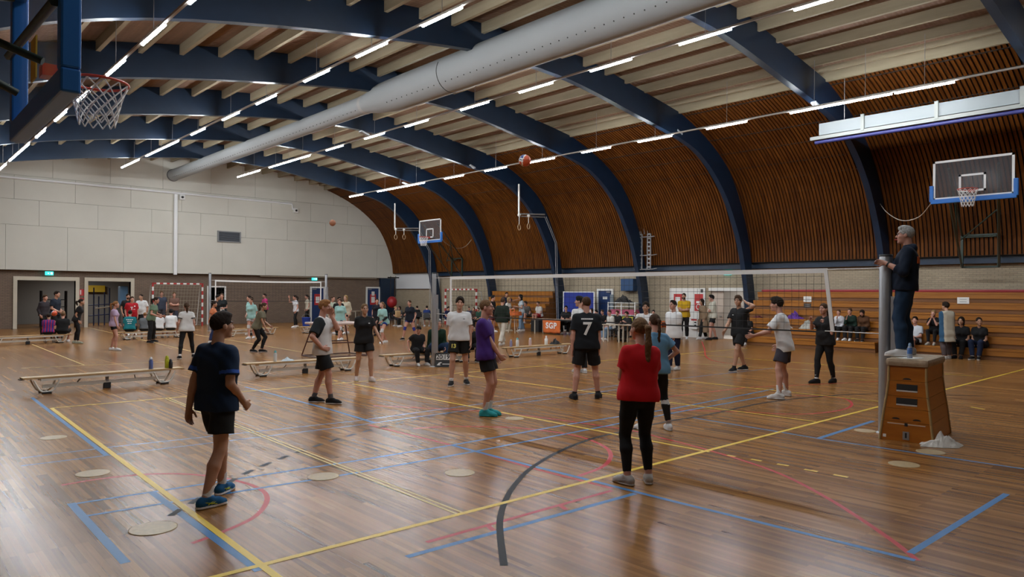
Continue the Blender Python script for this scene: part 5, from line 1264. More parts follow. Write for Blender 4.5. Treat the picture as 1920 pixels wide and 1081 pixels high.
    def pants(s, q):
        """q = dict(c=, kind 'shorts'|'leggings'|'trousers', len=)"""
        kk, h = s.k, s.hres; kind = q['kind']; inf = {'shorts': .012, 'leggings': .006, 'trousers': .012, 'skirt': .012}[kind]; b = .6+.4*s.bulk; T = s.T; Rt = s.Rt
        F = Field(s.lo, s.hi, h); sq = (tuple(Rt @ V3(0,1,0)), .86)
        P = lambda x, y, z: s.pel+Rt @ (V3(x, y, z)*kk)
        F.cone(P(-.07,0,.06), P(.07,0,.06), .098*kk*b+inf, .098*kk*b+inf, .05, sq); F.cone(P(-.075,-.006,-.03), P(.075,-.006,-.03), .108*kk*b+inf*.8, .108*kk*b+inf*.8, .05, sq)
        F.plane(P(0,0,.085), Rt @ V3(0,0,1))
        ln = q.get('len', .55)
        for i in (0, 1):
            hp, n, a = s.hip[i], s.knee[i], s.ank[i]
            if kind == 'shorts':
                e = hp+(n-hp)*ln; fl = q.get('flare', .016); F.cone(hp, e, .092*kk*b+inf*.7, .080*kk*b+inf+fl, .022, cut=True)
            else:
                lo = 0.0 if kind == 'leggings' else .010; end = n+(a-n)*q.get('len', .92)
                F.cone(hp, hp+(n-hp)*.5, .092*kk*b+inf, .076*kk*b+inf+lo*.5, .02); F.cone(hp+(n-hp)*.5, n, .076*kk*b+inf+lo*.5, .054*kk+inf+lo, .02)
                c = n+(a-n)*.32+(Rt @ V3(0,-.016,0))*kk
                F.cone(n, c, .053*kk+inf+lo, .057*kk*b+inf+lo, .02); F.cone(c, end, .056*kk*b+inf+lo, (.037*kk if kind == 'leggings' else .052*kk+q.get('flare', 0))+inf, .02, cut=True)
        if kind != 'leggings': F.wrinkle(.0022, 30, s.base[0]*2)
        mats = [cloth(q['c'])]
        if q.get('band'): mats.append(cloth(q['band']))
        def fn(C):
            m = np.zeros(len(C))
            for i in (0, 1):
                u = nrm(s.ank[i]-s.knee[i]); al = (C-s.knee[i]) @ u; m[(al > .06) & (al < .10)] = 1
            return m
        s.pants_o = mesh_object({'shorts': 'shorts', 'leggings': 'leggings', 'trousers': 'trousers'}[kind], F.mesh(), mats, s.root, fn if q.get('band') else None)
    def shoe(s, i):
        kk, h = s.k, min(s.hres, .014); q = s.p.get('shoes', {}); a, t = s.ank[i], s.toe[i]; up = nrm(V3(0,0,1)-t*t[2]); g0 = a-up*.085*kk
        F = Field(a-V3(.2,.2,.12)*kk, a+V3(.2,.2,.10)*kk, h)
        heel = g0-t*.045*kk+up*.036*kk; ball = g0+t*.115*kk+up*.034*kk; tip = g0+t*.165*kk+up*.028*kk; lat = np.cross(t, up)
        F.cone(heel, ball, .039*kk, .043*kk, .02); F.cone(ball, tip, .043*kk, .030*kk, .02); F.cone(heel+up*.02*kk, a+up*.004*kk+t*.012*kk, .042*kk, .043*kk, .02); F.cone(a+t*.03*kk-up*.01*kk, ball, .036*kk, .036*kk, .02)
        F.cone(g0-t*.05*kk+up*.012*kk, g0+t*.06*kk+up*.012*kk, .043*kk, .047*kk, .006, (tuple(up), .4)); F.cone(g0+t*.06*kk+up*.012*kk, g0+t*.165*kk+up*.012*kk, .047*kk, .034*kk, .006, (tuple(up), .4))
        F.plane(g0+up*.001, -up); F.plane(a+up*(.02 if not q.get('high') else .05)*kk, up)
        sole = cloth(q.get('sole', q.get('c', WHITE))); 
        def fn(C): return (((C-g0) @ up) < .024*kk).astype(int)
        o = mesh_object('shoe', F.mesh(), [cloth(q.get('c', WHITE)), sole], s.root, fn)
        if q.get('stripe'):
            mb = MB()
            for sd in (-1, 1):
                for d1, d2 in ((.0,.06),(.03,.09)): mb.tube([g0+t*d1*kk+up*.035*kk+lat*sd*.0445*kk, g0+t*d2*kk+up*.062*kk+lat*sd*.036*kk], .0035*kk, 5)
                mb.tube([g0-t*.03*kk+up*.06*kk+lat*sd*.040*kk, g0+t*.08*kk+up*.032*kk+lat*sd*.046*kk], .0035*kk, 5)
            mb.build('shoe_stripe', cloth(q['stripe']), o)
        if q.get('sock'):
            sc_, L = q['sock']; Fk = Field(np.minimum(a, s.knee[i])-.09, np.maximum(a, s.knee[i])+.09, h); u = nrm(s.knee[i]-a); Fk.cone(a-u*.02*kk, a+u*L, .036*kk+.002, .041*kk+.004, .01, cut=True); mesh_object('sock', Fk.mesh(), [cloth(sc_)], s.root)
    def hair(s, col, style, *rest):
        kk = s.k; Rh, hc = s.Rh, s.hc; MR = Rh.tolist(); Hd = lambda x, y, z: hc+Rh @ (V3(x, y, z)*kk); hr = min(s.hres, .013); m = hair_mat(col); U = Rh @ V3(0,0,1); f = Rh @ V3(0,1,0)
        F = Field(hc-.20*kk, hc+.20*kk, hr)
        if style == 'bald':
            F.ell(Hd(0,-.012,.020), (.0765*kk,.0975*kk,.080*kk), .01, MR); F.plane(Hd(0,-.02,.045), Rh @ V3(0,.35,1)/1.06); F.plane(Hd(0,.02,0), Rh @ V3(0,1,0)); F.plane(Hd(0,0,-.05), -U)
            mesh_object('hair', F.mesh(), [m], s.root); return
        th = {'short': .008, 'crop': .004, 'tied': .007, 'bob': .014, 'long': .014, 'curly': .016, 'messy': .015}[style]
        F.ell(Hd(0,-.012,.034), ((.072+th)*kk,(.094+th)*kk,(.088+th)*kk), .01, MR)
        if style in ('short', 'curly', 'messy'): F.ell(Hd(0,.022,.098), (.060*kk,.070*kk,.030*kk+th*.8), .03, MR)
        if style in ('curly', 'messy'):
            X, Y, Z = F.ax[0][:,None,None], F.ax[1][None,:,None], F.ax[2][None,None,:]; F.F = F.F+(.009*np.sin(95*X+4*np.sin(60*Z))*np.sin(95*Y+3)*np.sin(90*Z)).astype(np.float32)
        # face opening and nape
        F.minus_ell(Hd(0,.128,-.038), (.080*kk,.102*kk,.130*kk), MR)
        for sx in (-1, 1): F.minus_ell(Hd(sx*.085,.004,-.016), (.028*kk,.026*kk,.030*kk), MR)
        zl = {'short': -.035, 'crop': -.03, 'tied': -.045, 'bob': -.11, 'long': -.12, 'curly': -.04, 'messy': -.055}[style]
        F.plane(Hd(0,-.05,zl), Rh @ V3(0,.55,-1)/1.14)
        if style in ('bob', 'long'):
            G = Field(hc-V3(.2,.2,.42)*kk, hc+V3(.2,.2,.2)*kk, hr); L = .10 if style == 'bob' else .24
            G.F = np.full(G.n, .5, np.float32); G.ell(Hd(0,-.012,.034), ((.072+th)*kk,(.094+th)*kk,(.088+th)*kk), .01, MR)
            b0 = Hd(0,-.055,.0); dn = V3(0,0,-1)*.8+s.Rs @ V3(0,0,-1)*.2; G.cone(b0, b0+dn*(L+.06)*kk, .075*kk, .055*kk, .03, (tuple(f), .7))
            for sx in (-1, 1): G.cone(Hd(sx*.066,-.01,.02), Hd(sx*.066,-.01,.02)+dn*(L*.8+.05)*kk, .026*kk, .022*kk, .02)
            G.minus_ell(Hd(0,.125,-.055), (.072*kk,.115*kk,.15*kk), MR); F = G
        if style == 'tied':
            kind = rest[0] if rest else 'pony'; ln = rest[1] if len(rest) > 1 else .30
            G = Field(hc-V3(.22,.24,.2+ln)*kk, hc+V3(.22,.24,.22)*kk, hr); a = [slice(None)]*3
            G.ell(Hd(0,-.012,.034), ((.072+th)*kk,(.094+th)*kk,(.088+th)*kk), .01, MR); G.minus_ell(Hd(0,.128,-.038), (.080*kk,.102*kk,.132*kk), MR); [G.minus_ell(Hd(sx*.085,.004,-.016), (.026*kk,.024*kk,.028*kk), MR) for sx in (-1, 1)]; G.plane(Hd(0,-.05,zl), Rh @ V3(0,.55,-1)/1.14)
            tz = rest[2] if len(rest) > 2 else .035; k0 = Hd(0,-.115,tz)
            if kind == 'bun': G.ell(k0, (.036*kk,.034*kk,.036*kk), .012, MR)
            else:
                back = nrm(s.Rs @ V3(0,-1,0)); p1 = k0+back*.045*kk+V3(0,0,-.02)*kk; pts = [k0, p1, p1+V3(0,0,-ln*.35)*kk+back*.006*kk, p1+V3(0,0,-ln*.7)*kk-back*.012*kk, p1+V3(0,0,-ln)*kk-back*.02*kk]
                rr = [.020,.030,.034,.028,.010] if kind == 'pony' else [.022,.024,.021,.017,.010]
                for j in range(4): G.cone(pts[j], pts[j+1], rr[j]*kk, rr[j+1]*kk, .02)
                if kind == 'braid':
                    for j in range(9):
                        q = j/8; c = p1*(1-q)+pts[4]*q; G.ell(c+(s.Rs @ V3(.006*(-1)**j,0,0))*kk, (.026*kk*(1-.45*q),)*3, .006)
                if kind == 'pony':
                    Z = G.ax[2][None,None,:]; X = G.ax[0][:,None,None]; Y = G.ax[1][None,:,None]; G.F = G.F+(.0022*np.sin(140*X+10*np.sin(18*Z))*np.sin(120*Y+6*np.sin(15*Z))).astype(np.float32)
            F = G
        F.wrinkle(.0012, 120, 1.0)
        mesh_object('hair', F.mesh(), [m], s.root)
        if style == 'tied': MB().tube([Hd(.02*math.cos(t),-.112,tz+.02*math.sin(t)) for t in [2*math.pi*k/10 for k in range(10)]], .006*kk, 5, closed=True).build('hair_tie', black_m, s.root)
    # ---- lettering pressed onto a garment
    def print_on(s, obj, txt, c, up, out, size, m, name='print', bold=.004, spacing=1.0, raw=None):
        """c: local centre, out: local direction the lettering faces"""
        out = nrm(V3(*out)); up = nrm(V3(*up)-out*(V3(*up)@out)); right = np.cross(up, out)
        Mx = frame_M(tuple(c), tuple(right), tuple(up))
        o = raw(Mx) if raw else text_mesh(name, txt, size, m, obj, Mx, .0015, spacing, bold)
        bvh = BVHTree.FromPolygons([v.co for v in obj.data.vertices], [p.vertices for p in obj.data.polygons])
        bm = bmesh.new(); bm.from_mesh(o.data); bmesh.ops.triangulate(bm, faces=bm.faces); bmesh.ops.subdivide_edges(bm, edges=[e for e in bm.edges if e.calc_length() > size*.12], cuts=2); O = Vector(out); cc = Vector(tuple(c))
        for v in bm.verts:
            hgt = (v.co-cc).dot(O); st = v.co-O*hgt+O*.25; hit = bvh.ray_cast(st, -O, .5)
            if hit[0] is not None: v.co = hit[0]+O*(.0035+hgt)
        bm.to_mesh(o.data); bm.free(); return o

def img_heading(pos, deg):
    """heading of a figure standing at pos: 0 faces the camera, 90 faces picture right, 180 away, 270 picture left"""
    v = Vector((CAM.x-pos[0], CAM.y-pos[1], 0)).normalized(); r = Vector((-v.y, v.x, 0)); a = R(deg)
    d = v*math.cos(a)+r*math.sin(a); return math.atan2(d.y, d.x)
def person(label, feet, face, head=None, pose=None, z=0.0, depth_shift=0.0, **p):
    """feet: pixel(s) of the feet on the floor; head: pixel y of the head top (sets the height)"""
    F_ = [feet] if not isinstance(feet[0], (tuple, list)) else feet
    pts = [at(f[0], f[1], z) for f in F_]
    if len(pts) == 2 and (pts[1]-pts[0]).length > .58:
        m_ = (pts[0]+pts[1])/2; q_ = .58/(pts[1]-pts[0]).length; pts = [m_+(w-m_)*q_ for w in pts]
    c = sum(pts, Vector())/len(pts); c.z = z
    hd = img_heading(c, face); fx, fy = math.cos(hd), math.sin(hd); toL = lambda w: (fy*(w.x-c.x)-fx*(w.y-c.y), fx*(w.x-c.x)+fy*(w.y-c.y))
    if head is not None and 'H' not in p:
        d = depth_of(c); t = on_depth(F_[0][0], head, d).z - z; p['H'] = t/p.pop('hk', .985)
    if pose: q = dict(POSE[pose]); q.update(p); p = q
    if len(pts) == 2:
        a, b = toL(pts[0]), toL(pts[1])
        if a[0] > b[0]: a, b = b, a
        p.setdefault('footL', a); p.setdefault('footR', b)
    for key in ('handL', 'handR'):
        if key+'_px' in p:
            q = p.pop(key+'_px'); w = on_depth(q[0], q[1], depth_of(c)+(q[2] if len(q) > 2 else 0)); p[key] = ('w', w.x, w.y, w.z)
    return Person(label, pos=(c.x, c.y, c.z), face=hd, **p)
POSE = {'stand': {}, 'crossed': dict(handL=(-.25,.155,-.235), handR=(-.25,.195,-.265), elbL=(.55,.1,-.9), elbR=(.55,.1,-.9), hdL=(-.9,-.05,.3), hdR=(-.9,-.1,.2), palmL=(.0,-1,0), palmR=(0,-1,0)),
        'ready': dict(lean=32, pelvis=.80, handL=(-.02,.34,-.32), handR=(-.02,.34,-.32), footL=(-.2,.08), footR=(.2,.0), hpitch=25),
        'sit': dict(pelvis_abs=.47, lean=14, footL=(-.13,.42), footR=(.13,.42), handL=(-.05,.30,-.34), handR=(-.05,.30,-.34), kneeout=.25)}
# ================================================================== WHO IS IN THE HALL
GREYD = (.035,.034,.042); JEANS = (.022,.045,.10); LJEANS = (.17,.25,.35); MINT = (.30,.52,.50); TEAL = (.01,.16,.19); CREAM = (.50,.46,.36); OLIVE = (.15,.14,.095); ORANGE = (.62,.14,.03)
Ssh = lambda c, **k: dict(c=c, **k)
SH = lambda c, ln=.62, **k: dict(c=c, kind='shorts', len=ln, **k)
LG = lambda c=BLACK, **k: dict(c=c, kind='leggings', **k)
TR = lambda c=BLACK, **k: dict(c=c, kind='trousers', **k)
shoe = lambda c=WHITE, sole=None, sock=None, **k: dict(c=c, sole=sole or c, **({'sock': sock} if sock else {}), **k)
DOWN = dict(handL=(.06,.03,-.515), handR=(.06,.03,-.515))

# ---- the near court
P1 = person('man in navy shirt walking away with blue shoes on the yellow line', ((386,952),(416,925)), 128, 590, res=.008, H=1.83, skin='tan', bulk=1.06, lean=1, hyaw=14, hpitch=0, py=.02,
       handR_px=(456,752,.05), handL_px=(352,772,.0), elbR=(.3,-.9,-.2), curlR=.7, toeL=18, toeR=12, shirt=Ssh((.008,.022,.055), sleeve=.72, band=(.03,.09,.38), loose=.014), pants=SH((.013,.014,.014), .66, flare=.022),
       shoes=shoe((.012,.085,.2), WHITE, (WHITE,.13), stripe=(.42,.46,.03)), hair=('dark','short'))
P2 = person('man in glasses and white shirt with black sleeves, hand on hip', ((588,754),(620,757)), 72, 563, res=.009, skin='pink', bulk=1.07, lean=-1, handR=(.05,.07,-.43), elbR=(.75,-.6,-.2), hdR=(-.5,.75,-.2), palmR=(1,0,-.2), handL=(-.17,.16,.10), elbL=(.25,.5,-1),
       hdL=(-.3,.1,.9), hpitch=-4, glasses=True, shirt=Ssh((.58,.57,.56), sleeve=.8, sleeve_c=(.016,.02,.024), fit=.016, hem=-.12), pants=SH((.010,.010,.011), .82, flare=.026), shoes=shoe(BLACK, WHITE, ((.10,.10,.11),.10)), hair=('ginger','short'), toeL=0, toeR=5)
P3 = person('woman in black shirt and shorts with white shoes beside the trestle', ((668,713),(696,714)), 14, 570, res=.010, fem=True, skin='tan', lean=1, handL_px=(715,640,-.05), handR_px=(672,642,-.05), shirt=Ssh(BLACK, sleeve=.6), pants=SH(BLACK, .62, flare=.022), shoes=shoe((.58,.50,.47), WHITE), hair=('mid','tied','bun'))
P4 = person('man in white shirt and black shorts with yellow 13', ((846,723),(874,720)), 2, 558, res=.010, skin='light', lean=1, hroll=-4, handR_px=(843,648,-.02), handL_px=(883,650,-.02), shirt=Ssh(WHITE, sleeve=.68, fit=.012, hem=-.06), pants=SH((.010,.010,.009), .68, flare=.024), shoes=shoe(BLACK, WHITE, (WHITE,.08)), hair=('dark','curly'))
P5 = person('man in purple shirt with teal shoes standing in profile', ((909,780),(916,778)), 78, 563, res=.009, skin='pink', lean=-3, py=-.02, handR_px=(941,675,-.05), elbR=(.3,-1,-.3), handL=(.02,.10,-.5), curlR=.7, glasses=True, shirt=Ssh((.055,.02,.16), sleeve=.68), pants=SH(BLACK, .58, flare=.022), shoes=shoe((.03,.30,.32), (.03,.30,.32), (WHITE,.16)), hair=('mid','crop'), toeL=4, toeR=4)
P6 = person('man in black shirt numbered 7 seen from behind', ((1077,748),(1121,746)), 184, 557, res=.009, skin='pink', bulk=1.1, hyaw=-22, handL_px=(1073,655,-.02), handR_px=(1123,658,-.02), shirt=Ssh((.009,.011,.014), sleeve=.78, loose=.014), pants=SH(BLACK, .80, flare=.02), shoes=shoe(BLACK, BLACK, (BLACK,.05)), hair=('brown','crop'), toeL=20, toeR=20)
P7 = person('woman in red shirt with long ponytail, arms crossed', ((1176,908),(1216,905)), 205, 598, pose='crossed', handR=(-.17,.185,-.27), handL=(-.2,.15,-.24), elbL=(1,-.35,-.55), elbR=(1,-.3,-.55), res=.008, fem=True, skin='pink', bulk=1.16, lean=2, side=3, hyaw=-14, shirt=Ssh((.54,.010,.016), sleeve=.62, fit=.010, hem=-.07), pants=LG((.010,.011,.012), len=.88), shoes=shoe((.42,.39,.36), (.55,.53,.5), stripe=(.3,.27,.25)), hair=('mid','tied','pony',.46), toeL=25, toeR=20)
P8 = person('woman in light blue shirt with braid and black leggings', ((1205,806),(1254,806)), 208, 590, res=.009, fem=True, skin='pink', handR=(.03,.08,-.36), elbR=(1,-.5,0), hdR=(-.7,.5,-.2), handL=(-.08,.2,-.3), shirt=Ssh((.13,.29,.46), sleeve=.6, fit=.012), pants=LG(BLACK, len=.86, band=(.6,.6,.6)), shoes=shoe(WHITE, WHITE, ((.3,.25,.22),.06)), hair=('brown','tied','braid',.40))
P9 = person('boy in white shirt and grey shorts stepping towards the net', ((1459,749),(1476,741)), 262, 557, res=.009, skin='pink', lean=10, py=-.03, handL_px=(1414,629,.0), elbL=(.3,-.8,-.6), handR=(.05,.14,-.46), hdL=(.1,1,0), shirt=Ssh(WHITE, sleeve=.78, fit=.017, hem=-.15, loose=.02), pants=SH((.042,.038,.050), .72, flare=.03), shoes=shoe((.62,.61,.6), WHITE, (WHITE,.18)), hair=('dark','curly'))
P10 = person('boy in black shirt scratching his head behind the net', ((1372,697),(1400,693)), 318, 553, res=.010, skin='tan', hyaw=-22, handL=(.02,-.03,.20), elbL=(1,.1,.1), hdL=(-.75,-.1,.5), palmL=(1,0,0), handR_px=(1358,622,-.05), shirt=Ssh((.012,.013,.015), sleeve=.72, fit=.016, hem=-.13), pants=SH(BLACK, .74, flare=.028), shoes=shoe(BLACK, WHITE, (BLACK,.06)), hair=('brown','messy'))
P11 = person('woman in black shirt and leggings with both hands raised', ((1531,718),(1563,717)), 318, 568, res=.010, fem=True, skin='pink', bulk=1.1, handR_px=(1521,601,-.12), handL_px=(1546,606,-.10), elbR=(.5,-.2,-1), elbL=(.5,-.2,-1), hdR=(.0,.3,1), hdL=(-.2,.3,1), curlL=1.0, curlR=1.0, hyaw=-10, shirt=Ssh(BLACK, sleeve=.7), pants=LG(), shoes=shoe(BLACK, BLACK, (WHITE,.11)), hair=('brown','tied','pony',.2))
person('man in white shirt mostly hidden behind the number 7 player', ((1084,698),(1096,699)), 215, 556, res=.012, skin='light', bulk=1.1, hyaw=-40, shirt=Ssh(WHITE, sleeve=.6), pants=TR(), shoes=shoe((.5,.5,.5), WHITE), hair=('black','short'))
person('man in white shirt behind the net, head above the red shirt woman', ((1200,702),(1222,702)), 350, 567, res=.012, skin='tan', bulk=1.1, shirt=Ssh(WHITE, sleeve=.7, fit=.018), pants=SH(BLACK, .7), shoes=shoe(), hair=('dark','curly'))
person('boy in white shirt and navy trousers behind the net', ((1256,694),(1271,693)), 318, 564, res=.012, skin='pink', bulk=1.06, hpitch=8, handL_px=(1266,640,-.1), elbL=(.4,-.6,-.6), shirt=Ssh(WHITE, sleeve=.75, fit=.017, hem=-.13), pants=TR((.014,.018,.045)), shoes=shoe(), hair=('dark','short'))
# umpire on the vaulting box
a_ = (at(1689,668.5,VB_TOP+.002)+at(1705,663.5,VB_TOP+.002))/2
UMP = person('grey haired umpire in navy hoodie standing on the vaulting box', ((1689,668.5),(1705,663.5)), 268, 425, z=VB_TOP+.002, res=.0095, skin='pink', bulk=1.18, lean=-3, handL_px=(1660,493,depth_of(POST_B)-depth_of(a_)-.15), elbL=(.35,-.5,-.8), hdL=(.1,1,.15), palmL=(-1,0,0), curlL=.6, handR=(.02,.2,-.34), glasses=True, shirt=Ssh((.007,.013,.028), sleeve=1.45, fit=.020, hood=True, name='hoodie', hem=-.07), pants=TR((.014,.034,.072), len=.97), shoes=shoe((.62,.61,.6), (.7,.7,.7)), hair=('grey','short'), toeL=4, toeR=4)
Hu = lambda x, y, z: UMP.hc+UMP.Rh @ (V3(x, y, z)*UMP.k)
MB().tube([Hu(0,.098,-.056), Hu(.012,.125,-.058)], .009, 8).build('whistle', red_m, UMP.root)
wv = UMP.wri[0]; uu = nrm(UMP.elb[0]-UMP.wri[0]); MB().tube([wv+uu*.03, wv+uu*.055], .034*UMP.k, 12).build('watch', black_m, UMP.root)

# lettering on clothes
P6.print_on(P6.shirt_o, '7', P6.T(0,-.12,.235), P6.T(0,0,1)-P6.T(0,0,0), P6.T(0,-1,0)-P6.T(0,0,0), .34, paper_m, 'shirt_number', .008)
def bars(P, obj, widths, h, c, gap=.006):
    def raw(Mx):
        mb = MB(); tot = sum(widths)+gap*(len(widths)-1); x = -tot/2
        for w_ in widths:
            q = [Mx @ Vector(v) for v in ((x,-h/2,0),(x+w_,-h/2,0),(x+w_,h/2,0),(x,h/2,0))]; mb.add(q, [(0,1,2,3)]); x += w_+gap
        return mb.build('small_lettering', c, obj)
    return raw
up = lambda P: P.T(0,0,1)-P.T(0,0,0)
bk = lambda P: P.T(0,-1,0)-P.T(0,0,0)
fr_ = lambda P: P.T(0,1,0)-P.T(0,0,0)
P6.print_on(P6.shirt_o, '', P6.T(0,-.12,.41), up(P6), bk(P6), .1, paper_m, raw=bars(P6, P6.shirt_o, [.018,.022,.016,.024,.018,.02,.022,.018,.016], .026, paper_m))
P4.print_on(P4.pants_o, '13', P4.hip[1]+(P4.knee[1]-P4.hip[1])*.34+P4.Rt @ V3(.01,.1,0), V3(0,0,1), V3(.15,1,0), .115, mat('yellow print', (.62,.56,.12), .6), 'leg_number', .004)
P4.print_on(P4.shirt_o, '', P4.T(-.09,.13,.37), up(P4), fr_(P4), .05, black_m, raw=bars(P4, P4.shirt_o, [.045], .012, black_m))
P3.print_on(P3.shirt_o, '', P3.T(-.08,.13,.36), up(P3), fr_(P3), .05, paper_m, raw=bars(P3, P3.shirt_o, [.035], .016, paper_m))
UMP.print_on(UMP.shirt_o, '', UMP.T(-.07,-.13,.34), up(UMP), bk(UMP)+.25*(UMP.T(-1,0,0)-UMP.T(0,0,0)), .1, orange_m, raw=bars(UMP, UMP.shirt_o, [.04,.04,.04,.04], .10, mat('orange print', (.7,.16,.03), .6), .015))
P10.print_on(P10.shirt_o, '', P10.T(.07,.13,.36), up(P10), fr_(P10), .05, paper_m, raw=bars(P10, P10.shirt_o, [.04], .01, paper_m))

# ---- the far court and people standing behind it
FAR = dict(res=.015)
def far(lab, feet, face, head, **k):
    q = dict(FAR); q.update(k); return person(lab, feet, face, head, **q)
far('woman in black leaning forward with pale green shoes', ((140,643),(146,644)), 80, 562, fem=True, skin='tan', lean=16, hpitch=12, hk=.955, handR=(.0,.12,-.48), handL=(.0,.1,-.48), shirt=Ssh(BLACK, sleeve=.6), pants=LG(), shoes=shoe((.33,.36,.28)), hair=('dark','tied','pony',.16))
far('girl in lilac shirt and black shorts with blond ponytail', ((209,656),(217,657)), 78, 565, fem=True, skin='pink', handR_px=(222,620,-.1), handL=(.0,.12,-.45), shirt=Ssh((.40,.30,.43), sleeve=.55), pants=SH(BLACK, .42, flare=.02), shoes=shoe(), hair=('ginger','tied','pony',.26))
far('woman in green shirt and black trousers leaning forward', ((279,643),(287,641)), 70, 558, fem=True, skin='pink', lean=14, hk=.96, handR=(.05,.3,-.30), handL=(.0,.34,-.28), shirt=Ssh((.14,.21,.14), sleeve=.55), pants=TR(), shoes=shoe(BLACK, WHITE), hair=('dark','tied','pony',.2))
far('girl in white shirt with black cuffs seen from behind, legs apart', ((333,673),(366,669)), 186, 566, fem=True, skin='pink', res=.012, lean=6, handL_px=(332,618,-.05), shirt=Ssh((.6,.6,.59), sleeve=.62, fit=.016, hem=-.1, band=BLACK), pants=LG(len=.88), shoes=shoe(BLACK, WHITE, (WHITE,.06)), hair=('brown','tied','pony',.22))
far('woman in orange shirt behind the man in navy', ((394,643),(403,643)), 75, 565, fem=True, skin='tan', shirt=Ssh((.60,.20,.09)), pants=TR((.03,.05,.14)), shoes=shoe(), hair=('dark','tied','bun'))
P26 = far('woman in black shirt and dark bib numbered 22', ((412,622),(420,622)), 350, 550, fem=True, skin='pink', handR=(-.05,.2,-.3), handL=(-.05,.2,-.3), shirt=Ssh((.012,.016,.018), sleeve=.5), pants=TR((.015,.02,.06)), shoes=shoe(), hair=('brown','tied','bun'))
P26.print_on(P26.shirt_o, '', P26.T(0,.13,.08), up(P26), fr_(P26), .2, paper_m, raw=bars(P26, P26.shirt_o, [.26], .2, paper_m)); P26.print_on(P26.shirt_o, '22', P26.T(0,.14,.08), up(P26), fr_(P26), .2, mat('navy print', NAVY, .6), 'bib_number', .008)
far('dark haired person beside the woman with bib 22', ((402,625),(409,625)), 60, 553, fem=True, skin='tan', shirt=Ssh(BLACK), pants=TR(), shoes=shoe(BLACK), hair=('black','short'))
far('girl in mint shirt and white shorts walking on the far court', ((467,635),(476,634)), 330, 558, fem=True, skin='pink', kneepad=(.5,.5,.5), handR=(.0,.2,-.40), shirt=Ssh(MINT, sleeve=.75, fit=.016), pants=SH((.45,.47,.50), .45, flare=.02), shoes=shoe(), hair=('brown','tied','bun'))
far('dark haired girl behind the girl in mint and white shorts', ((466,627),(472,626)), 300, 554, fem=True, skin='pink', shirt=Ssh(MINT, sleeve=.6), pants=SH(NAVY, .45), shoes=shoe(), hair=('dark','tied','pony',.2))
far('girl in pink and white jacket near the end wall', ((493,609),(501,607)), 300, 550, fem=True, skin='pink', pose='crossed', shirt=Ssh((.62,.05,.22), sleeve=1.9), pants=LG(), shoes=shoe(BLACK), hair=('dark','tied','bun'))
far('girl in olive shirt and black leggings crouching to receive', ((473,660),(490,660)), 68, 569, fem=True, skin='tan', res=.012, lean=20, pelvis=.86, hk=.90, handR_px=(499,617,-.05), handL=(.0,.36,-.32), shirt=Ssh(OLIVE, sleeve=.55, fit=.015), pants=LG(), shoes=shoe(BLACK, WHITE), hair=('brown','tied','pony',.34))
far('girl in white shirt raising one hand near the end wall', ((547,615),(562,612)), 285, 553, fem=True, skin='pink', handR=(.0,.28,.22), hdR=(0,.2,1), elbR=(.5,-.2,-1), shirt=Ssh((.60,.62,.66), sleeve=.5), pants=LG(), shoes=shoe(), hair=('dark','tied','pony',.2))
far('girl in cream shirt beside the far blue door', ((570,606),(583,605)), 285, 552, fem=True, skin='pink', shirt=Ssh((.55,.52,.42)), pants=LG(), shoes=shoe(), hair=('dark','tied','pony',.28))
far('girl in pale green shirt and white shorts right of the far net post', ((618,626),(626,626)), 40, 555, fem=True, skin='pink', shirt=Ssh((.42,.47,.36)), pants=SH((.55,.52,.5), .4), shoes=shoe(), hair=('brown','tied','bun'))
far('girl in mint shirt and navy shorts with knee pads stepping', ((630,640),(645,636)), 345, 559, fem=True, skin='pink', kneepad=(.55,.55,.56), shirt=Ssh(MINT, sleeve=.8, fit=.02, hem=-.14), pants=SH(NAVY, .4), shoes=shoe(), hair=('brown','tied','bun'))
far('person in black behind the girl in mint and navy shorts', ((631,628),(638,628)), 20, 557, skin='light', shirt=Ssh(BLACK), pants=TR(), shoes=shoe(BLACK), hair=('dark','short'))
far('blond girl in cream shirt behind the girl in mint', ((646,626),(652,625)), 330, 553, fem=True, skin='pale', shirt=Ssh((.55,.50,.38), sleeve=1.2), pants=SH(BLACK, .4), shoes=shoe(), hair=('blond','long'))
far('girl in mint shirt and bright blue shorts bending to receive', ((712,645),(728,641)), 318, 565, fem=True, skin='pink', res=.012, lean=16, pelvis=.87, hpitch=22, hk=.945, armband=BLACK, kneepad=(.6,.6,.6), handL=(-.02,.30,-.36), handR=(-.02,.30,-.36), shirt=Ssh(MINT, sleeve=.8, fit=.018), pants=SH((.015,.05,.30), .35), shoes=shoe(), hair=('mid','tied','pony',.2))
far('person in black standing in front of the second blue door', ((703,629),(710,628)), 0, 559, skin='pink', shirt=Ssh((.012,.012,.02)), pants=TR(), shoes=shoe(BLACK), hair=('dark','tied','bun'), fem=True)
far('girl in black shirt with blue shorts and blue knee pads', ((755,637),(782,637)), 330, 562, fem=True, skin='pink', res=.012, handL=(.1,.06,-.46), handR=(.0,.22,-.28), kneepad=(.03,.04,.26), shirt=Ssh((.010,.013,.022), sleeve=.65), pants=SH((.015,.03,.16), .33), shoes=shoe(BLACK, WHITE, (WHITE,.05)), hair=('brown','tied','bun'))
far('tall man in navy shirt standing behind the bench at the left edge', ((99,634),(107,633)), 55, 546, skin='light', handL=(-.08,.22,-.38), handR=(.0,.24,-.38), shirt=Ssh((.012,.018,.03), sleeve=.7), pants=SH(BLACK, .7), shoes=shoe(BLACK), hair=('dark','short'))
far('person in dark jacket at the left edge of the court', ((78,629),(86,629)), 40, 553, skin='pink', shirt=Ssh((.03,.025,.03), sleeve=1.9), pants=TR(), shoes=shoe(BLACK), hair=('brown','short'))
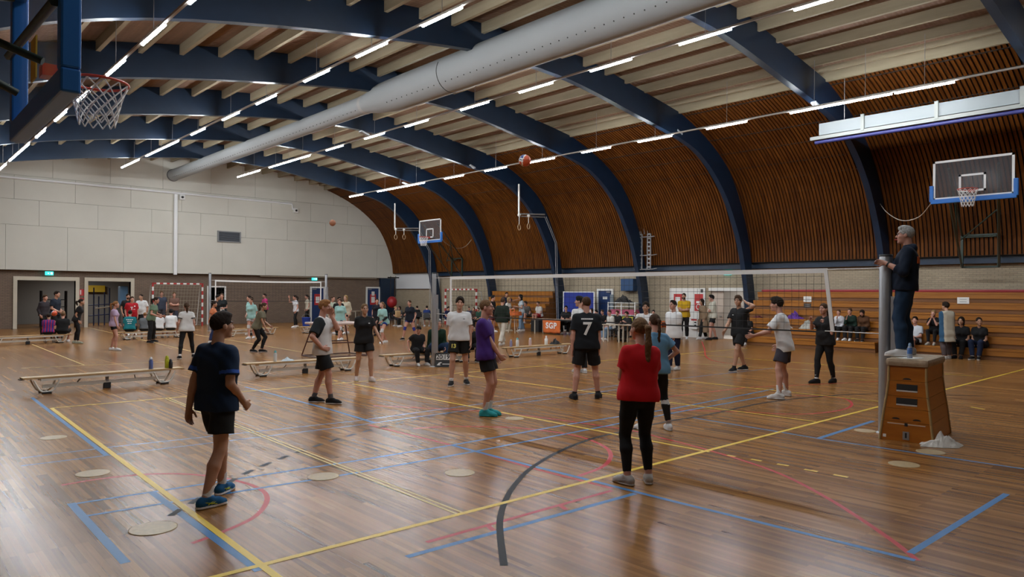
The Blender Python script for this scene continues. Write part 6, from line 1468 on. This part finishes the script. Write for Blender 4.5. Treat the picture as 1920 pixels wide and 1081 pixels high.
far('man in black shirt behind the man in red', ((235,625),(242,625)), 20, 551, skin='light', shirt=Ssh(BLACK, sleeve=.6), pants=SH(BLACK, .7), shoes=shoe(), hair=('dark','short'), beard='dark')
P30 = far('man in red football shirt standing behind the bench', ((241,629),(252,628)), 12, 556, skin='pink', bulk=1.15, shirt=Ssh((.38,.012,.02), sleeve=.7), pants=SH(BLACK, .75), shoes=shoe(), hair=('brown','short'))
P30.print_on(P30.shirt_o, 'T', P30.T(.03,.14,.27), up(P30), fr_(P30), .17, paper_m, 'shirt_logo', .008); P30.print_on(P30.shirt_o, '', P30.T(-.09,.13,.37), up(P30), fr_(P30), .05, paper_m, raw=bars(P30, P30.shirt_o, [.05], .05, paper_m)); P30.print_on(P30.shirt_o, '', P30.T(-.07,.14,.235), up(P30), fr_(P30), .05, paper_m, raw=bars(P30, P30.shirt_o, [.025,.025], .03, paper_m, .02))
far('man in white shirt standing next to the man in red', ((261,624),(270,623)), 330, 551, skin='tan', bulk=1.1, shirt=Ssh(WHITE, sleeve=.7, fit=.017), pants=SH(BLACK, .75), shoes=shoe(), hair=('dark','crop'))
far('boy in grey blue shirt standing behind the goal net', ((298,613),(306,613)), 10, 546, skin='pink', shirt=Ssh((.05,.06,.09)), pants=TR((.05,.05,.06)), shoes=shoe(), hair=('mid','short'))
far('boy in brown shirt with crossed arms behind the goal net', ((322,614),(330,614)), 5, 548, skin='pink', pose='crossed', shirt=Ssh((.16,.09,.07)), pants=TR((.04,.04,.06)), shoes=shoe(), hair=('mid','short'))
# standing along the right wall
MID = dict(res=.014)
far('man in dark green jacket and white trousers walking away', ((934,648),(948,644)), 165, 557, res=.011, skin='light', hyaw=12, handR=(.08,.02,-.48), shirt=Ssh((.012,.020,.014), sleeve=1.92, fit=.022, collar=True, name='jacket'), pants=TR((.55,.52,.45), flare=.02), shoes=shoe((.5,.48,.44), WHITE), hair=('brown','short'))
far('man in black with maroon shorts left of the green jacket', ((918,623),(926,622)), 60, 554, skin='pink', shirt=Ssh(BLACK, sleeve=.9, fit=.018), pants=SH((.10,.025,.03), .8), shoes=shoe(WHITE, WHITE, (WHITE,.12)), hair=('black','curly'))
far('woman in white top with long blond hair at the orange table', ((949,621),(955,620)), 62, 557, fem=True, skin='pink', handR=(.0,.3,-.22), shirt=Ssh((.6,.57,.52)), pants=TR(CREAM, flare=.02), shoes=shoe(CREAM), hair=('blond','long'))
far('person behind the orange standing table', ((962,614.5),(967,614.5)), 0, 562, skin='pink', fem=True, shirt=Ssh((.20,.10,.08)), pants=TR(), shoes=shoe(BLACK), hair=('brown','bob'))
far('woman in pale blue top and wide jeans with long dark hair', ((975,621),(981,620)), 285, 552, fem=True, skin='light', handR=(.0,.28,-.2), handL=(.0,.28,-.2), shirt=Ssh((.42,.48,.52)), pants=TR(LJEANS, flare=.035), shoes=shoe(), hair=('black','long'))
far('man in yellow shirt with crossed arms at the white panel', ((1277,636),(1288,635)), 348, 549, pose='crossed', skin='tan', bulk=1.05, shirt=Ssh((.48,.29,.012), sleeve=.75), pants=TR(), shoes=shoe(WHITE), hair=('dark','crop'), beard='dark')
far('woman in long beige coat standing by the white panel', ((1312,636),(1324,635)), 300, 560, fem=True, skin='tan', shirt=Ssh((.26,.185,.12), sleeve=1.9, fit=.03, hem=-.62, flare=.05, name='coat'), pants=TR(), shoes=shoe(WHITE), hair=('dark','bob'))
far('boy in cream hoodie and black shorts facing the beige coat', ((1331,637),(1342,636)), 285, 553, pose='crossed', skin='pink', shirt=Ssh((.56,.55,.47), sleeve=1.9, fit=.024, hood=True, name='hoodie'), pants=SH(BLACK, .62, flare=.02), shoes=shoe(BLACK), hair=('black','curly'))
far('woman in long cream quilted vest with blue sleeves', ((1771,673),(1780,672)), 215, 567, fem=True, res=.011, skin='light', bulk=1.1, hyaw=-20, handL=(-.1,.22,-.28), handR=(-.1,.22,-.3), shirt=Ssh((.50,.46,.37), sleeve=1.85, sleeve_c=(.03,.09,.17), fit=.035, hem=-.42, name='quilted_vest'), pants=TR((.08,.06,.06)), shoes=shoe((.3,.28,.26)), hair=('dark','curly'))
# man leaning out from the bleacher and pointing
p = on_x(947, 560, 16.0); Person('man in navy shirt on the bleacher stretching one arm to the right', pos=(16.0, p.y, .36), face=img_heading((16.1, p.y), 15), H=1.74, res=.014, skin='light', handL=(.50,.05,.02), hdL=(1,0,0), elbL=(.3,0,-1), side=-6, shirt=Ssh((.012,.018,.04), sleeve=.7), pants=TR(), shoes=shoe(), hair=('black','short'))

# ---- seated people
def sit(lab, x, y, face, head=None, seat=.35, floor=0.0, fwd=.42, px_=None, **k):
    """seated at (x, y): seat height above `floor`; head: pixel (x, y) of the head top"""
    lean = k.get('lean', 10); top = None
    if head is not None:
        t = on_depth(head[0], head[1], depth_of((x, y, 0))).z-floor; kk = (t-seat-.0)/(.105+.79*math.cos(R(lean))-.01*0); k['H'] = max(1.45, min(1.95, 1.75*kk))
    kk = k.get('H', 1.72)/1.75
    q = dict(pelvis_abs=seat+.105*kk, lean=lean, footL=(-k.get('foot_w', .13), fwd*kk), footR=(k.pop('foot_w', .13), fwd*kk), handL=(-.04,.28,-.36), handR=(-.04,.28,-.36), kneeout=.25, res=.015); q.update(k)
    return Person(lab, pos=(x, y, floor), face=img_heading((x, y), face) if px_ is None else px_, **q)
def bench_xy(px, py, cx, cy, a):
    d = ray(px, py); n = Vector((-math.sin(a), math.cos(a), 0)); t = (Vector((cx, cy, 0))-CAM).dot(n)/d.dot(n); q = CAM+d*t; return q.x, q.y
for px, hy, lab, c, hr, sk in ((90,588,'player in red and blue striped shirt sitting with back turned','S',('dark','short'),'tan'), (117,585,'player in black shirt sitting beside the striped shirt, back turned',BLACK,('mid','short'),'pink')):
    x, y = bench_xy(px, 615, -6.6, 26.85, R(14))
    sit(lab, x, y, 172, (px, hy), shirt=Ssh((.32,.02,.09), sleeve=.6, stripe=(.02,.03,.22)) if c == 'S' else Ssh(c, sleeve=.7), pants=SH(BLACK, .8), shoes=shoe(), hair=hr, skin=sk, lean=16)
for px, hy, lab, c, hr in ((243,582,'player in teal shirt with white back print sitting on the bench',TEAL,('dark','short')), (271,586,'blond player in grey shirt sitting with back turned',(.12,.13,.14),('ginger','tied','bun')),
                           (297,584,'player in plain white shirt sitting in the middle of the bench',WHITE,('dark','short')), (320,580,'dark haired player in white shirt at the right end of the bench',WHITE,('black','curly'))):
    x, y = bench_xy(px, 622, -2.0, 27.7, R(10)); o = sit(lab, x, y, 176, (px, hy), shirt=Ssh(c, sleeve=.7), pants=SH(BLACK, .8), shoes=shoe(), hair=hr, skin='pink', lean=16)
    if 'teal' in lab:
        for z, w_ in ((.36,[.05,.06,.05,.06]), (.29,[.05,.04,.06]), (.20,[.08,.05])): o.print_on(o.shirt_o, '', o.T(0,-.13,z), up(o), bk(o), .1, paper_m, raw=bars(o, o.shirt_o, w_, .028, paper_m, .012))
x, y = bench_xy(782, 670, .72, 11.52, R(-2)); sit('boy in black cap and black shirt sitting on the bench', x, y, 25, (783,622), H=1.5, hyaw=45, handR=(.12,-.05,-.42), elbR=(.3,-1,0), shirt=Ssh(BLACK, sleeve=.6), pants=TR(), shoes=shoe((.5,.5,.5)), hair=('dark','short'), cap=BLACK, skin='pink', res=.011)
x, y = bench_xy(815, 668, .72, 11.52, R(-2)); sit('man in dark green jumper sitting behind the net post', x, y, 20, (814,598), lean=22, handL=(-.02,.34,-.30), handR=(-.05,.3,-.34), shirt=Ssh((.008,.028,.016), sleeve=1.75, fit=.02), pants=TR(JEANS), shoes=shoe(BLACK), hair=('grey','short'), skin='pink', res=.011)
x, y = bench_xy(881, 665, .72, 11.52, R(-2)); sit('person in black sitting behind the number 13 player', x, y, 10, (880,606), lean=24, shirt=Ssh(BLACK, sleeve=1.5), pants=TR(), shoes=shoe(BLACK, WHITE), hair=('dark','short'), skin='pink', res=.012)
# tables with people at the right wall
def seat_chair(lab, x, y, face, head, clab, seat=.45, **k):
    hd = img_heading((x, y), face); chair((x, y, 0), hd-math.pi/2, clab, 'black chairs at the tables'); return sit(lab, x, y, face, head, seat=seat+.015, fwd=k.pop('fwd', .40), **k)
t1 = at(770, 609); table((t1.x+.5, t1.y+.8, 0), 1.8, .75, R(10), 'pale table behind the girl with blue knee pads'); t2 = at(862, 611); table((t2.x+.6, t2.y+.3, 0), 1.6, .75, R(80), 'pale table behind the player in white with number 13')
tl = at(672, 604); table((tl.x+.6, tl.y+1.2, 0), 1.2, .7, R(20), 'pale table against the end wall beside the second blue door')
def pxy(px, py): q = at(px, py); return q.x, q.y
for px, fy, hy, face, lab, sh, pn, hr, fem, cl in (
    (738,612,574,70,'person in black hugging a tan bag at the table',BLACK,TR(),('blond','tied','bun'),True,'black chair under the person with the tan bag'),
    (752,611,574,300,'person in grey sitting behind the table with dark hair',(.06,.06,.06),TR((.3,.25,.2)),('dark','bob'),True,'black chair at the left table end'),
    (770,606,570,340,'dark haired person behind the girl with blue knee pads',(.02,.02,.025),TR(),('dark','short'),False,'black chair behind the girl with blue knee pads'),
    (783,610,573,200,'person in black shirt sitting with back turned at the table',BLACK,SH(BLACK,.8),('dark','tied','bun'),True,'black chair just left of the navy shirt sitter'),
    (800,612,573,178,'person in navy shirt with white back print on a black chair',(.014,.03,.12),SH((.2,.19,.18),.8),('dark','short'),False,'black chair under the navy shirt with white print'),
    (838,612,579,40,'dark haired person in navy shirt sitting before the goal',(.015,.018,.06),SH(NAVY,.7),('black','curly'),False,'black chair in front of the right goal'),
    (880,612,578,350,'person in navy sitting behind the number 13 shoulder',(.015,.02,.05),TR(),('black','short'),False,'black chair behind the number 13 shoulder'),
    (890,614,578,330,'brown haired person between white and purple shirts',(.07,.04,.03),TR(),('brown','bob'),True,'black chair between the white and purple shirts'),
    (899,616,581,320,'person in green at the table behind the purple shirt',(.015,.06,.04),TR(),('brown','short'),False,'black chair behind the purple shirt')):
    x, y = pxy(px, fy); o = seat_chair(lab, x, y, face, (px, hy), cl, shirt=Ssh(sh, sleeve=.7), pants=pn, shoes=shoe(), hair=hr, fem=fem, skin='pink', res=.016)
    if 'white back print' in lab:
        o.print_on(o.shirt_o, '', o.T(0,-.13,.25), up(o), bk(o), .1, paper_m, raw=bars(o, o.shirt_o, [.05,.06,.05,.04], .05, paper_m, .01))
    if 'tan bag' in lab: bagx = o
q = V3(*bagx.base)+bagx.W @ (bagx.pel+V3(0,.24,.20)); b_ = MB().cbox((0,0,0), (.34,.22,.40), bev=.07).build('tan_bag', mat('tan bag', (.42,.28,.14), .7), None, tuple(q)); tag(b_, 'tan bag on the lap of the person at the table', 'bag')
# person behind the banner table and the row beside it
seat_chair('boy in black shirt sitting behind the banner table', 15.15, on_x(1062,600,15.15).y, 350, (1062,573), 'black chair behind the banner table', handL=(-.04,.30,-.20), handR=(-.04,.30,-.20), shirt=Ssh(BLACK), pants=TR(), shoes=shoe(), hair=('black','short'), skin='pink')
row = ((1112,628,578,BLACK,TR(),('dark','bob'),True,'dark haired girl half hidden by the number 7 arm'), (1121,634,581,BLACK,TR(),('black','short'),False,'boy in black shirt with patterned front beside the number 7 arm'), (1132,628,581,BLACK,TR(),('brown','short'),False,'boy in black shirt in front of the blue door'),
       (1147,637,581,(.55,.54,.50),TR(LJEANS),('brown','crop'),False,'man in white jacket and light jeans sitting in the row'), (1160,631,582,BLACK,TR(),('brown','messy'),False,'brown haired boy right of the white jacket'),
       (1178,639,584,(.02,.02,.022),TR(),('dark','messy'),False,'boy with hand at chin in front of the mat rack'), (1195,632,585,(.03,.022,.022),SH((.1,.06,.05),.8),('mid','short'),False,'boy in dark shirt at the right end of the seated row'))
for px, fy, hy, c, pn, hr, fem, lab in row:
    x, y = pxy(px, fy); jk = 'white jacket' in lab and 'light' in lab
    seat_chair(lab, x, y, 300 if jk else 320, (px, hy), 'black chair under the ' + lab.replace('sitting in the row', 'in the row'), shirt=Ssh(c, sleeve=1.9 if jk else .7, fit=.026 if jk else .014), pants=pn, shoes=shoe(BLACK if not jk else WHITE), hair=hr, fem=fem, skin='pink', handL=(-.1,.25,-.1) if 'chin' in lab else (-.04,.28,-.36))
tr_ = at(1158, 642); table((tr_.x+.15, tr_.y+.35, 0), .9, .5, R(100), 'small pale table frame in front of the seated row'); tr_ = at(1188, 643); table((tr_.x+.15, tr_.y+.2, 0), .8, .5, R(100), 'small pale table frame behind the red shirt woman')
o = table((16.75, on_x(1228,600,16.75).y, 0), 1.2, .6, R(90), 'table with orange cloth behind the players in white', top=orange_m)
MB().box((-.6,-.31,.45),(.6,-.29,.76)).build('cloth_drop', orange_m, o); MB().box((-.6,.29,.45),(.6,.31,.76)).build('cloth_drop', orange_m, o)
sit('person behind the orange table at the right wall', 17.5, on_x(1226,600,17.5).y, 350, (1226,581), seat=.45, shirt=Ssh((.1,.05,.04)), pants=TR(), shoes=shoe(), hair=('dark','short'), skin='pink'); chair((17.5, on_x(1226,600,17.5).y, 0), R(0)+img_heading((17.5,16),350)-math.pi/2, 'black chair behind the orange table', 'black chairs at the tables')
# bleacher sitters
def bleach(lab, px, head, row, face, X0=None, tread=None, **k):
    X0 = BLX if X0 is None else X0; tr = TREAD if tread is None else tread; x = X0+tr*(row-1)+tr*.5+.05; y = on_x(px, 600, x).y
    k.setdefault('kneeout', .06); k.setdefault('bulk', .94)
    return sit(lab, x, y, face, head, seat=RISE, floor=(row-1)*RISE, px_=math.pi+R(k.pop('turn', 0)), foot_w=.09, **k)
bleach('woman in black sitting at the left end of the bleacher', 1404, (1405,588), 1, 330, fem=True, shirt=Ssh(BLACK, sleeve=.6), pants=TR(), shoes=shoe(), hair=('dark','long'), skin='pink')
bleach('girl in white top with hand at mouth on the bleacher', 1575, (1576,580), 2, 335, fem=True, handR=(-.14,.2,.05), elbR=(.3,.2,-1), shirt=Ssh((.55,.56,.6), sleeve=1.9), pants=TR(), shoes=shoe(), hair=('brown','tied','bun'), skin='pink')
bleach('girl in dark green jumper leaning on her hand', 1598, (1599,578), 2, 335, fem=True, lean=18, handR=(-.10,.24,.08), elbR=(.3,.3,-1), shirt=Ssh((.012,.03,.022), sleeve=1.9, fit=.02), pants=TR(), shoes=shoe(), hair=('brown','tied','bun'), skin='pink')
bleach('girl in brown jumper with white cuffs looking down', 1621, (1620,579), 2, 335, fem=True, lean=14, hpitch=-25, shirt=Ssh((.09,.04,.018), sleeve=1.9, fit=.02), pants=TR(), shoes=shoe(BLACK, WHITE), hair=('dark','bob'), skin='pink')
bleach('boy in orange shirt sitting behind the umpire post', 1678, (1676,587), 1, 345, lean=4, shirt=Ssh(ORANGE, sleeve=.8), pants=SH(BLACK, .8), shoes=shoe(), hair=('dark','short'), skin='pink')
bleach('boy in white shirt leaning back beside the umpire legs', 1714, (1720,594), 1, 345, lean=-12, shirt=Ssh((.52,.55,.6), sleeve=.7), pants=SH(BLACK, .8), shoes=shoe(), hair=('dark','short'), skin='pink')
bleach('blond woman in black with both hands at her face', 1754, (1754,581), 2, 340, fem=True, lean=16, handL=(-.1,.18,.10), handR=(-.1,.18,.10), elbL=(.5,.3,-1), elbR=(.5,.3,-1), shirt=Ssh(BLACK, sleeve=.6), pants=LG(), shoes=shoe((.4,.38,.34)), hair=('blond','tied','bun'), skin='pink')
bleach('woman in black right of the quilted vest', 1805, (1804,583), 1, 325, fem=True, shirt=Ssh(BLACK, sleeve=.6), pants=TR(), shoes=shoe(BLACK), hair=('dark','bob'), skin='tan')
bleach('woman in black turning her head at the right edge of the bleacher', 1838, (1833,580), 1, 320, fem=True, hyaw=-25, shirt=Ssh(BLACK, sleeve=.55), pants=TR(NAVY), shoes=shoe(BLACK, WHITE, (WHITE,.1)), hair=('dark','tied','bun'), skin='tan')
bleach('boy in grey shirt bending forward on the mid hall bleacher', 992, (992,565), 2, 320, X0=15.9, tread=.27, lean=24, shirt=Ssh((.09,.08,.07)), pants=SH((.06,.06,.06), .8), shoes=shoe(), hair=('dark','curly'), skin='pink')
bleach('boy in white shirt and red shorts on the mid hall bleacher', 1012, (1010,565), 2, 320, X0=15.9, tread=.27, shirt=Ssh((.58,.57,.54)), pants=SH((.3,.015,.02), .8), shoes=shoe(), hair=('brown','short'), skin='pink')

# ---- small things around the people
p = at(963, 624); st = empty('standing_table', (p.x+.1, p.y+.1, 0), 0, 'tall round table with an orange cloth in front of the bleacher', 'table')
MB().lathe([(.38,1.05),(.4,1.07),(.38,1.09)], (0,0,0), 24).build('table_top', orange_m, st); MB().lathe([(.405,1.075),(.41,1.0),(.42,.9)], (0,0,0), 24).build('cloth_edge', orange_m, st)
for k in range(3): a = 2*math.pi*k/3; MB().tube([(.05*math.cos(a), .05*math.sin(a), 1.04), (.3*math.cos(a), .3*math.sin(a), 0)], .018, 6).build('leg', tbl_m, st)
for k, (dx_, dy_) in enumerate(((.12,.1),(-.05,-.1),(-.1,.12))): o = MB().lathe([(.03,0),(.035,.1),(.036,.12)], (0,0,0), 12).build('cup', orange_m, None, (p.x+.1+dx_, p.y+.1+dy_, 1.091)); tag(o, 'orange cup on the tall round orange table', 'cup', 'orange cups on the standing table')
p = at(1006, 622); o = MB().cbox((0,0,.31), (.5,.6,.62), bev=.02).build('equipment_case', black_m, None, (p.x+.3, p.y+.2, 0)); tag(o, 'black case on the floor left of the banner table', 'case')
p = at(574, 611); bb_ = empty('ball_bucket', (p.x, p.y, 0), 0, 'blue bucket on the floor near the far blue door', 'bucket'); MB().lathe([(.2,0),(.26,.5),(.27,.52),(.25,.52),(.19,.03)], (0,0,0), 20).build('bucket_body', mat('blue plastic', (.02,.06,.35), .4), bb_); MB().tube([(.26*math.cos(t),0,.52+.2*math.sin(t)) for t in [math.pi*k/10 for k in range(11)]], .008, 6).build('bucket_handle', grey_m, bb_)
p = on_depth(101.5, 587, depth_of(at(103,634))-.30); ball(p, .115, 'white red and blue volleyball held by the tall man at the left', 'v')
# red punch bag hanging in the corner
p = on_y(735, 566, 38.3); pb = empty('punching_bag', (p.x, 38.3, p.z), 0, 'red round training bag hanging on chains in the far corner', 'bag'); MB().sphere((0,0,0), (.36,.36,.41), 20, 14).build('bag_body', mat('red leather', (.33,.015,.02), .4), pb)
for s_ in (-.12, .3): MB().tube([(s_, 0, .4), (s_, 0, 3.0-p.z+.2)], .025, 6).build('chain', black_m, pb)
MB().cbox((.1,0,3.1-p.z), (.9,.08,.08)).build('hanger_bar', black_m, pb)
# equipment in the store rooms
rk2 = empty('pole_rack', (-1.1, 42.0, 0), 0, 'dark blue poles and bars stored behind the second opening', 'rack'); navy_m = mat('navy pole', (.02,.03,.09), .5)
for k in range(6): MB().tube([(-.7+.28*k, .1*(k % 2), 0), (-.7+.28*k, .1*(k % 2), 1.7+.25*(k % 3))], .035, 8).build('pole', navy_m, rk2)
for z in (.55, 1.15): MB().tube([(-.75,0,z), (1.1,.2,z+.12)], .03, 8).build('bar', navy_m, rk2)
MB().tube(smooth_line([(-.1,-.2,1.0),(.5,-.25,1.08),(1.1,-.2,1.28)], 5), .035, 8).build('pale_bar', mat('pale wooden bar', (.4,.33,.24), .5), rk2)
o = MB().cbox((-.35, 45.9, 2.15), (1.1,.08,.42), bev=.01).build('yellow_board', mat('yellow board', (.55,.36,.02), .5)); tag(o, 'yellow board on the back wall of the second store opening', 'board')
o = MB().cbox((.05, 41.0, 1.75), (.42,.5,1.1), bev=.05).build('mat_stack', mat('light blue mat', (.12,.25,.42), .6)); tag(o, 'light blue rolled mats at the right side of the second store opening', 'mats'); MB().box((.0,40.8,0),(.3,41.2,1.2)).build('mat_stand', grey_m, o)
sh_ = empty('store_shelf', (-3.2, 42.2, 0), 0, 'dark metal shelf inside the left store opening', 'shelf')
for z in (.3, .7, 1.1, 1.5): MB().box((-.6,-.25,z-.02),(.6,.25,z+.02)).build('shelf_board', black_m, sh_)
for x in (-.6,.6): MB().box((x-.03,-.25,0),(x+.03,.25,2.0)).build('shelf_post', black_m, sh_)
sl_ = bpy.data.lights.new('store_lamp', 'AREA'); sl_.energy = 50; sl_.size = 1.2; so_ = bpy.data.objects.new('store_lamp', sl_); COL.objects.link(so_); so_.location = (-1.5, 43.5, 2.95)
cl_ = bpy.data.lights.new('corridor_lamp', 'AREA'); cl_.energy = 60; cl_.size = .8; co_ = bpy.data.objects.new('corridor_lamp', cl_); COL.objects.link(co_); co_.location = (XR+1.6, 12.6, 2.9)
# ================================================================== CAMERA, WORLD, RENDER LOOK
cd = bpy.data.cameras.new('camera'); cam = bpy.data.objects.new('camera', cd); COL.objects.link(cam)
f_, r_, u_ = cam_dir(0,0), None, None
r_ = (cam_dir(1,0)-f_).normalized(); u_ = (cam_dir(0,1)-f_).normalized()
cam.matrix_world = Matrix(((r_.x,u_.x,-f_.x,CAM.x),(r_.y,u_.y,-f_.y,CAM.y),(r_.z,u_.z,-f_.z,CAM.z),(0,0,0,1)))
cd.sensor_fit = 'HORIZONTAL'; cd.sensor_width = 36; cd.lens = FPX/1920*36; cd.shift_x = -(PX0-960)/1920; cd.shift_y = (PY0-540.5)/1920
cd.clip_start = .05; cd.clip_end = 200
sc = bpy.context.scene; sc.camera = cam
w = bpy.data.worlds.new('hall world'); sc.world = w; w.use_nodes = True
w.node_tree.nodes['Background'].inputs[0].default_value = (.02,.022,.025,1); w.node_tree.nodes['Background'].inputs[1].default_value = .5
sc.view_settings.view_transform = 'Standard'; sc.view_settings.look = 'None'; sc.view_settings.gamma = 1; sc.view_settings.use_curve_mapping = False
sc.view_settings.exposure = EXPOSURE
sc.cycles.use_denoising = True; sc.cycles.max_bounces = 6; sc.cycles.diffuse_bounces = 4; sc.cycles.glossy_bounces = 3; sc.cycles.transparent_max_bounces = 12
sc.cycles.sample_clamp_indirect = 4.0; sc.cycles.caustics_reflective = False; sc.cycles.caustics_refractive = False
